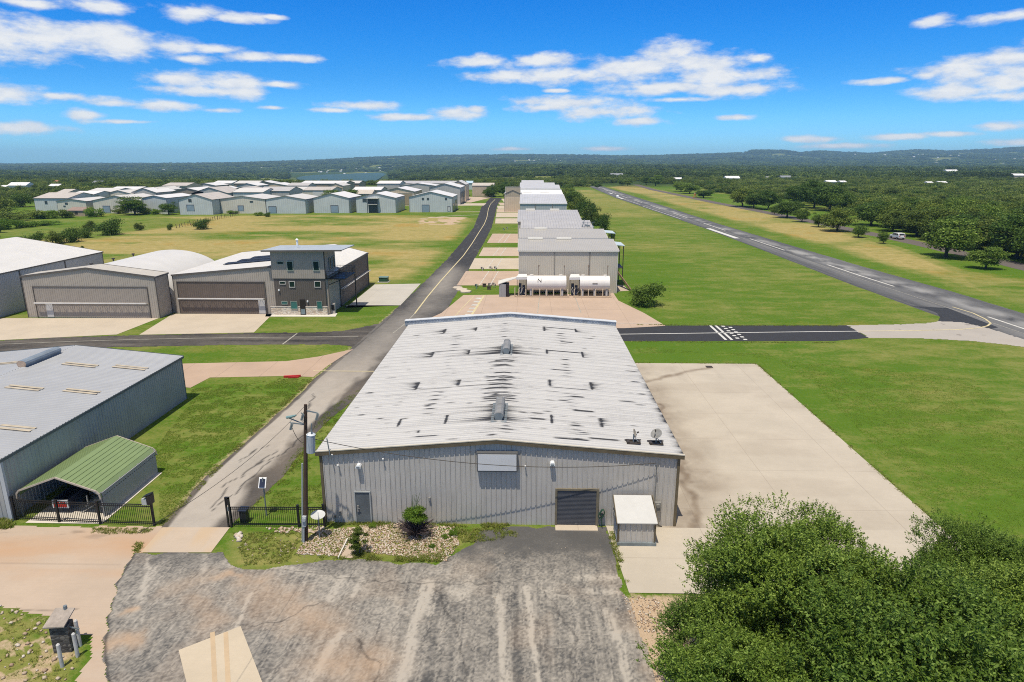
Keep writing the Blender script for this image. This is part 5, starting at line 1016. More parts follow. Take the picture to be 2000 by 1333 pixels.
# corner pad by tank
# ---------- fuel tanks
tw=M_paint('tank_white',(.72,.68,.62),.35,.05,.8,0,.25);tgrey=M_paint('tank_under',(.30,.28,.26),.5,.1,1)
def tank(x0,x1,label,mark):
    yc,r,zc=109.3,1.22,2.05;t=thing('fuel_tank',((x0+x1)/2,yc,0),label,'fuel tank','white horizontal fuel tanks')
    m=MB();m.tube([(x0,yc,zc),(x0+.02,yc,zc),(x1-.02,yc,zc),(x1,yc,zc)],[r*.9,r,r,r*.9],32);m.build('tank_shell',tw,t,smooth=False)
    m=MB()
    for f in (.1,.5,.9): xx=x0+(x1-x0)*f;m.box(xx-.15,xx+.15,yc-.9,yc+.9,.08,1.15)
    m.build('saddle',M_paint('saddle_white',(.5,.48,.45),.5,.1,1),t)
    m=MB()
    for f in (.12,.86): xx=x0+(x1-x0)*f;m.tube([(xx,yc,zc+r-.03),(xx,yc,zc+r+.15)],.32,14)
    m.build('hatch',tw,t)
    m=MB();m.tube([(x1-.35,yc,zc+r-.1),(x1-.35,yc,zc+r+1.5)],.05,8);m.tube([(x1-.35,yc,zc+r+1.5),(x1-.35,yc,zc+r+1.72)],.1,8);m.tube([(x0+(x1-x0)*.3,yc+.2,zc+r-.1),(x0+(x1-x0)*.3,yc+.2,zc+r+1.5)],.06,8);m.tube([(x0+(x1-x0)*.3,yc+.2,zc+r+1.5),(x0+(x1-x0)*.3,yc+.2,zc+r+1.75)],.13,8);m.build('vent_pipe',M_paint('vent_rust',(.26,.2,.15),.6,.2,2),t)
    m=MB();m.ext([(x0-1.75,yc-1.,3.05),(x0+.0,yc-1.1,3.1),(x0+.0,yc+.9,3.3),(x0-1.4,yc+.9,3.3)],(0,0,.09));m.ext([(x0-1.75,yc-1.,2.75),(x0,yc-1.1,2.8),(x0,yc-1.1,3.15),(x0-1.75,yc-1.,3.1)],(0,.04,0));m.build('canopy',M_paint('canopy_white',(.64,.63,.60),.5,.05,1),t)
    p=MB();p.box(x0-1.35,x0-.9,yc-.5,yc+.1,.1,2.0);p.box(x0-.75,x0-.3,yc-.4,yc+.1,.1,1.7);pump=p.build('pump',M_paint('pump_dark',(.025,.035,.06),.4,.3,2),t)
    p=MB();p.tube([(x0-1.1,yc-.55,1.5),(x0-1.3,yc-.9,1.1),(x0-1.0,yc-.9,.4),(x0-.8,yc-.6,.9),(x0-.6,yc-.8,1.4)],.05,6);p.tube([(x0-.4,yc-.5,.3),(x0-.1,yc-.7,.8),(x0,yc-.6,1.3)],.06,6);p.box(x0-.9,x0-.78,yc-.62,yc-.5,.8,1.2);p.build('pipework',M_paint('pipe_pale',(.4,.38,.35),.5,.2,2),pump)
    p=MB();
    for xx in (x0-1.6,x0-.1): p.bar((xx,yc-.9,0),(xx,yc-.9,3.05),.1)
    p.build('canopy_post',M_darktrim,t)
    if not mark:
        a=R(5);c_=Vector((x0+(x1-x0)*.5,yc-(r+.01)*math.cos(a),zc+(r+.01)*math.sin(a)));m=MB();m.box(c_.x-.42,c_.x+.42,c_.y-.02,c_.y+.02,c_.z-.07,c_.z+.07);m.build('placard',M_paint('placard_grey',(.13,.11,.10),.6,.2,3),t);return
    tx=bpy.data.curves.new('tank_marking','FONT');tx.body=mark;tx.size=.95 if len(mark)<3 else .3;tx.extrude=.01;tx.align_x='CENTER';tx.align_y='CENTER'
    f=.32 if len(mark)<3 else .5;ang=R(28 if len(mark)<3 else 5);loc=Vector((x0+(x1-x0)*f,yc-(r+.03)*math.cos(ang),zc+(r+.03)*math.sin(ang)))
    to=bpy.data.objects.new('tank_marking',tx);COL.objects.link(to);to.parent=t;to.location=loc-Vector(t.location);to.rotation_euler=(R(90)-ang,0,0);bpy.context.view_layer.update();me=bpy.data.meshes.new_from_object(to.evaluated_get(bpy.context.evaluated_depsgraph_get()));lo,ro=to.location.copy(),to.rotation_euler.copy();bpy.data.objects.remove(to)
    to=link('tank_marking',me,t,None);to.location=lo;to.rotation_euler=ro;me.materials.clear();me.materials.append(M_paint('marking_black',(.05,.04,.04),.6,.1,2))
tank(-.05,6.45,'larger white horizontal fuel tank with vent pipe, left of the pair','N')
tank(8.65,13.6,'shorter white horizontal fuel tank, right of the pair','')
bol=M_paint('bollard_cream',(.56,.46,.32),.6,.12,2)
for a,b,n in ((-1.35,6.6,8),(7.7,13.5,6)):
    for k in range(n):
        x=a+(b-a)*k/(n-1);m=MB();m.tube([(x,107.3,0),(x,107.3,1.35),(x,107.3,1.42)],[.085,.085,.04],8);tag(m.build('bollard',bol),'cream bollard in the line before the '+('larger left' if a<0 else 'shorter right')+' fuel tank','bollard','cream bollards guarding the '+('left' if a<0 else 'right')+' fuel tank')
m=MB();m.tube([(-2.0,107.3,0),(-2.0,107.3,1.6)],.08,8);tag(m.build('bollard',bol),'lone cream bollard between the small hut and the tanks','bollard')
for a,b,s in ((-1.8,6.9,'left'),(7.5,13.8,'right')):
    m=MB();m.box(a,b,107.15,107.3,.0,.22);m.box(a,b,111,111.05,.0,.2);tag(m.build('tank_kerb',M_paint('kerb_cream',(.5,.38,.26),.8,.1,1)),'low cream kerb along the %s fuel tank'%s,'kerb')
hut=thing('pump_hut',(-4.,107.5,0),'small grey hut with white sloping roof left of the tanks','hut')
m=MB();rib_wall(m,(-4.6,107.4),(-3.5,107.4),0,2.15,.25,.03);m.quad((-4.6,109.6,0),(-4.6,107.4,0),(-4.6,107.4,2.15),(-4.6,109.6,2.5)).quad((-3.45,109.6,0),(-4.6,109.6,0),(-4.6,109.6,2.5),(-3.45,109.6,2.6));m.build('wall',M_paint('hut_grey',(.33,.32,.31),.5,.08,1),hut,normals=False)
m=MB();m.box(-3.45,-3.0,107.5,109.5,.0,2.1);m.build('door',M_paint('hut_dark',(.03,.02,.02),.6,.2,1),hut)
m=MB();m.ext([(-4.75,107.2,2.1),(-1.6,108.4,2.95),(-1.6,109.9,2.95),(-4.75,109.9,2.3)],(0,0,.1));m.build('roof',crt,hut)
# ---------- background hangar cluster
def px2(px,d): return GX(px,d)
wc=[sid('far_wall_blue',(.52,.54,.51),0,.9,.85),sid('far_wall_cream',(.60,.56,.46),0,.9,.85),sid('far_wall_grey',(.44,.42,.39),0,.9,.85),sid('far_wall_tan',(.60,.48,.34),0,.9,.85),sid('far_wall_brown',(.28,.23,.18),0,.9,.85)]
rc=[M_paint('far_roof_white',(.66,.64,.61),.5,.04,.2),sid('far_roof_tan',(.52,.46,.38),0,1.2,.9),sid('far_roof_grey',(.47,.44,.40),0,1.2,.9),M_paint('far_roof_pale',(.58,.55,.50),.5,.05,.2),M_paint('far_roof_blue',(.44,.56,.62),.5,.04,.2)]
ftr=M_paint('far_trim',(.16,.16,.155),.5,.1,1)
BH=[ # px left, px right, front y, depth, eave, ridge, axis, wall, roof, label
(57,125,301,22,5.6,7.6,'x',0,1,'leftmost far hangar, pale blue wall with a small square window'),
(101,159,289,20,5.0,5.9,'y',1,3,'low cream far hangar second from the left with two small windows'),
(172,262,287,22,5.4,7.4,'y',1,3,'wide cream far hangar half hidden behind a round tree'),
(270,318,284,24,6.6,7.6,'y',0,0,'pale blue far hangar with bright white roof between two trees'),
(342,408,280,22,6.2,8.4,'y',0,1,'far hangar with tan roof and small blue roller door, centre left'),
(424,513,287,22,6.0,7.3,'y',1,3,'cream far hangar with one small window high on its gable'),
(514,592,287,22,6.0,7.4,'y',0,3,'far hangar left of the two bright roofs, blue door at its left'),
(608,678,290,22,6.4,8.3,'y',0,0,'pale blue far hangar with bright white roof and central door'),
(692,770,292,22,6.4,8.3,'y',0,0,'pale far hangar with a small dark balcony on its front'),
(797,882,296,22,6.6,8.8,'y',0,0,'blue far hangar nearest the road with three small windows'),
(742,808,340,24,7.0,8.8,'y',3,0,'tan walled far hangar with deep bright roof behind the front row'),
(838,898,350,26,8.6,10.6,'y',2,0,'tall grey far hangar beside the road with dark side openings'),
(880,909,384,20,9.,11.,'y',3,3,'narrow tan far hangar behind the tall grey one'),
(922,964,430,14,9.6,10.2,'x',3,1,'flat fronted tan building at the far end of the road'),
(768,905,500,25,9.,12.,'x',3,2,'very long tan roofed hangar at the far edge of the cluster'),
(876,922,540,20,12.,14.5,'x',0,4,'light blue roofed hangar far off beside the long tan one'),
(780,850,425,20,8.4,10.6,'y',2,0,'grey gabled far hangar with white roof before the long tan roof'),
(850,910,430,20,9.,11.4,'y',3,3,'tan gabled far hangar before the light blue roof'),
(584,672,455,26,7.8,11.,'x',4,0,'long white roofed hangar with dark brown wall near the lake'),
(655,700,490,20,7.8,11.,'x',4,3,'tan pink roofed hangar just below the lake'),
(590,645,375,22,7.4,9.6,'x',1,1,'tan roofed far hangar with a large white door'),
(686,742,385,18,6.4,9.,'x',2,0,'grey ended far hangar with white roof right of a tree'),
(735,780,445,20,8.,10.,'x',2,0,'small white far hangar behind the tan walled one'),
(693,724,345,12,5.6,7.4,'x',2,1,'small low tan roofed far building behind the trees'),
(500,562,345,20,7.,9.2,'x',2,2,'grey roofed far hangar with two roof fans'),
(535,590,388,20,7.4,10.,'x',1,3,'pale far hangar with gable toward the lake'),
(505,560,440,20,8.,9.6,'y',3,0,'white low roofed hangar beyond the grey roof with fans'),
(490,530,520,18,9.,12.,'y',4,0,'brown far hangar with bright roof at the edge of the trees'),
(370,440,330,20,6.6,9.4,'y',2,1,'tan roofed far hangar behind the small blue roller door'),
(450,510,335,20,6.8,8.4,'x',0,3,'pale roofed far hangar behind the cream gable'),
(441,494,372,20,7.6,10.,'y',2,1,'grey gabled hangar with rosy roof in the middle of the cluster'),
(400,440,375,20,7.6,9.6,'y',1,0,'cream far hangar with very white roof in the cluster middle'),
(330,392,330,22,7.2,9.,'y',4,0,'brown walled far hangar with flat white roof'),
(250,300,335,20,6.6,8.8,'y',2,0,'grey gabled hangar behind the tree, left cluster'),
(200,250,332,18,6.2,7.8,'y',1,3,'low cream gabled hangar behind the wide cream one'),
(285,312,345,20,7.4,9.,'y',2,3,'small grey gabled hangar right of the grey pair'),
(160,215,345,22,6.4,8.,'x',0,3,'low pale blue hangar behind the left cream hangar'),
(125,172,318,20,6.2,7.6,'x',0,0,'white roofed hangar with blue side, left cluster'),
(205,262,385,20,7.4,9.6,'x',2,0,'long bright roof at the back of the left cluster'),
(314,362,410,20,8.6,10.4,'x',3,1,'tan curved looking roof behind the white flat roof'),
(375,418,440,20,9.2,11.,'y',2,0,'grey gabled hangar far back in the cluster'),
(412,450,470,20,9.4,11.6,'x',1,0,'long white roof topmost in the cluster left of centre'),
(455,500,455,20,9.,11.,'x',4,3,'rosy roofed hangar far back in the cluster'),
(460,500,410,18,8.2,10.,'y',2,0,'white roofed hangar behind the rosy roof'),
(300,330,365,20,7.,8.6,'x',2,0,'small white roof behind the small grey gable'),
(560,600,420,16,7.6,9.4,'x',2,2,'grey tan roof in front of the long lake side roof'),
(640,668,410,18,7.6,9.4,'y',3,3,'tan gabled hangar below the long lake side roof'),
(104,126,345,14,6.6,7.6,'x',3,1,'small tan flat roof behind the leftmost far hangar'),
(985,1018,300,30,7.8,9.4,'y',3,3,'tan gabled hangar at the near end of the far row, facing the camera')]
SPOT={}
for k,(a,b,y0,dp,ez,rz,ax,wi,ri,lb) in enumerate(BH):
    xa,xb=GX(a,y0),GX(b,y0);yr_=366 if y0<400 else (358 if y0<445 else 354)
    if y0>315 and k not in (11,12,48): rz=min(rz,21.5-(yr_-316)*(y0+dp/2)/1394.);ez=min(ez,rz-1.5)
    t=hangar('far_hangar',lb,'hangar',xa,xb,y0,y0+dp,ez,rz,ax,wc[wi],rc[ri],ftr,False,.31,.25,group='hangars in the distant cluster');SPOT[k]=(t,xa,xb,y0,ez)
wdk=M_paint('far_glass',(.05,.07,.08),.2,.1,1);bdo=sid('far_door_blue',(.25,.32,.37),2,.5,.8);wtr=M_paint('far_frame',(.14,.14,.14),.5,.1,1)
def fp(k,name,px0,px1,py0,py1,mat,fm=None):
    t,xa,xb,y0,ez=SPOT[k];p=HY(px0,py1,y0);q=HY(px1,py0,y0);panel_front(t,name,p[0],q[0],max(p[2],.03),q[2],y0-.03,mat,fm,.18)
fp(0,'window',88,92,393,399,wdk);fp(1,'window',127,132,396,400,wdk);fp(1,'window',124,128,402,404.5,wdk);fp(2,'door',203,214,403,415,bdo,wtr);fp(4,'door',366,378,401,412,bdo,wtr);fp(4,'window',369,373,390,395,wdk,wtr)
fp(5,'door',466,475,402.5,412,bdo,wtr);fp(5,'window',488,494,393,396,wdk);fp(6,'door',526,539,404,416,bdo,wtr);fp(7,'door',647,660,402,415,bdo,wtr);fp(9,'door',825,838,401,415,bdo,wtr)
fp(9,'window',824,828,387,391,wdk);fp(9,'window',834,838,387,391,wdk);fp(9,'window',869,873,387,391,wdk);fp(9,'entry_door',875,879,404,413,M_paint('pale_door',(.5,.5,.48),.5,.05,1),wtr)
fp(8,'window',709,715,389,395,wdk,wtr);fp(10,'door',752,806,378,400,sid('tan_door',(.36,.28,.18),0,.9,.9),crt);fp(13,'door',924,962,364,384,sid('tan_door2',(.46,.38,.27),0,.9,.9),crt);fp(20,'door',612,630,373,385,M_paint('white_door',(.58,.57,.54),.5,.05,1),crt);fp(48,'door',988,1016,366,383,sid('tan_door3',(.42,.35,.25),0,.9,.9),crt)
t,xa,xb,y0,ez=SPOT[8];a,b=HY(719,400,y0)[0],HY(739,400,y0)[0];m=MB();m.box(a,b,y0-1.6,y0-.05,3.6,3.8);m.box(a-.2,b+.4,y0-1.8,y0,6.1,6.3);bc=m.build('balcony',crt,t);m=MB();m.box(a+.2,b-.2,y0-.25,y0-.05,.1,3.4);m.box(a,b,y0-.2,y0-.05,3.8,6.)
for xx in (a,b): m.bar((xx,y0-1.5,0),(xx,y0-1.5,6.2),.25)
m.bar((a,y0-1.5,4.8),(b,y0-1.5,4.8),.12);m.build('railing',wdk,bc)
t,xa,xb,y0,ez=SPOT[11]
for yy in (352,361,369): panel_side(t,'side_opening',xb,yy,yy+4.5,.1,6.,wdk,wtr)
t,xa,xb,y0,ez=SPOT[9]; panel_side(t,'side_opening',xb,298,304,.1,3.5,wdk,wtr);panel_side(t,'side_opening',xb,308,314,.1,4.5,wdk,wtr)
# small ruined shed in the field
xa,xb=G(133,423)[0],G(167,423)[0];yy=G(150,423)[1];s=thing('field_shed',((xa+xb)/2,yy,0),'small tan block shed with sloping rusty roof at the edge of the scrub','shed')
m=MB();m.quad((xa,yy,0),(xb,yy,0),(xb,yy,2.3),(xa,yy,2.3)).quad((xb,yy,0),(xb,yy+4,0),(xb,yy+4,3.3),(xb,yy,2.3)).quad((xa,yy+4,0),(xa,yy,0),(xa,yy,2.3),(xa,yy+4,3.3)).quad((xb,yy+4,0),(xa,yy+4,0),(xa,yy+4,3.3),(xb,yy+4,3.3));m.build('wall',M_paint('block_tan',(.38,.30,.22),.8,.15,1),s,normals=False)
m=MB();m.ext([(xa-.3,yy-.3,2.25),(xb+.3,yy-.3,2.25),(xb+.3,yy+4.3,3.4),(xa-.3,yy+4.3,3.4)],(0,0,.1));m.build('roof',M_paint('shed_rust',(.28,.2,.16),.7,.2,1),s)
m=MB();c=xa+(xb-xa)*.5;m.box(c-.6,c+.6,yy-.05,yy,.8,1.9);m.build('doorway',M_darktrim,s)
# ---------- utility pole
pw=M_paint('pole_wood',(.075,.047,.032),.85,.3,1.5,0,.5,.5)
px_,py_=G(597,1057);pole=thing('utility_pole',(px_,py_,0),'dark wooden utility pole with transformer and cut-outs beside the front fence','utility pole')
m=MB();m.tube([(px_,py_,0),(px_,py_,4.5),(px_,py_,8.55)],[.14,.12,.09],12);m.build('pole_shaft',pw,pole)
ch=HY(610,860,py_-.1);
m=MB();m.tube([(px_+.33,py_-.1,5.75),(px_+.33,py_-.1,6.75),(px_+.33,py_-.1,6.85)],[.24,.24,.2],16);tf=m.build('transformer',M_paint('transformer_grey',(.36,.39,.41),.4,.1,2),pole)
m=MB();m.tube([(px_+.33,py_-.1,6.83),(px_+.33,py_-.1,6.92)],[.26,.15],16);m.build('lid',M_paint('lid_white',(.6,.62,.62),.4,.1,2),tf)
m=MB();m.tube([(px_+.4,py_-.2,6.9),(px_+.4,py_-.2,7.15)],[.05,.03],8);m.tube([(px_+.36,py_-.1,7.0),(px_+.37,py_-.1,7.5)],[.06,.03],8);m.build('bushing',galvd,tf)
m=MB();m.bar((px_,py_,8.2),(px_+.65,py_-.1,8.15),.06);m.bar((px_,py_,7.35),(px_-.75,py_-.15,7.45),.06);m.bar((px_,py_,7.35),(px_-1.0,py_+.15,7.6),.05);m.build('bracket_arm',galvd,pole)
m=MB()
for x,y,z in ((px_+.62,py_-.15,8.0),(px_-.8,py_-.2,7.3),(px_-.2,py_-.15,7.9)): m.bar((x,y,z-.25),(x+.12,y-.05,z+.2),.07);m.bar((x+.1,y-.12,z-.2),(x+.2,y-.12,z+.12),.04);m.bar((x,y,z+.2),(x+.2,y-.1,z+.12),.05)
m.build('fuse_cutout',M_paint('cutout_grey',(.18,.2,.2),.4,.2,2),pole)
m=MB();m.tube([(px_-1.1,py_+.15,7.62),(px_-.8,py_,7.75),(px_-.5,py_-.1,7.9)],[.08,.08,.05],8);m.build('insulator',M_paint('insulator_green',(.2,.3,.28),.3,.2,2),pole)
m=MB();m.tube([(px_-.17,py_-.06,0),(px_-.17,py_-.06,5.0)],.05,8);m.build('riser_conduit',M_paint('conduit_grey',(.32,.34,.34),.5,.1,2),pole)
m=MB();m.box(px_-.12,px_+.1,py_-.3,py_-.14,1.1,1.75);m.tube([(px_,py_-.3,1.6),(px_,py_-.4,1.6)],.12,14);m.tube([(px_-.05,py_-.2,0),(px_-.05,py_-.2,1.1)],.06,8);m.build('meter_box',M_paint('meter_grey',(.38,.40,.41),.4,.15,2),pole)
m=MB();cv=lambda p,q,s,n=10:[(p[0]+(q[0]-p[0])*k/n,p[1]+(q[1]-p[1])*k/n,p[2]+(q[2]-p[2])*k/n-s*4*(k/n)*(1-k/n)) for k in range(n+1)]
m.tube(cv((px_+.65,py_-.1,8.0),(px_+.4,py_-.1,7.1),.25),.012,5);m.tube(cv((px_-.75,py_-.15,7.3),(px_-.1,py_-.1,6.3),.25),.016,5);m.tube(cv((px_-.2,py_-.1,7.9),(px_-.05,py_,8.3),.1),.012,5);m.build('jumper_wire',M_darktrim,pole)
m=MB();m.tube(cv((px_+.85,py_,6.5),(HY(1282,905,Y0-.3)),.85,30),.020,5);w_=m.build('service_wire',M_darktrim);tag(w_,'thin dark service wire sagging from the pole across the warehouse front','wire')
m=MB();ff=HY(352,1333,24)
m.tube(cv((px_+.62,py_,8.42),(-13.3,20,9.2),.5,20),.010,5);tag(m.build('power_line',M_darktrim),'thin power line running from the pole top toward the camera','wire')
pole.rotation_euler=(0,R(4.6),0)
# small dish by the pole
c=(px_+.75,py_+.3);sd_=thing('ground_dish',(c[0],c[1],0),'small pale satellite dish on a short post beside the utility pole','satellite dish')
m=MB();m.tube([(c[0],c[1],0),(c[0],c[1],1.35)],.035,8);m.build('post',galvd,sd_);m=MB()
q=Vector((.1,-.25,.9)).to_track_quat('Z','Y');ce=Vector((c[0],c[1],1.5));m.v.append(tuple(ce))
for i in (1,2,3):
    for k in range(18): a=2*math.pi*k/18;m.v.append(tuple(ce+q@Vector((.42*i/3*math.cos(a),.38*i/3*math.sin(a),.07*(i/3)**2))))
for k in range(18):
    m.f.append((0,1+k,1+(k+1)%18))
    for i in (0,1): m.f.append((1+i*18+k,1+(i+1)*18+k,1+(i+1)*18+(k+1)%18,1+i*18+(k+1)%18))
m.build('dish',M_paint('dish_pale',(.5,.5,.47),.5,.1,2),sd_);m=MB();m.bar(ce+q@Vector((0,-.38,0)),ce+q@Vector((0,-.2,.45)),.03);m.build('feed_arm',galvd,sd_)
# ---------- fences
bl=M_paint('fence_black',(.017,.017,.018),.4,.2,3)
def fence(name,pts,posts,h,label,gap=.12,z0=.08,group=None):
    t=thing(name,(*pts[0],0),label,'fence',group);mr_=MB();mb_=MB()
    for a,b in zip(pts[:-1],pts[1:]):
        a=Vector((*a,0));b=Vector((*b,0))
        for z in (z0+.08,h-.16,h-.03): mr_.bar(a+Vector((0,0,z)),b+Vector((0,0,z)),.045)
        n=int((b-a).length/gap)
        for k in range(n): p=a.lerp(b,(k+.5)/n);mb_.bar(p+Vector((0,0,z0)),p+Vector((0,0,h-.03)),.022)
    mr_.build('rail',bl,t);mb_.build('bars',bl,t)
    for (x,y,hh_) in posts: m=MB();m.box(x-.06,x+.06,y-.06,y+.06,0,hh_);m.box(x-.075,x+.075,y-.075,y+.075,hh_,hh_+.04);m.build('post',bl,t)
    return t
fy=35.85;gp=lambda px,y=35.85:GX2(px,y)
def GX2(px,y):  # x of a column near the ground at that depth
    d=ray(px,1010);return d[0]/d[1]*y
xs_=[GX2(p,36) for p in (22,112,195,302)]
fence('metal_fence',[(xs_[0],36.3),(xs_[2],35.95),(xs_[3],35.85)],[(xs_[0],36.3,1.6),(xs_[1],36.1,1.5),(xs_[2],35.95,1.55),(xs_[3],35.85,1.7)],1.45,'black steel picket fence left of the gateway before the green carport')
xr0,xr1=GX2(447,35.8),GX2(632,35.9)
fence('metal_fence',[(xr0+.1,35.85),(xr1,35.95)],[(GX2(583,35.9),35.9,1.45),(xr1,35.95,1.5)],1.35,'black steel picket fence right of the gateway, ending at the warehouse')
gp_=thing('gate_post',(xr0,35.8,0),'tall black double gate post right of the gateway','gate post');m=MB();m.box(xr0-.11,xr0-.03,35.72,35.84,0,2.0);m.box(xr0+.07,xr0+.15,35.72,35.84,0,2.0);m.box(xr0-.11,xr0+.15,35.72,35.84,1.93,2.03);m.box(xr0-.03,xr0+.07,35.74,35.82,1.5,1.93);m.build('post_frame',bl,gp_);m=MB();m.tube([(xr0+.02,35.78,1.1),(xr0+.02,35.78,1.35)],.05,10);m.build('roller',galvd,gp_)
cb=thing('call_box',(xs_[3]-.02,35.8,1.7),'pale keypad box with black hood on top of the left fence end post','keypad box');m=MB();m.box(xs_[3]-.38,xs_[3]+.05,35.55,35.75,1.55,1.95);m.build('box_body',M_paint('keypad_pale',(.4,.42,.4),.5,.2,3),cb);m=MB();m.box(xs_[3]-.05,xs_[3]+.22,35.5,35.9,1.6,2.2);m.ext([(xs_[3]-.25,35.5,2.05),(xs_[3]+.24,35.5,2.25),(xs_[3]+.24,35.9,2.25),(xs_[3]-.25,35.9,2.05)],(0,0,.05));m.build('hood',bl,cb)
# solar panel on post, opener box
sx,sy=GX2(521,37.2),37.2;sp_=thing('solar_sign',(sx,sy,0),'small square solar panel on a thin post behind the right fence','solar panel');m=MB();m.tube([(sx,sy,0),(sx,sy,2.6)],.045,8);m.build('post',galvd,sp_);m=MB();m.ext([(sx-.26,sy-.2,2.0),(sx+.2,sy-.2,2.0),(sx+.2,sy+.1,2.55),(sx-.26,sy+.1,2.55)],(0,.03,.02));f_=m.build('panel_frame',lt,sp_);m=MB();m.ext([(sx-.2,sy-.19,2.06),(sx+.14,sy-.19,2.06),(sx+.14,sy+.065,2.5),(sx-.2,sy+.065,2.5)],(0,-.02,-.01));m.build('solar_cells',M_paint('cells_navy',(.03,.035,.06),.3,.2,3),f_)
sx=GX2(476,36.3);ob=thing('gate_opener',(sx,36.4,0),'black gate opener box behind the right gate post','gate opener');m=MB();m.box(sx-.22,sx+.2,36.2,36.6,.05,.85);m.build('box_body',M_paint('opener_black',(.02,.022,.028),.5,.2,2),ob);m=MB();m.ext([(sx-.27,36.15,.85),(sx+.25,36.15,.85),(sx+.25,36.65,.9),(sx-.27,36.65,.9)],(0,0,.06));m.build('lid',M_paint('opener_lid',(.03,.04,.07),.5,.2,2),ob)
# ---------- stone keypad pillar and bollards
bx_,by_=G(128,1268);st=thing('stone_pillar',(bx_,by_,0),'dark stone pillar with sloping grey wooden top at the lower left','pillar')
m=MB();w0=.33;m.hexa([(bx_-w0,by_-.3),(bx_+w0+.1,by_-.2),(bx_+w0,by_+.35),(bx_-w0-.05,by_+.3)],0,1.35)
t_=NT('dark_stone');v=t_.voro(4.5,'F1',(1.,1,1.8),1);sc_=t_.sep(v);ed=t_.voro(4.5,'DISTANCE_TO_EDGE',(1.,1,1.8));c=t_.ramp(sc_[0],[(0,(.035,.033,.03)),(.6,(.10,.095,.085)),(1,(.17,.155,.13))]);c=t_.mix(t_.math('LESS_THAN',ed,.06),c,(.05,.045,.04));t_.set('Base Color',c);t_.set('Roughness',.9);t_.bump(ed,.7,.04)
m.build('pillar_body',t_.m,st)
m=MB();m.ext([(bx_-.48,by_-.45,1.42),(bx_+.42,by_-.35,1.42),(bx_+.45,by_+.45,1.80),(bx_-.42,by_+.42,1.80)],(0,0,.06));m.build('cap_board',M_paint('weathered_board',(.33,.28,.235),.8,.3,2,0,.3,.4),st)
m=MB();m.tube([(bx_+.05,by_+.4,1.8),(bx_+.05,by_+.4,2.0)],.08,10);m.bar((bx_+.35,by_,1.2),(bx_+.75,by_+.1,1.0),.05);m.build('keypad_bracket',galvd,st)
bp=M_paint('bollard_white',(.50,.485,.46),.5,.15,2)
for (px,py),h,lb in (((122,1303),1.15,'white pipe bollard nearest the lower left corner, before the stone pillar'),((152,1283),1.2,'white pipe bollard right of the stone pillar, middle of three'),((157,1262),1.35,'white pipe bollard behind the stone pillar, farthest of three')):
    x,y=G(px,py);m=MB();m.tube([(x,y,0),(x,y,h),(x,y,h+.05)],[.08,.08,.04],14);tag(m.build('bollard',bp),lb,'bollard','white bollards round the stone pillar')
# ---------- small things
p0=Vector((*G(345,446),0));p1=Vector((*G(465,421),0));fn=thing('wire_fence',tuple(p0),'old leaning wooden post fence crossing the dry field behind the shrubs','fence')
rng_=random.Random(3);n_=26;m=MB();m2=MB();
for k in range(n_+1):
    p=p0.lerp(p1,k/n_);q_=p+Vector((rng_.uniform(-.35,.35),rng_.uniform(-.3,.3),rng_.uniform(1.1,1.7)));m=MB();m.bar(p,q_,.13);m.build('post',pw,fn)
for z in (.6,1.1): m2.tube([tuple(p0.lerp(p1,k/10)+Vector((0,0,z))) for k in range(11)],.02,4)
m2.build('wire',galvd,fn)
for px,py,s,lb in ((182,508,1.5,'bare dead branches lying in the dry field behind the curved roof'),(8,500,1.3,'bare dead branches at the left end of the dark shrub line')):
    x,y=G(px,py);m=MB()
    for k in range(16): a=rng_.uniform(0,6.28);m.tube([(x,y,.1),(x+math.cos(a)*s*.8,y+math.sin(a)*s*.6,rng_.uniform(.3,1.3)),(x+math.cos(a+.4)*s*1.5,y+math.sin(a+.4)*s,rng_.uniform(.3,1.9))],[.10,.06,.03],5)
    tag(m.build('dead_branches',M_paint('dead_wood',(.17,.11,.07),.9,.2,2),normals=False),lb,'dead wood')
def boxthing(name,px,py,w,d,h,mat,label,cat,lid=None,pad=True):
    x,y=G(px,py);t=thing(name,(x,y,0),label,cat);m=MB();m.box(x-w/2,x+w/2,y,y+d,.1,h);m.build('box_body',mat,t,bevel=.03);m=MB();m.box(x-w/2-.06,x+w/2+.06,y-.06,y+d+.06,h,h+.08);m.build('lid',lid or mat,t)
    if pad: m=MB();m.box(x-w/2-.25,x+w/2+.25,y-.3,y+d+.25,0,.1);m.build('pad',C_cream if False else M_paint('pad_grey',(.45,.43,.38),.8,.1,1),t)
boxthing('transformer_box',748.5,552,1.55,1.3,.85,M_paint('utility_green',(.03,.085,.045),.5,.2,1),'dark green utility transformer box on a pad by the field edge','transformer',M_paint('utility_green_lid',(.16,.24,.18),.4,.2,1))
boxthing('transformer_box',860,414,1.4,1.2,1.3,M_paint('utility_dark',(.03,.04,.04),.5,.2,1),'small dark box against the blue far hangar near the road','utility box',pad=False)
x,y=G(569,737.5);m=MB();m.bar((x-.75,y-.1,.1),(x+.9,y+.25,.1),.22,.18);m.bar((x-.2,y-.3,.08),(x+.8,y-.1,.08),.12,.12);tag(m.build('red_beam',M_paint('red_paint',(.45,.03,.025),.5,.2,2)),'red painted beam lying on the end of the rosy driveway','beam')
x,y=G(1385,717.5);dr=thing('drain_grate',(x,y,.03),'small dark square drain grate in the far edge of the big apron','drain');m=MB();m.box(x-.35,x+.35,y-.35,y+.35,.03,.05);m.build('grate_frame',M_paint('grate_rust',(.06,.045,.035),.8,.2,2),dr);m=MB()
for k in range(6): m.box(x-.3+k*.11,x-.26+k*.11,y-.3,y+.3,.05,.065)
m.build('grate_bars',M_darktrim,dr)
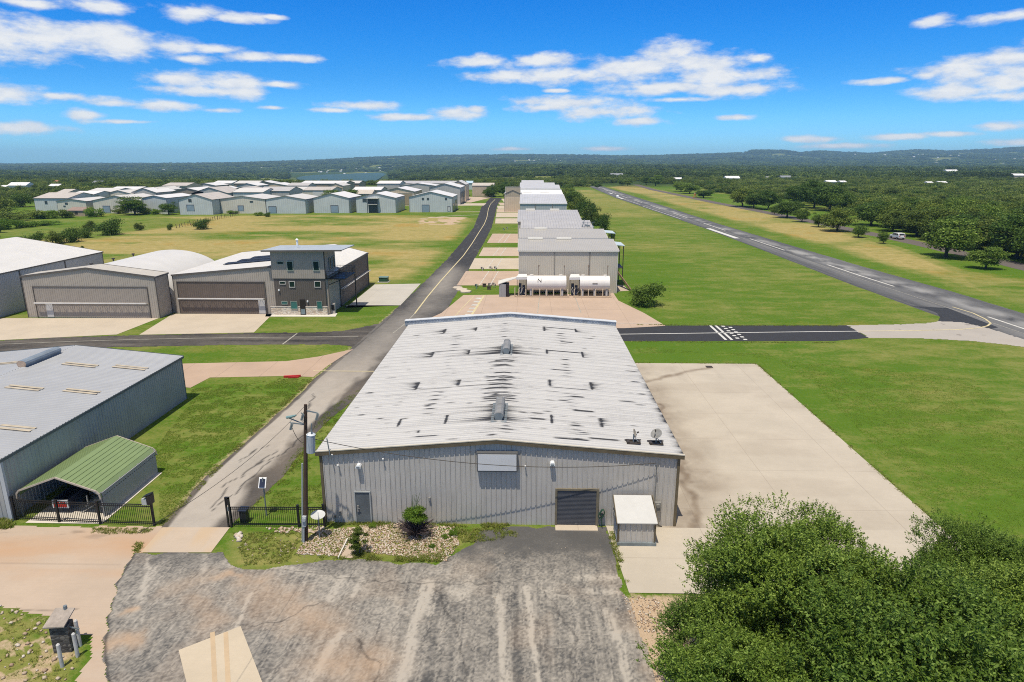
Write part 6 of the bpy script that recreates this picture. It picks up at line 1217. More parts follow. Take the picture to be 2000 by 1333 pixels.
def tapset(px,py,label,col=None):
    x,y=G(px,py);t=thing('service_post',(x,y,0),label,'service post');m=MB();m.bar((x,y,0),(x,y,.9),.1);m.bar((x-.25,y,.75),(x+.25,y,.75),.09);m.build('post',col or M_paint('service_pale',(.35,.36,.36),.6,.2,2),t);m=MB();m.box(x-.3,x-.1,y-.1,y+.1,.45,.85);m.box(x+.12,x+.3,y-.1,y+.1,.3,.6);m.build('service_box',M_paint('service_dark',(.06,.07,.07),.6,.2,2),t)
sb=M_paint('service_blue',(.06,.12,.2),.5,.2,2)
for px,py,lb,c_ in ((931,565,'teal service post at the left of the grass strip by the hut',M_paint('service_teal',(.12,.25,.22),.5,.2,2)),(957,563,'blue service post in the middle of the grass strip by the hut',sb),(965,562,'pale meter post nearest the hut in the grass strip',None),(942,530,'white frame post at the road end of the narrow verge',None),(968,529,'grey meter post right of centre in the narrow verge',None),(959,529,'dark low box post in the middle of the narrow verge',None),(984,451,'dark service post in the mown strip between aprons',None),(991,449,'brown service post right of another in the mown strip',None)): tapset(px,py,lb,c_)
for k,(px,py) in enumerate(((955,566),(946,561),(991,407),(998,407),(1004,407),(985,388),(1002,388))):
    x,y=G(px,py);m=MB();m.box(x-.3,x+.3,y-.2,y+.2,0,.55);m.box(x-.34,x+.34,y-.24,y+.24,.55,.62);tag(m.build('ground_box',M_paint('ground_box_brown',(.10,.07,.05),.7,.2,2)),['brown ground box between the posts in the hut strip','low brown box left of centre in the hut strip','dark ground box, leftmost of three on the far verge','dark ground box, middle of three on the far verge','dark ground box, rightmost of three on the far verge','tiny dark box on the farthest verge, left','tiny dark box on the farthest verge, right'][k],'ground box')
m=MB();random.seed(4)
for k in range(3):
    x,y=G(895+k*7,566+k*4-3);pts=[(x+1.0*math.cos(a)*random.uniform(.7,1.1),y+1.3*math.sin(a)*random.uniform(.7,1.1)) for a in np.linspace(0,5.6,8)];m.hexa(pts,.0,.12+.05*k)
tag(m.build('limestone_slabs',M_paint('limestone',(.5,.43,.34),.9,.15,1)),'pale limestone slabs lying in the grass strip by the road','rocks')
# windsock-like orange post and runway markers
x,y=G(1357,387);t=thing('marker_post',(x,y,0),'small orange marker frame on the dry grass beyond the runway','marker');m=MB();m.bar((x-1,y,0),(x,y,2.6),.35);m.bar((x+1,y,0),(x,y,2.6),.35);m.build('frame',M_paint('marker_orange',(.55,.16,.05),.6,.1,1),t);m=MB();m.box(x-.6,x+.6,y-.2,y+.2,2.4,3.1);m.build('board',M_paint('marker_pale',(.6,.4,.25),.6,.1,1),t)
x,y=G(1206,386);m=MB();m.tube([(x,y,0),(x,y,1.),(x,y,1.5)],[.9,.9,.2],12);tag(m.build('runway_marker',lt),'white round marker at the left edge of the runway far off','marker')
# ---------- white vehicle
vx,vy=G(1752,467.);vh=thing('white_vehicle',(0,0,0),'white sport utility vehicle on the road beside the right wood','car')
vp=M_paint('car_white',(.68,.68,.67),.25,.04,1);vg=M_paint('car_glass',(.02,.025,.03),.1,.1,1);vk=M_paint('car_tyre',(.02,.02,.02),.8,.1,1)
m=MB();side=[(-2.35,.45),(-2.4,.9),(-2.3,1.05),(-1.25,1.15),(-.55,1.72),(.2,1.80),(1.95,1.76),(2.28,1.15),(2.4,1.0),(2.4,.45)]
m.ext([(a,-.95,b) for a,b in side],(0,1.9,0));m.build('car_body',vp,vh,bevel=.09)
m=MB()
for s in (-1,1):
    yy=.955*s
    for poly in ([(-.95,1.2),(-.48,1.6),(.1,1.66),(.1,1.2)],[(.2,1.2),(.2,1.67),(.98,1.66),(.98,1.2)],[(1.08,1.2),(1.08,1.66),(1.82,1.62),(2.02,1.2)]): m.ext([(a,yy,b) for a,b in poly],(0,.012*s,0))
m.ext([(-1.22,-.8,1.2),(-1.22,.8,1.2),(-.62,.72,1.7),(-.62,-.72,1.7)],(-.02,0,.02));m.ext([(2.29,-.78,1.2),(2.29,.78,1.2),(2.02,.72,1.68),(2.02,-.72,1.68)],(.02,0,.02));m.build('window',vg,vh)
for sx_ in (-1.5,1.5):
    for s in (-1,1):
        m=MB();m.tube([(sx_,s*.78,.37),(sx_,s*.98,.37)],.37,18);w=m.build('wheel',vk,vh);m=MB();m.tube([(sx_,s*.98,.37),(sx_,s*.995,.37)],.2,14);m.build('rim',galv,w)
for s in (-.7,.7):
    m=MB();m.box(2.39,2.42,s-.15,s+.15,.85,1.15);m.build('tail_light',_mc[('tail_red',)],vh);m=MB();m.box(-2.42,-2.39,s-.18,s+.18,.75,.92);m.build('headlight',lt,vh)
m=MB();m.box(-2.45,-2.33,-.9,.9,.42,.6);m.box(2.35,2.46,-.9,.9,.42,.6);m.build('bumper',galvd,vh)
vh.location=(vx,vy,.02)
dv_=Vector(G(1700,457))-Vector(G(1800,477));vh.rotation_euler=(0,0,math.atan2(-dv_.y,-dv_.x))
# ================================================================ VEGETATION
def leaf_cards(C,Nn,ls,lw,rng):
    n=len(C);ls=np.broadcast_to(ls,(n,));lw=np.broadcast_to(lw,(n,))
    r=rng.normal(size=(n,3));t=np.cross(Nn,r);t/=np.linalg.norm(t,axis=1)[:,None]+1e-9;b=np.cross(Nn,t)
    a=t*ls[:,None]/2;c=b*lw[:,None]/2
    V=np.stack([C-a,C-c*1.0+a*.1,C+a,C+c*1.0+a*.1],1).reshape(-1,3);return V
def crown(rng,rx,rz,cz,nl,lr,nleaf,ls,lw,flat=.75,low=.25,shell=.5,rnd=.9,ry=None):
    """leaf cards spread over many overlapping lobes inside an uneven ellipsoid"""
    ry=ry or rx;L_=[]
    while len(L_)<nl:
        p=rng.uniform(-1,1,3);q=np.linalg.norm(p)
        if q>1 or q<.35: continue
        if p[2]<-low*1.6 and rng.random()<.7: continue
        p=p*(.82+.25*rng.random());L_.append(p)
    L_=np.array(L_)*[rx,ry,rz];rad=lr*rng.uniform(.6,1.35,nl)
    w=rad**2;w/=w.sum();k=rng.choice(nl,nleaf,p=w)
    d=rng.normal(size=(nleaf,3));d/=np.linalg.norm(d,axis=1)[:,None];d[:,2]=np.where(d[:,2]<-.25,-d[:,2]*.7,d[:,2])
    rr=rad[k]*(1-shell*rng.random(nleaf)**1.6+.18*rng.normal(size=nleaf)*.6);rr+=rad[k]*.25*np.sin(d[:,0]*7+k)*np.sin(d[:,1]*8+k*2)
    C=L_[k]+d*rr[:,None]*[1,1,flat];C[:,2]+=cz
    Nn=d*[1,1,1.1]+rng.normal(size=(nleaf,3))*rnd*.6;Nn/=np.linalg.norm(Nn,axis=1)[:,None]
    s=rng.uniform(.7,1.3,nleaf);return leaf_cards(C,Nn,ls*s,lw*s,rng),L_+[0,0,cz]
def crown_sprays(rng,rx,rz,cz,nl,lr,nsp,per,ls,lw):
    """big crown: twigs pointing out and up from many uneven lobes, each twig carrying a spray of leaves"""
    L_=[]
    while len(L_)<nl:
        p=rng.uniform(-1,1,3);q=np.linalg.norm(p)
        if q>1 or q<.3 or (p[2]<-.35 and rng.random()<.6): continue
        L_.append(p*(.8+.32*rng.random()))
    L_=np.array(L_)*[rx,rx,rz];rad=lr*rng.uniform(.45,1.5,nl);w=rad**2;w/=w.sum();k=rng.choice(nl,nsp,p=w)
    d=rng.normal(size=(nsp,3));d/=np.linalg.norm(d,axis=1)[:,None];d[:,2]=np.where(d[:,2]<-.3,-d[:,2]*.6,d[:,2])
    nz=fbm(d[:,0]*2.3+k*3.7,d[:,1]*2.3+d[:,2]*2,3,5);rr=rad[k]*(.55+.9*nz)*(1-.45*rng.random(nsp)**2.5)
    O=L_[k]+d*rr[:,None]*[1,1,.85];keep=fbm(O[:,0]*1.2,O[:,1]*1.2+O[:,2]*1.4,3,9)>.43;O=O[keep];d=d[keep]
    ax=d*.8+[0,0,.75]+rng.normal(size=d.shape)*.35;ax/=np.linalg.norm(ax,axis=1)[:,None];ln=rng.uniform(.22,.55,len(O))
    C=[];Nn=[]
    for q in range(per):
        t=(q+rng.random(len(O)))/per;o=rng.normal(size=O.shape);o-=ax*(o*ax).sum(1)[:,None];o/=np.linalg.norm(o,axis=1)[:,None]+1e-9
        C.append(O+ax*(ln*t)[:,None]+o*(.055*(1.25-t))[:,None]);n=o*.7+ax*.45+[0,0,.55]+rng.normal(size=O.shape)*.35;Nn.append(n/np.linalg.norm(n,axis=1)[:,None])
    C=np.concatenate(C);C[:,2]+=cz;Nn=np.concatenate(Nn);s=rng.uniform(.7,1.3,len(C));return leaf_cards(C,Nn,ls*s,lw*s,rng),L_+[0,0,cz]
def card_mesh(name,V,mat):
    n=len(V)//4;F_=np.arange(n*4,dtype=np.int32).reshape(-1,4);V=np.asarray(V,dtype=np.float32)
    me=bpy.data.meshes.new(name);me.vertices.add(len(V));me.vertices.foreach_set('co',V.ravel());me.loops.add(n*4);me.loops.foreach_set('vertex_index',F_.ravel());me.polygons.add(n);me.polygons.foreach_set('loop_start',np.arange(0,n*4,4,dtype=np.int32));me.update(calc_edges=True);me.materials.append(mat);return me
bark=M_paint('bark',(.085,.065,.05),.9,.3,1.5,0,.2,.5);M_L1=M_leaf('oak_leaves',(.030,.062,.009),(.098,.166,.022),(.26,.36,.08),.3,.35,.5)
M_L2=M_leaf('dark_leaves',(.035,.070,.012),(.070,.125,.020),(.12,.19,.035),.25,.4,.12);M_L3=M_leaf('wood_leaves',(.040,.070,.010),(.100,.145,.024),(.18,.23,.045),.25,.45,.06,.3,.3,.02);M_L5=M_leaf('pale_wood_leaves',(.06,.10,.02),(.14,.19,.04),(.22,.26,.07),.25,.4,.06,.3,.2,.02);M_L4=M_leaf('bright_leaves',(.07,.13,.012),(.13,.215,.022),(.13,.23,.04),.3,.3,.3);M_dry=M_leaf('dry_leaves',(.06,.04,.03),(.13,.085,.055),(.10,.09,.04),.1,.3,.8)
def trunk_mesh(name,lobes,h,r0,rng,n=7,base=0):
    m=MB();top=Vector((rng.normal()*.1,rng.normal()*.1,h));m.tube([(0,0,base),(0,0,h*.5),tuple(top)],[r0*1.25,r0,r0*.8],9)
    for k in rng.choice(len(lobes),min(n,len(lobes)),replace=False):
        p=Vector(lobes[k]);p=top.lerp(p,.72);mid=top.lerp(p,.5)+Vector((0,0,-.06*p.length));m.tube([tuple(top),tuple(mid),tuple(p)],[r0*.55,r0*.35,r0*.12],6)
    me=bpy.data.meshes.new(name);me.from_pydata(m.v,[],m.f);me.materials.append(bark);return me
def proto(name,seed,mat,**k):
    rng=np.random.default_rng(seed);th=k.pop('th',1.5);tr=k.pop('tr',.15);V,lb=crown(rng,**k);return card_mesh(name+'_crown',V,mat),trunk_mesh(name+'_trunk',lb,th,tr,rng)
def plant(name,pr,loc,s,rz,label,cat,group=None,trunk=True,part='crown'):
    t=bpy.data.objects.new(name,None);COL.objects.link(t);t.location=loc;t.rotation_euler=(0,0,rz);t.scale=s if isinstance(s,tuple) else (s,s,s);t.empty_display_size=.3;tag(t,label,cat,group)
    c=bpy.data.objects.new(part,pr[0]);COL.objects.link(c);c.parent=t
    if trunk: d=bpy.data.objects.new('trunk',pr[1]);COL.objects.link(d);d.parent=t
    return t
# big foreground oaks
FT=[]
for i in range(2):
    rng=np.random.default_rng(11+i);V,lb=crown_sprays(rng,3.9,2.6,4.4,58,1.2,26000,9,.115,.053);FT.append((card_mesh('big_oak_crown',V,M_L1),trunk_mesh('big_oak_trunk',lb,2.2,.3,rng,26)))
for k,(px,py,z,s,v,lb) in enumerate([(1555,1160,4.4,1.0,0,'big live oak whose crown top stands highest against the pale apron'),(1428,1262,3.5,.6,1,'smaller oak crown at the left edge of the big green mass, beside the parking lot'),(1765,1245,4.1,.78,1,'big oak in the middle of the green mass at the lower right'),(1945,1140,4.4,.78,0,'oak at the right edge, its crown standing before the lawn'),(1535,1400,4.2,.88,1,'oak at the bottom edge of the picture, left one of the two'),(1830,1420,4.4,1.15,0,'oak at the bottom right corner, nearest the camera'),(2090,1300,4.4,.95,1,'oak mostly outside the right edge of the picture')]):
    x,y=G(px,py,z);plant('oak_tree',FT[v],(x,y,0 if s>.7 else .3),s,k*1.3+.4,lb,'tree','big oaks at the lower right')
# mid tree prototypes (unit: crown radius 1 -> scaled), height 2.1
MP=[proto('round_tree',30+i,m_,rx=.78,rz=.78,cz=.98,nl=36,lr=.33,nleaf=7600,ls=.085,lw=.05,th=.5,tr=.05,flat=.95,low=.7) for i,m_ in enumerate((M_L2,M_L1,M_L3,M_L2))]
BP=[proto('bush',50+i,m_,rx=.72,rz=.5,cz=.42,nl=20,lr=.34,nleaf=3600,ls=.09,lw=.045,th=.3,tr=.04,flat=.9,low=.5) for i,m_ in enumerate((M_L2,M_L3,M_L4))]
def tpx(px,pyb,w,pyt,lab,kind='t',v=0,group='trees by the right road',cat='tree',name=None):
    x,y=G(px,pyb);d=math.hypot(x,y);z1=HY(px,pyt,y)[2];wd=w*y/1270./1.0
    # crown half width 1.05 at unit scale, top 2.0
    P_=MP if kind=='t' else BP;sx=wd/(1.55 if kind=='t' else 1.75);sz=z1/(1.9 if kind=='t' else 1.05)
    nm=name or ('round_tree' if kind=='t' else 'bush');return plant(nm,P_[v%len(P_)],(x,y,0),(sx,sx,sz),px*.7,lab,cat,group)
TR=[(1847,503,88,428,'large spreading tree standing alone before the road, right',1),(1925,525,56,482,'round low tree right of the large spreading tree',1),(1725,476,20,453,'smallest young tree just left of the white vehicle',1),(1676,464,28,440,'young round tree before the road, second left of the vehicle',1),(1635,452,56,404,'broad round tree on the verge left of the young round one',2),(1598,444,26,412,'slim dark tree left of the broad round one',0),(1566,434,28,402,'small dark tree third from the left on the verge',0),(1537,426,46,384,'dark tree with a round crown and clear trunk on the verge',0),(1512,419,18,400,'thin dark tree at the left end of the verge row',0),
(1701,441,64,388,'tall dark tree beyond the road with a wide shadow',0),(1743,452,52,406,'mid green tree beyond the road left of the vehicle',2),(1790,462,70,412,'broad olive green tree right behind the vehicle',2),(1832,470,60,405,'olive tree at the wood edge between vehicle and lone tree',2),(1880,478,80,418,'wood edge tree behind the large lone tree, left',3),(1930,490,84,425,'wood edge tree behind the large lone tree, right',2),(1985,505,90,420,'big wood edge tree at the right frame edge',3),
(1620,412,62,350,'tall dark tree left of centre in the roadside grove',0),(1590,407,52,352,'dark tree in the roadside grove, second from left',3),(1560,402,46,352,'dark tree in the roadside grove, leftmost',0),(1646,416,44,366,'dark tree in the roadside grove, rightmost',0),(1450,404,44,366,'pair of roadside trees, left one',2),(1472,407,38,370,'pair of roadside trees, right one',0),(1374,387,32,368,'rounded dark tree by the far bend of the road',0),(1347,379,34,358,'bushy bright green tree by the far bend',1),(1330,375,28,355,'leftmost bushy green tree by the far bend',1),(1500,410,40,372,'dark tree at the head of the verge row',3),(1226,364,18,348,'small tree beyond the runway end, right one',1),(1215,363,16,350,'small tree beyond the runway end, left one',1),(1280,364,24,342,'green tree on the far meadow',1),(1262,362,22,345,'darker tree on the far meadow',3),
(1168,368,14,358,'small far tree left of the runway end',3)]
for i,(px,pb,w,pt,lb,v) in enumerate(TR): tpx(px,pb,w,pt,lb,'t',v)
RT=[(1178,449,34,418,'nearest dark tree of the line beside the hangar row'),(1160,440,48,402,'second dark tree of the line beside the hangar row'),(1144,428,52,392,'third dark tree of the line beside the hangar row'),(1130,416,48,381,'fourth dark tree of the line beside the hangar row'),(1121,403,44,372,'fifth dark tree of the line beside the hangar row'),(1114,391,40,365,'sixth dark tree of the line beside the hangar row'),(1108,380,30,361,'last dark tree of the line beside the hangar row')]
for i,(px,pb,w,pt,lb) in enumerate(RT): tpx(px,pb,w,pt,lb,'b',i%2,'dark trees beside the hangar row')
tpx(1196,466,15,452,'small bush under the second hangar awning','b',0,None,'bush')
for px,pb,w,pt,lb,v in [(964,385,26,357,'dark tree where the long road ends',0),(955,386,22,366,'lower dark tree left of the one at the road end',0),(983,384,22,360,'dark tree just left of the tan gabled hangar',3),(650,404,34,371,'tree among the far hangars, left one',1),(681,404,36,370,'tree among the far hangars, middle one',3),(702,404,26,375,'tree among the far hangars, right one',0),(264,420,50,384,'tall leafy tree between far hangars, left',1),(330,420,28,392,'compact dark tree before the pale blue far hangar',0)]: tpx(px,pb,w,pt,lb,'t',v,None)
SH=[(20,492,24,474,0),(50,490,36,462,0),(74,483,38,453,0),(104,477,42,449,1),(138,473,52,445,0),(165,465,36,446,0),(180,452,34,430,1),(218,459,56,427,0),(273,450,22,434,1),(333,450,14,437,0),(397,448,38,428,0),(186,424,38,401,2),(282,418,36,399,1),(60,428,60,409,1),(92,427,46,408,2),(122,426,44,408,1),(10,448,50,424,2),(52,444,50,428,2),(90,440,50,429,2),(30,432,60,412,1),(368,417,44,405,2),(400,416,40,406,1),(437,414,34,398,1),(487,416,22,402,1),(523,424,16,415,0),(305,419,26,406,2),(232,418,30,404,1),(162,490,14,480,1),(-10,420,70,385,1),(-30,470,50,446,1),(10,410,60,380,1),(45,405,50,378,0),(85,392,60,374,1),(455,418,24,410,2),(505,422,20,413,2),(0,455,26,436,0)]
for i,(px,pb,w,pt,v) in enumerate(SH):
    side='left' if px<120 else ('left centre' if px<300 else 'centre')
    tpx(px,pb,w,pt,'shrub in the %s field, number %d from the frame edge'%(side,i+1) if False else ('dark' if v==0 else 'olive' if v==1 else 'bright green')+' field shrub on the grassland left of the road','b',v,('dark' if v==0 else 'olive' if v==1 else 'bright green')+' shrubs scattered over the left field','shrub',name='field_shrub')
b_=tpx(1266,597,84,552,'wide dark bush alone on the lawn right of the fuel tanks','b',0,None,'bush')
# facade shrubs
FB=proto('facade_bush',71,M_L4,rx=.36,rz=.36,cz=1.05,nl=14,lr=.22,nleaf=8000,ls=.06,lw=.035,th=.5,tr=.04)
x,y=G(812,1050);fb=plant('facade_shrub',FB,(x,y,0),1.35,0,'half green half dead shrub before the warehouse wall','shrub')
rng=np.random.default_rng(5);m=MB()
for k in range(330):
    a=rng.uniform(0,2*math.pi);l=rng.uniform(.6,1.1);q=rng.uniform(.3,1.0);m.tube([(0,0,.05),(math.cos(a)*q*.5,math.sin(a)*q*.4,l*.55),(math.cos(a)*q*1.0,math.sin(a)*q*.75,l*(1-.3*q))],[.02,.012,.006],4,False)
m.build('dead_stems',M_paint('dead_stem',(.075,.055,.055),.9,.3,3),fb,normals=False)
m=MB();
for k in range(7): a=k;m.tube([(0,0,.9),(.1*math.cos(a),.1*math.sin(a),1.6),(.35*math.cos(a)*.5+.1,.2*math.sin(a),1.9+.05*k)],[.015,.01,.005],4,False)
m.build('sprig',M_paint('sprig_green',(.06,.12,.03),.8,.2,3),fb,normals=False)
FB2=proto('facade_bush2',72,M_L3,rx=.5,rz=.75,cz=.75,nl=16,lr=.22,nleaf=6500,ls=.07,lw=.03,th=.5,tr=.03,low=.9)
x,y=G(703,1082);plant('facade_shrub',FB2,(x,y,0),1.05,1,'loose olive shrub beside the little path before the grey door','shrub')
for px,py,s,lb in ((885,1045,.42,'small bright green shrub at the wall foot, right of the half dead one'),(870,1052,.28,'tiny green shrub left of the small bright one'),(843,1070,.25,'tiny green tuft shrub among the stones'),(728,1030,.35,'small green shrub under the grey door')):
    x,y=G(px,py);plant('small_shrub',BP[2],(x,y,0),s,px,lb,'shrub')
# ---------- woods
def geo_scatter(name,P,rot,scl,idx,protos,label):
    me=bpy.data.meshes.new(name);me.vertices.add(len(P));me.vertices.foreach_set('co',np.asarray(P,dtype=np.float32).ravel())
    for n,a,ty in (('rot',rot,'FLOAT'),('scl',scl,'FLOAT_VECTOR'),('idx',idx,'INT')):
        at=me.attributes.new(n,ty,'POINT');at.data.foreach_set('vector' if ty=='FLOAT_VECTOR' else 'value',np.asarray(a).ravel())
    o=bpy.data.objects.new(name,me);COL.objects.link(o);tag(o,label,'woodland',kind='stuff')
    ng=bpy.data.node_groups.new(name,'GeometryNodeTree');ng.interface.new_socket('Geometry',in_out='INPUT',socket_type='NodeSocketGeometry');ng.interface.new_socket('Geometry',in_out='OUTPUT',socket_type='NodeSocketGeometry')
    n=ng.nodes;l=ng.links;gi=n.new('NodeGroupInput');go=n.new('NodeGroupOutput');io=n.new('GeometryNodeInstanceOnPoints');jn=n.new('GeometryNodeJoinGeometry')
    for p in protos:
        src=bpy.data.objects.new(name+'_source',p);oi=n.new('GeometryNodeObjectInfo');oi.inputs['Object'].default_value=src;oi.inputs['As Instance'].default_value=True;l.new(oi.outputs['Geometry'],jn.inputs[0])
    def na(nm,ty):
        q=n.new('GeometryNodeInputNamedAttribute');q.data_type=ty;q.inputs['Name'].default_value=nm;return next(x for x in q.outputs if x.enabled and x.name=='Attribute')
    l.new(gi.outputs[0],io.inputs['Points']);l.new(jn.outputs[0],io.inputs['Instance']);io.inputs['Pick Instance'].default_value=True
    l.new(na('idx','INT'),io.inputs['Instance Index']);cx_=n.new('ShaderNodeCombineXYZ');l.new(na('rot','FLOAT'),cx_.inputs[2]);l.new(cx_.outputs[0],io.inputs['Rotation']);l.new(na('scl','FLOAT_VECTOR'),io.inputs['Scale']);l.new(io.outputs[0],go.inputs[0])
    md=o.modifiers.new('scatter','NODES');md.node_group=ng;return o
def wproto(i,m_,nl,nleaf,ls): 
    rng=np.random.default_rng(90+i);V,lb=crown(rng,.78,.52,.62,nl,.34,nleaf,ls,ls*.6,.85,.8,.35);return card_mesh('wood_crown',V,m_)
WP=[wproto(i,m_,14,1500,.13) for i,m_ in enumerate((M_L3,M_L2,M_L3,M_L5))]
M_far=M_leaf('far_leaves',(.035,.065,.016),(.075,.120,.028),(.13,.17,.045),.25,.5,.008,.35,.45,.004)
WF=[wproto(10+i,M_far,16,520,.24) for i in range(3)]
def hit(px,py):
    d=ray(px,py);t=300*1.0025**np.arange(1370);k=np.nonzero(H+d[2]*t<=hz(d[0]*t,d[1]*t))[0]
    return None if len(k)==0 else (float(d[0]*t[k[0]]),float(d[1]*t[k[0]]))
HOUSE=[(6,374,14,0,'white'),(35,374,38,0,'white'),(106,372,22,0,'white'),(112,362,14,1,'rust'),(190,364,18,2,'grey'),(216,354,12,0,'white'),(231,352,9,0,'white'),(285,337,6,0,'white'),(318,335,7,0,'white'),(317,345,10,2,'white'),(1205,350,24,2,'grey'),(1431,357,27,0,'white'),(1535,353,20,0,'grey'),(1624,363,19,0,'white'),(1647,363,12,0,'white'),(1817,365,12,0,'white'),(1842,365,16,1,'white'),(1860,342,22,1,'tan'),(1990,350,22,1,'tan'),(1324,356,16,0,'white'),(1501,353,8,0,'white'),(1003,331,3,1,'tan')]
rng=np.random.default_rng(8)
for k in range(34): HOUSE.append((rng.uniform(505,770),rng.uniform(326,342),rng.uniform(2.5,5),0,'small'))
for k in range(46): HOUSE.append((rng.uniform(1650,2000),rng.uniform(303,327),rng.uniform(2.5,5.),0,'small'))
for k in range(14): HOUSE.append((rng.uniform(1000,1100),rng.uniform(312,318),rng.uniform(2,3),0,'small'))
for k in range(26): HOUSE.append((rng.uniform(300,500),rng.uniform(336,349),rng.uniform(3,7),0,'small'))
for k in range(14): HOUSE.append((rng.uniform(20,500),rng.uniform(326,338),rng.uniform(2.5,4),0,'small'))
HP=[];hw_=[M_paint('house_white',(.62,.60,.56),.7,.05,.2),M_paint('house_tan',(.45,.36,.26),.7,.1,.2)];hr_=[M_paint('house_roof_white',(.68,.67,.65),.6,.05,.2),M_paint('house_roof_rust',(.34,.17,.09),.7,.1,.2),M_paint('house_roof_grey',(.22,.23,.24),.7,.1,.2)]
big_lb={0:'white walled building at the far left frame edge among trees',1:'broad white roofed building second at the left frame edge',2:'white roofed house among the left trees below a rust roof',3:'rust roofed house among the left trees above a white roof',4:'grey gabled house among trees left of the far hangars',5:'pale house right of the grey gabled one, left background',6:'small white house topmost beside the pale house, left background',10:'grey steep roofed building beyond the runway end',11:'low white roofed building beyond the right meadow trees',12:'pale roof between trees right of the low white one',13:'pale flat roof at the wood edge, left of two',14:'pale flat roof at the wood edge, right of two',17:'tan clearing building on the right hill foot',18:'tan roofed building at the right frame edge'}
for i,(px,py,w,r_,nm) in enumerate(HOUSE):
    h_=hit(px,py)
    if not h_: continue
    x,y=h_
    if 560<px<800 and 1500<y<2760: continue
    z=float(hz(np.array([x]),np.array([y]))[0]);W_=w*y/1300.*.9;D_=min(max(W_*.7,8),30);Hh=max(3.2,min(W_*.32,9));HP.append((x,y,W_))
    small=nm=='small';t=thing('far_house' if small else 'country_house',(x,y,z),'tiny pale house speck among the trees of the far hills' if small else big_lb.get(i,'pale roofed house half hidden by distant trees'),'house','tiny houses on the far hills' if small else 'country houses in the woods')
    m=MB();m.box(x-W_/2,x+W_/2,y,y+D_,z-1,z+Hh);m.build('wall',hw_[0 if nm in('white','small','grey') else 1],t)
    m=MB();rr_=Hh+W_*.13+.5;m.ext([(x-W_*.55,y-.6,z+Hh),(x-W_*.55,y+D_/2,z+rr_),(x-W_*.55,y+D_+.6,z+Hh)],(W_*1.1,0,0));m.build('roof',hr_[{'rust':1,'grey':2}.get(nm,0) if r_ else (2 if nm=='grey' else 0)],t)
HP=np.array(HP)
def clear(P):
    keep=np.ones(len(P),bool)
    for hx,hy,w in HP:
        r=math.hypot(hx,hy);ux,uy=hx/r,hy/r;a=(P[:,0]-hx)*ux+(P[:,1]-hy)*uy;b=-(P[:,0]-hx)*uy+(P[:,1]-hy)*ux
        keep&=~((np.abs(b)<w*.5+3)&(a>-max(30,w*1.2+r*.012))&(a<w*.7+6))
    return P[keep]
rng=np.random.default_rng(3)
def jgrid(x0,x1,y0,y1,s):
    a,b=np.meshgrid(np.arange(x0,x1,s),np.arange(y0,y1,s));P=np.stack([a.ravel(),b.ravel()],1);return P+rng.uniform(-.45,.45,P.shape)*s
FR=pl([(2500,560),(2060,530),(1950,500),(1880,484),(1810,464),(1755,449),(1720,436),(1670,425),(1650,414),(1600,402),(1540,392),(1480,386),(1430,381),(1400,377),(1370,368),(1420,363.5),(2700,363.5),(2900,500)])
P=jgrid(20,900,90,700,5.0);px,d=px_d(P[:,0],P[:,1]);k=pip(P[:,0],P[:,1],FR)&(px<2130);P=P[k];P=clear(P);px,d=px_d(P[:,0],P[:,1])
o_=np.argsort(d);P=P[o_];d=d[o_];n_ind=240
big=fbm(P[:,0]/60,P[:,1]/60,3,6)
S=rng.uniform(2.4,5.2,len(P))*(.75+.5*big)*np.where(d>260,.85,1.08)
for i in range(n_ind):
    s=float(S[i])*1.05;v=int(rng.integers(4));plant('wood_tree',MP[[2,1,3,2][v]],(P[i,0],P[i,1],-.2),(s,s,s*rng.uniform(.75,1.0)),rng.uniform(0,6.28),'rounded olive green tree in the dense wood edge right of the road','tree','nearest trees of the dense wood right of the road')
Q=P[n_ind:];s=S[n_ind:];scl=np.stack([s*1.15,s*1.15,s*rng.uniform(.8,1.15,len(s))],1)
geo_scatter('dense_wood',np.column_stack([Q,np.full(len(Q),-.3)]),rng.uniform(0,6.28,len(Q)),scl,rng.choice(4,len(Q),p=[.35,.25,.3,.1]),WP,'dense olive green scrub wood filling the land right of the road')
# background woods
def bgmask(P):
    px,d=px_d(P[:,0],P[:,1]);k=(px>-150)&(px<2150)
    lim=np.interp(px,[-200,0,40,140,260,420,500,580,700,760,930,985,1060,1150,1180,1240,1330,1420,2200],[330,345,375,420,455,500,560,620,700,640,600,560,560,590,700,720,620,600,600])
    k&=d>lim
    k&=~((px>500)&(px<600)&(d>1050)&(d<1950));k&=~((px>560)&(px<762+0*d)&(d>1150)&(d<3250)&(px<790-(d-1150)*.02))
    k&=~((px>520)&(px<640)&(d>900)&(d<1500))
    k&=~((px>1225)&(px<1330)&(d<780)&(fbm(P[:,0]/30,P[:,1]/30,2,1)>.45))
    return k
L1=[];
for s,d0,d1,sc,wp_ in ((6.2,320,800,3.9,0),(9.5,800,1500,6.,1),(17,1500,3300,11,1),(40,3300,7600,22,1)):
    P=jgrid(-d1*.85,d1*.9,d0*.7,d1,s);px,d=px_d(P[:,0],P[:,1]);P=P[(d>d0)&(d<=d1)];P=P[bgmask(P)];P=clear(P);px,d=px_d(P[:,0],P[:,1])
    if d0>=800: P=P[fbm(P[:,0]/150,P[:,1]/150,3,4)>.375]
    z=hz(P[:,0],P[:,1]);S_=sc*rng.uniform(.6,1.15,len(P));fl=(1.,.9,.75,.42)[len(L1)]
    L1.append((np.column_stack([P,z-.15*S_*fl]),np.stack([S_,S_,S_*fl*rng.uniform(.75,1.25,len(P))],1)))
P=L1[0][0];geo_scatter('background_wood',P,rng.uniform(0,6.28,len(P)),L1[0][1],rng.choice(4,len(P),p=[.3,.3,.2,.2]),WP,'dark green woodland behind the far hangars and runway end')
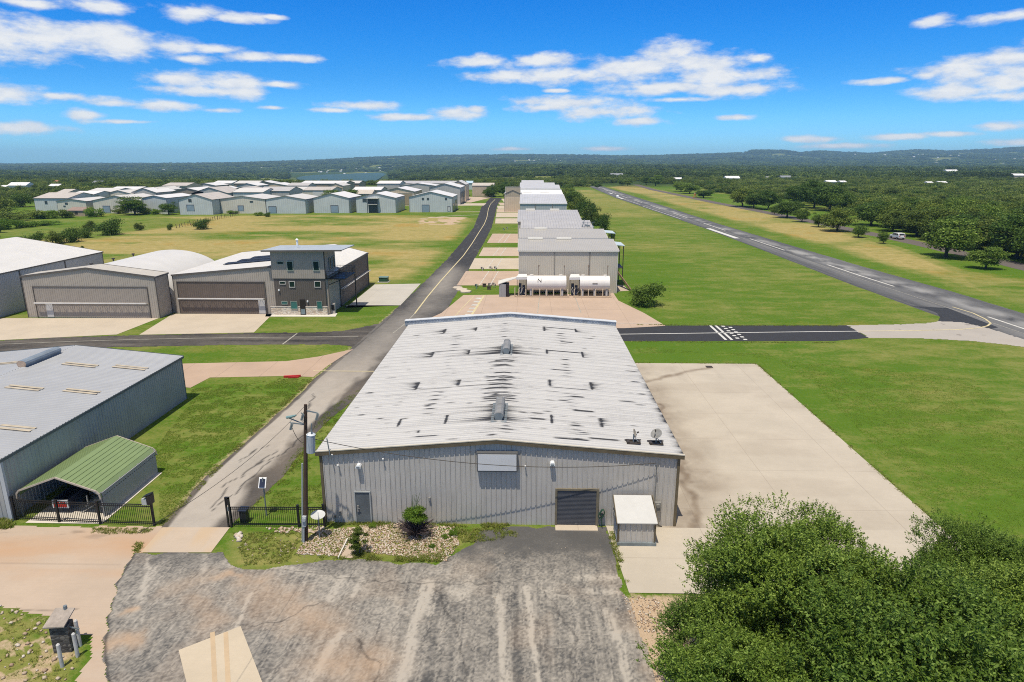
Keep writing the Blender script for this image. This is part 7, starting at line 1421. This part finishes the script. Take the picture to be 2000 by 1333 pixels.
P=np.concatenate([q[0] for q in L1[1:]]);S_=np.concatenate([q[1] for q in L1[1:]]);geo_scatter('hill_wood',P,rng.uniform(0,6.28,len(P)),S_,rng.integers(0,3,len(P)),WF,'continuous woodland covering the far plain and hills')
# ---------- stones, weeds, grass
def stones(name,areas,label,mat):
    V=[];Fc=[];rng=np.random.default_rng(2)
    base=np.array([[-1,-1,-1],[1,-1,-1],[1,1,-1],[-1,1,-1],[-1,-1,1],[1,-1,1],[1,1,1],[-1,1,1]],float);fc=np.array([[0,3,2,1],[4,5,6,7],[0,1,5,4],[1,2,6,5],[2,3,7,6],[3,0,4,7]])
    for poly,n,s0,s1 in areas:
        xs=[p[0] for p in poly];ys=[p[1] for p in poly];c=0
        while c<n:
            x,y=rng.uniform(min(xs),max(xs)),rng.uniform(min(ys),max(ys))
            if not pip(np.array([x]),np.array([y]),poly)[0]: continue
            s=rng.uniform(s0,s1);b=base*(.7+.45*rng.random((8,3)))*[s,s*rng.uniform(.6,1),s*rng.uniform(.35,.6)];b[4:,:2]*=.65;a=rng.uniform(0,6.28);q=np.array([[math.cos(a),-math.sin(a)],[math.sin(a),math.cos(a)]]);b[:,:2]=b[:,:2]@q.T;b+= [x,y,s*.3+.02];Fc.append(fc+len(V)*8);V.append(b);c+=1
    o=np_mesh(name,np.concatenate(V),np.concatenate(Fc),mat);return tag(o,label,'stones',kind='stuff')
t_=NT('stone_mix');gi_=t_.n.new('ShaderNodeNewGeometry').outputs['Random Per Island'];c=t_.ramp(gi_,[(0,(.26,.16,.10)),(.3,(.38,.28,.19)),(.7,(.49,.41,.31)),(1,(.56,.51,.44))]);t_.set('Base Color',t_.mix(t_.mr(t_.noise(12,3,.6),.4,.7,0,.4),c,(.3,.22,.15)));t_.set('Roughness',.9);stm=t_.m
PA=pl([(612,1040),(655,1034),(694,1031),(694,1046),(664,1088),(575,1083)]);PB=pl([(704,1028),(780,1023),(840,1026),(888,1031),(897,1064),(872,1097),(800,1090),(706,1078)])
stones('bed_stones',[(PA,1300,.02,.065),(PB,3300,.02,.07),(pl([(520,1032),(640,1030),(640,1042),(540,1042)]),120,.04,.1)],'cream and rust river stones in the bed before the warehouse wall',stm)
stones('loose_stones',[(GB,380,.03,.11),(pl([(452,1046),(470,1040),(475,1060),(458,1062)]),8,.12,.22),(pl([(1215,1165),(1290,1170),(1300,1240),(1240,1230)]),260,.02,.06),(pl([(450,1050),(600,1050),(600,1100),(480,1105)]),60,.02,.05),(pl([(470,1120),(1180,1050),(1230,1200),(600,1330)]),160,.012,.03)],'scattered pale stones on the grass corner and lot edges',stm)
slab('bed_path',pl([(668,1084),(692,1046),(716,1026),(728,1026),(700,1060),(690,1092),(664,1090)]),.035,C_pink2,'narrow tan footpath from the lot to the grey door');m=MB();a=G(661,1092);b=G(679,1055);m.bar((*a,.06),(*b,.06),.07,.14);tag(m.build('edging_board',crt),'pale edging board along the little path','edging')
def tufts(name,specs,mat,label,kind='stuff'):
    V=[];rng=np.random.default_rng(7)
    for poly,n,h,w,nb in specs:
        xs=[p[0] for p in poly];ys=[p[1] for p in poly];x=rng.uniform(min(xs),max(xs),n*3);y=rng.uniform(min(ys),max(ys),n*3);k=pip(x,y,poly);k&=fbm(x*1.3,y*1.3,3,5)>.42;x=x[k][:n];y=y[k][:n]
        for q in range(nb):
            m_=len(x);a=rng.uniform(0,6.28,m_);l=rng.uniform(.4,1,m_)*h;o=rng.normal(size=(m_,2))*h*.35;ww=w*rng.uniform(.6,1.2,m_)
            bx=x+o[:,0];by=y+o[:,1];le=rng.uniform(-1.3,1.3,(m_,2))*l[:,None];z0=np.zeros(m_)
            A=np.stack([bx-np.cos(a)*ww,by-np.sin(a)*ww,z0],1);B=np.stack([bx+np.cos(a)*ww,by+np.sin(a)*ww,z0],1);C=np.stack([bx+le[:,0]+np.cos(a)*ww*.3,by+le[:,1]+np.sin(a)*ww*.3,l],1);D=np.stack([bx+le[:,0]-np.cos(a)*ww*.3,by+le[:,1]-np.sin(a)*ww*.3,l],1)
            V.append(np.stack([A,B,C,D],1).reshape(-1,3))
    me=card_mesh(name,np.concatenate(V),mat);o=bpy.data.objects.new(name,me);COL.objects.link(o);return tag(o,label,'weeds' if 'weed' in name else 'grass',kind=kind)
rc_=lambda a,b,c,d:[(a,c),(b,c),(b,d),(a,d)]
tufts('weeds',[(PA,120,.12,.02,8),(PB,420,.12,.02,8),(rc_(25.1,25.5,36,70.6),500,.10,.02,6),(rc_(9,25.3,70.5,70.9),200,.10,.02,6),(rc_(12.5,38,79.5,80.05),350,.12,.02,6),(rc_(15,42,88.3,88.8),350,.12,.03,6),(pl([(318,1031),(500,846),(612,742),(606,740),(490,842),(306,1029)]),700,.10,.02,7),(pl([(449,1029),(551,932),(612,850),(640,815),(648,815),(618,856),(558,936),(458,1029)]),400,.10,.02,7),(rc_(-12.2,-1.0,36.1,36.45),200,.2,.02,10),(pl([(575,1086),(690,1095),(780,1098),(860,1098),(870,1085),(780,1088),(690,1080),(600,1076)]),420,.16,.02,8),(pl([(1188,1040),(1200,1040),(1232,1160),(1222,1165)]),140,.14,.02,8),(pl([(885,1035),(1010,1030),(1010,1050),(940,1060),(900,1060)]),320,.14,.02,8),(pl([(452,1040),(600,1040),(560,1100),(480,1105)]),700,.10,.015,7),(GB,900,.12,.015,7),(pl([(180,1032),(300,1034),(290,1042),(180,1045)]),160,.12,.02,8),(pl([(-40,1015),(22,1012),(24,1032),(-40,1036)]),200,.25,.03,9),(pl([(262,1060),(280,1062),(272,1080),(260,1078)]),60,.12,.02,8)],M_leaf('weed_leaves',(.09,.15,.02),(.17,.22,.04),(.36,.29,.13),.3,.5,1.5),'ragged weeds along the warehouse wall, bed and lot edges')
tufts('lawn_grass',[(pl([(372,760),(560,738),(606,742),(500,842),(400,930),(320,1025),(311,1010),(311,930),(300,880),(372,785)]),30000,.05,.012,3),(pl([(640,800),(735,740),(640,880),(636,1010),(520,1000),(560,905)]),9000,.07,.012,3),(pl([(1250,690),(1500,690),(1600,760),(1860,1030),(2050,1150),(2050,900),(1900,740),(1240,676)]),60000,.045,.014,2)],M_leaf('lawn_leaves',(.065,.13,.011),(.11,.18,.019),(.18,.21,.047),.3,.5,.5),'short mown grass of the lawns beside road and apron')
# ================================================================ HAZE
hm=bpy.data.materials.new('haze');hm.use_nodes=True;n=hm.node_tree.nodes;n.clear();pv=n.new('ShaderNodeVolumePrincipled');pv.inputs['Color'].default_value=(.42,.72,1.,1);pv.inputs['Density'].default_value=.00009;pv.inputs['Anisotropy'].default_value=0
ou=n.new('ShaderNodeOutputMaterial');hm.node_tree.links.new(pv.outputs[0],ou.inputs['Volume'])
m=MB();m.box(-9700,9700,-60,9700,-60,175);tag(m.build('haze',hm),'thin blue haze in the air over the far hills','haze',kind='stuff')
# ---------- posts, ends and saddles: every separate piece a part of its own
def split_loose(o):
    me=o.data;n=len(me.vertices);par=list(range(n))
    def find(a):
        while par[a]!=a: par[a]=par[par[a]];a=par[a]
        return a
    for e in me.edges:
        a,b=find(e.vertices[0]),find(e.vertices[1])
        if a!=b: par[a]=b
    gr={}
    for p in me.polygons: gr.setdefault(find(p.vertices[0]),[]).append(tuple(p.vertices))
    if not 2<=len(gr)<=14: return
    co_=[tuple(v.co) for v in me.vertices];first=True
    for fs in gr.values():
        ids=sorted({i for f in fs for i in f});mp={i:k for k,i in enumerate(ids)};m2=bpy.data.meshes.new(me.name);m2.from_pydata([co_[i] for i in ids],[],[tuple(mp[i] for i in f) for f in fs])
        for mt in me.materials: m2.materials.append(mt)
        if first: o.data=m2;first=False
        else:
            q=o.copy();q.data=m2;COL.objects.link(q)
_SP={'post','corner_trim','edge_trim','saddle','hatch','vent_pipe','canopy_post','bracket','wall_seam','end_wall','solar_panel_','bracket_arm','fuse_cutout','bushing','post_frame','wheel','side_frame','insulator_','fascia','downpipe','gutter_edge','parapet_cap'}
for o in list(COL.objects):
    if o.type=='MESH' and o.parent and o.name.split('.')[0] in _SP: split_loose(o)
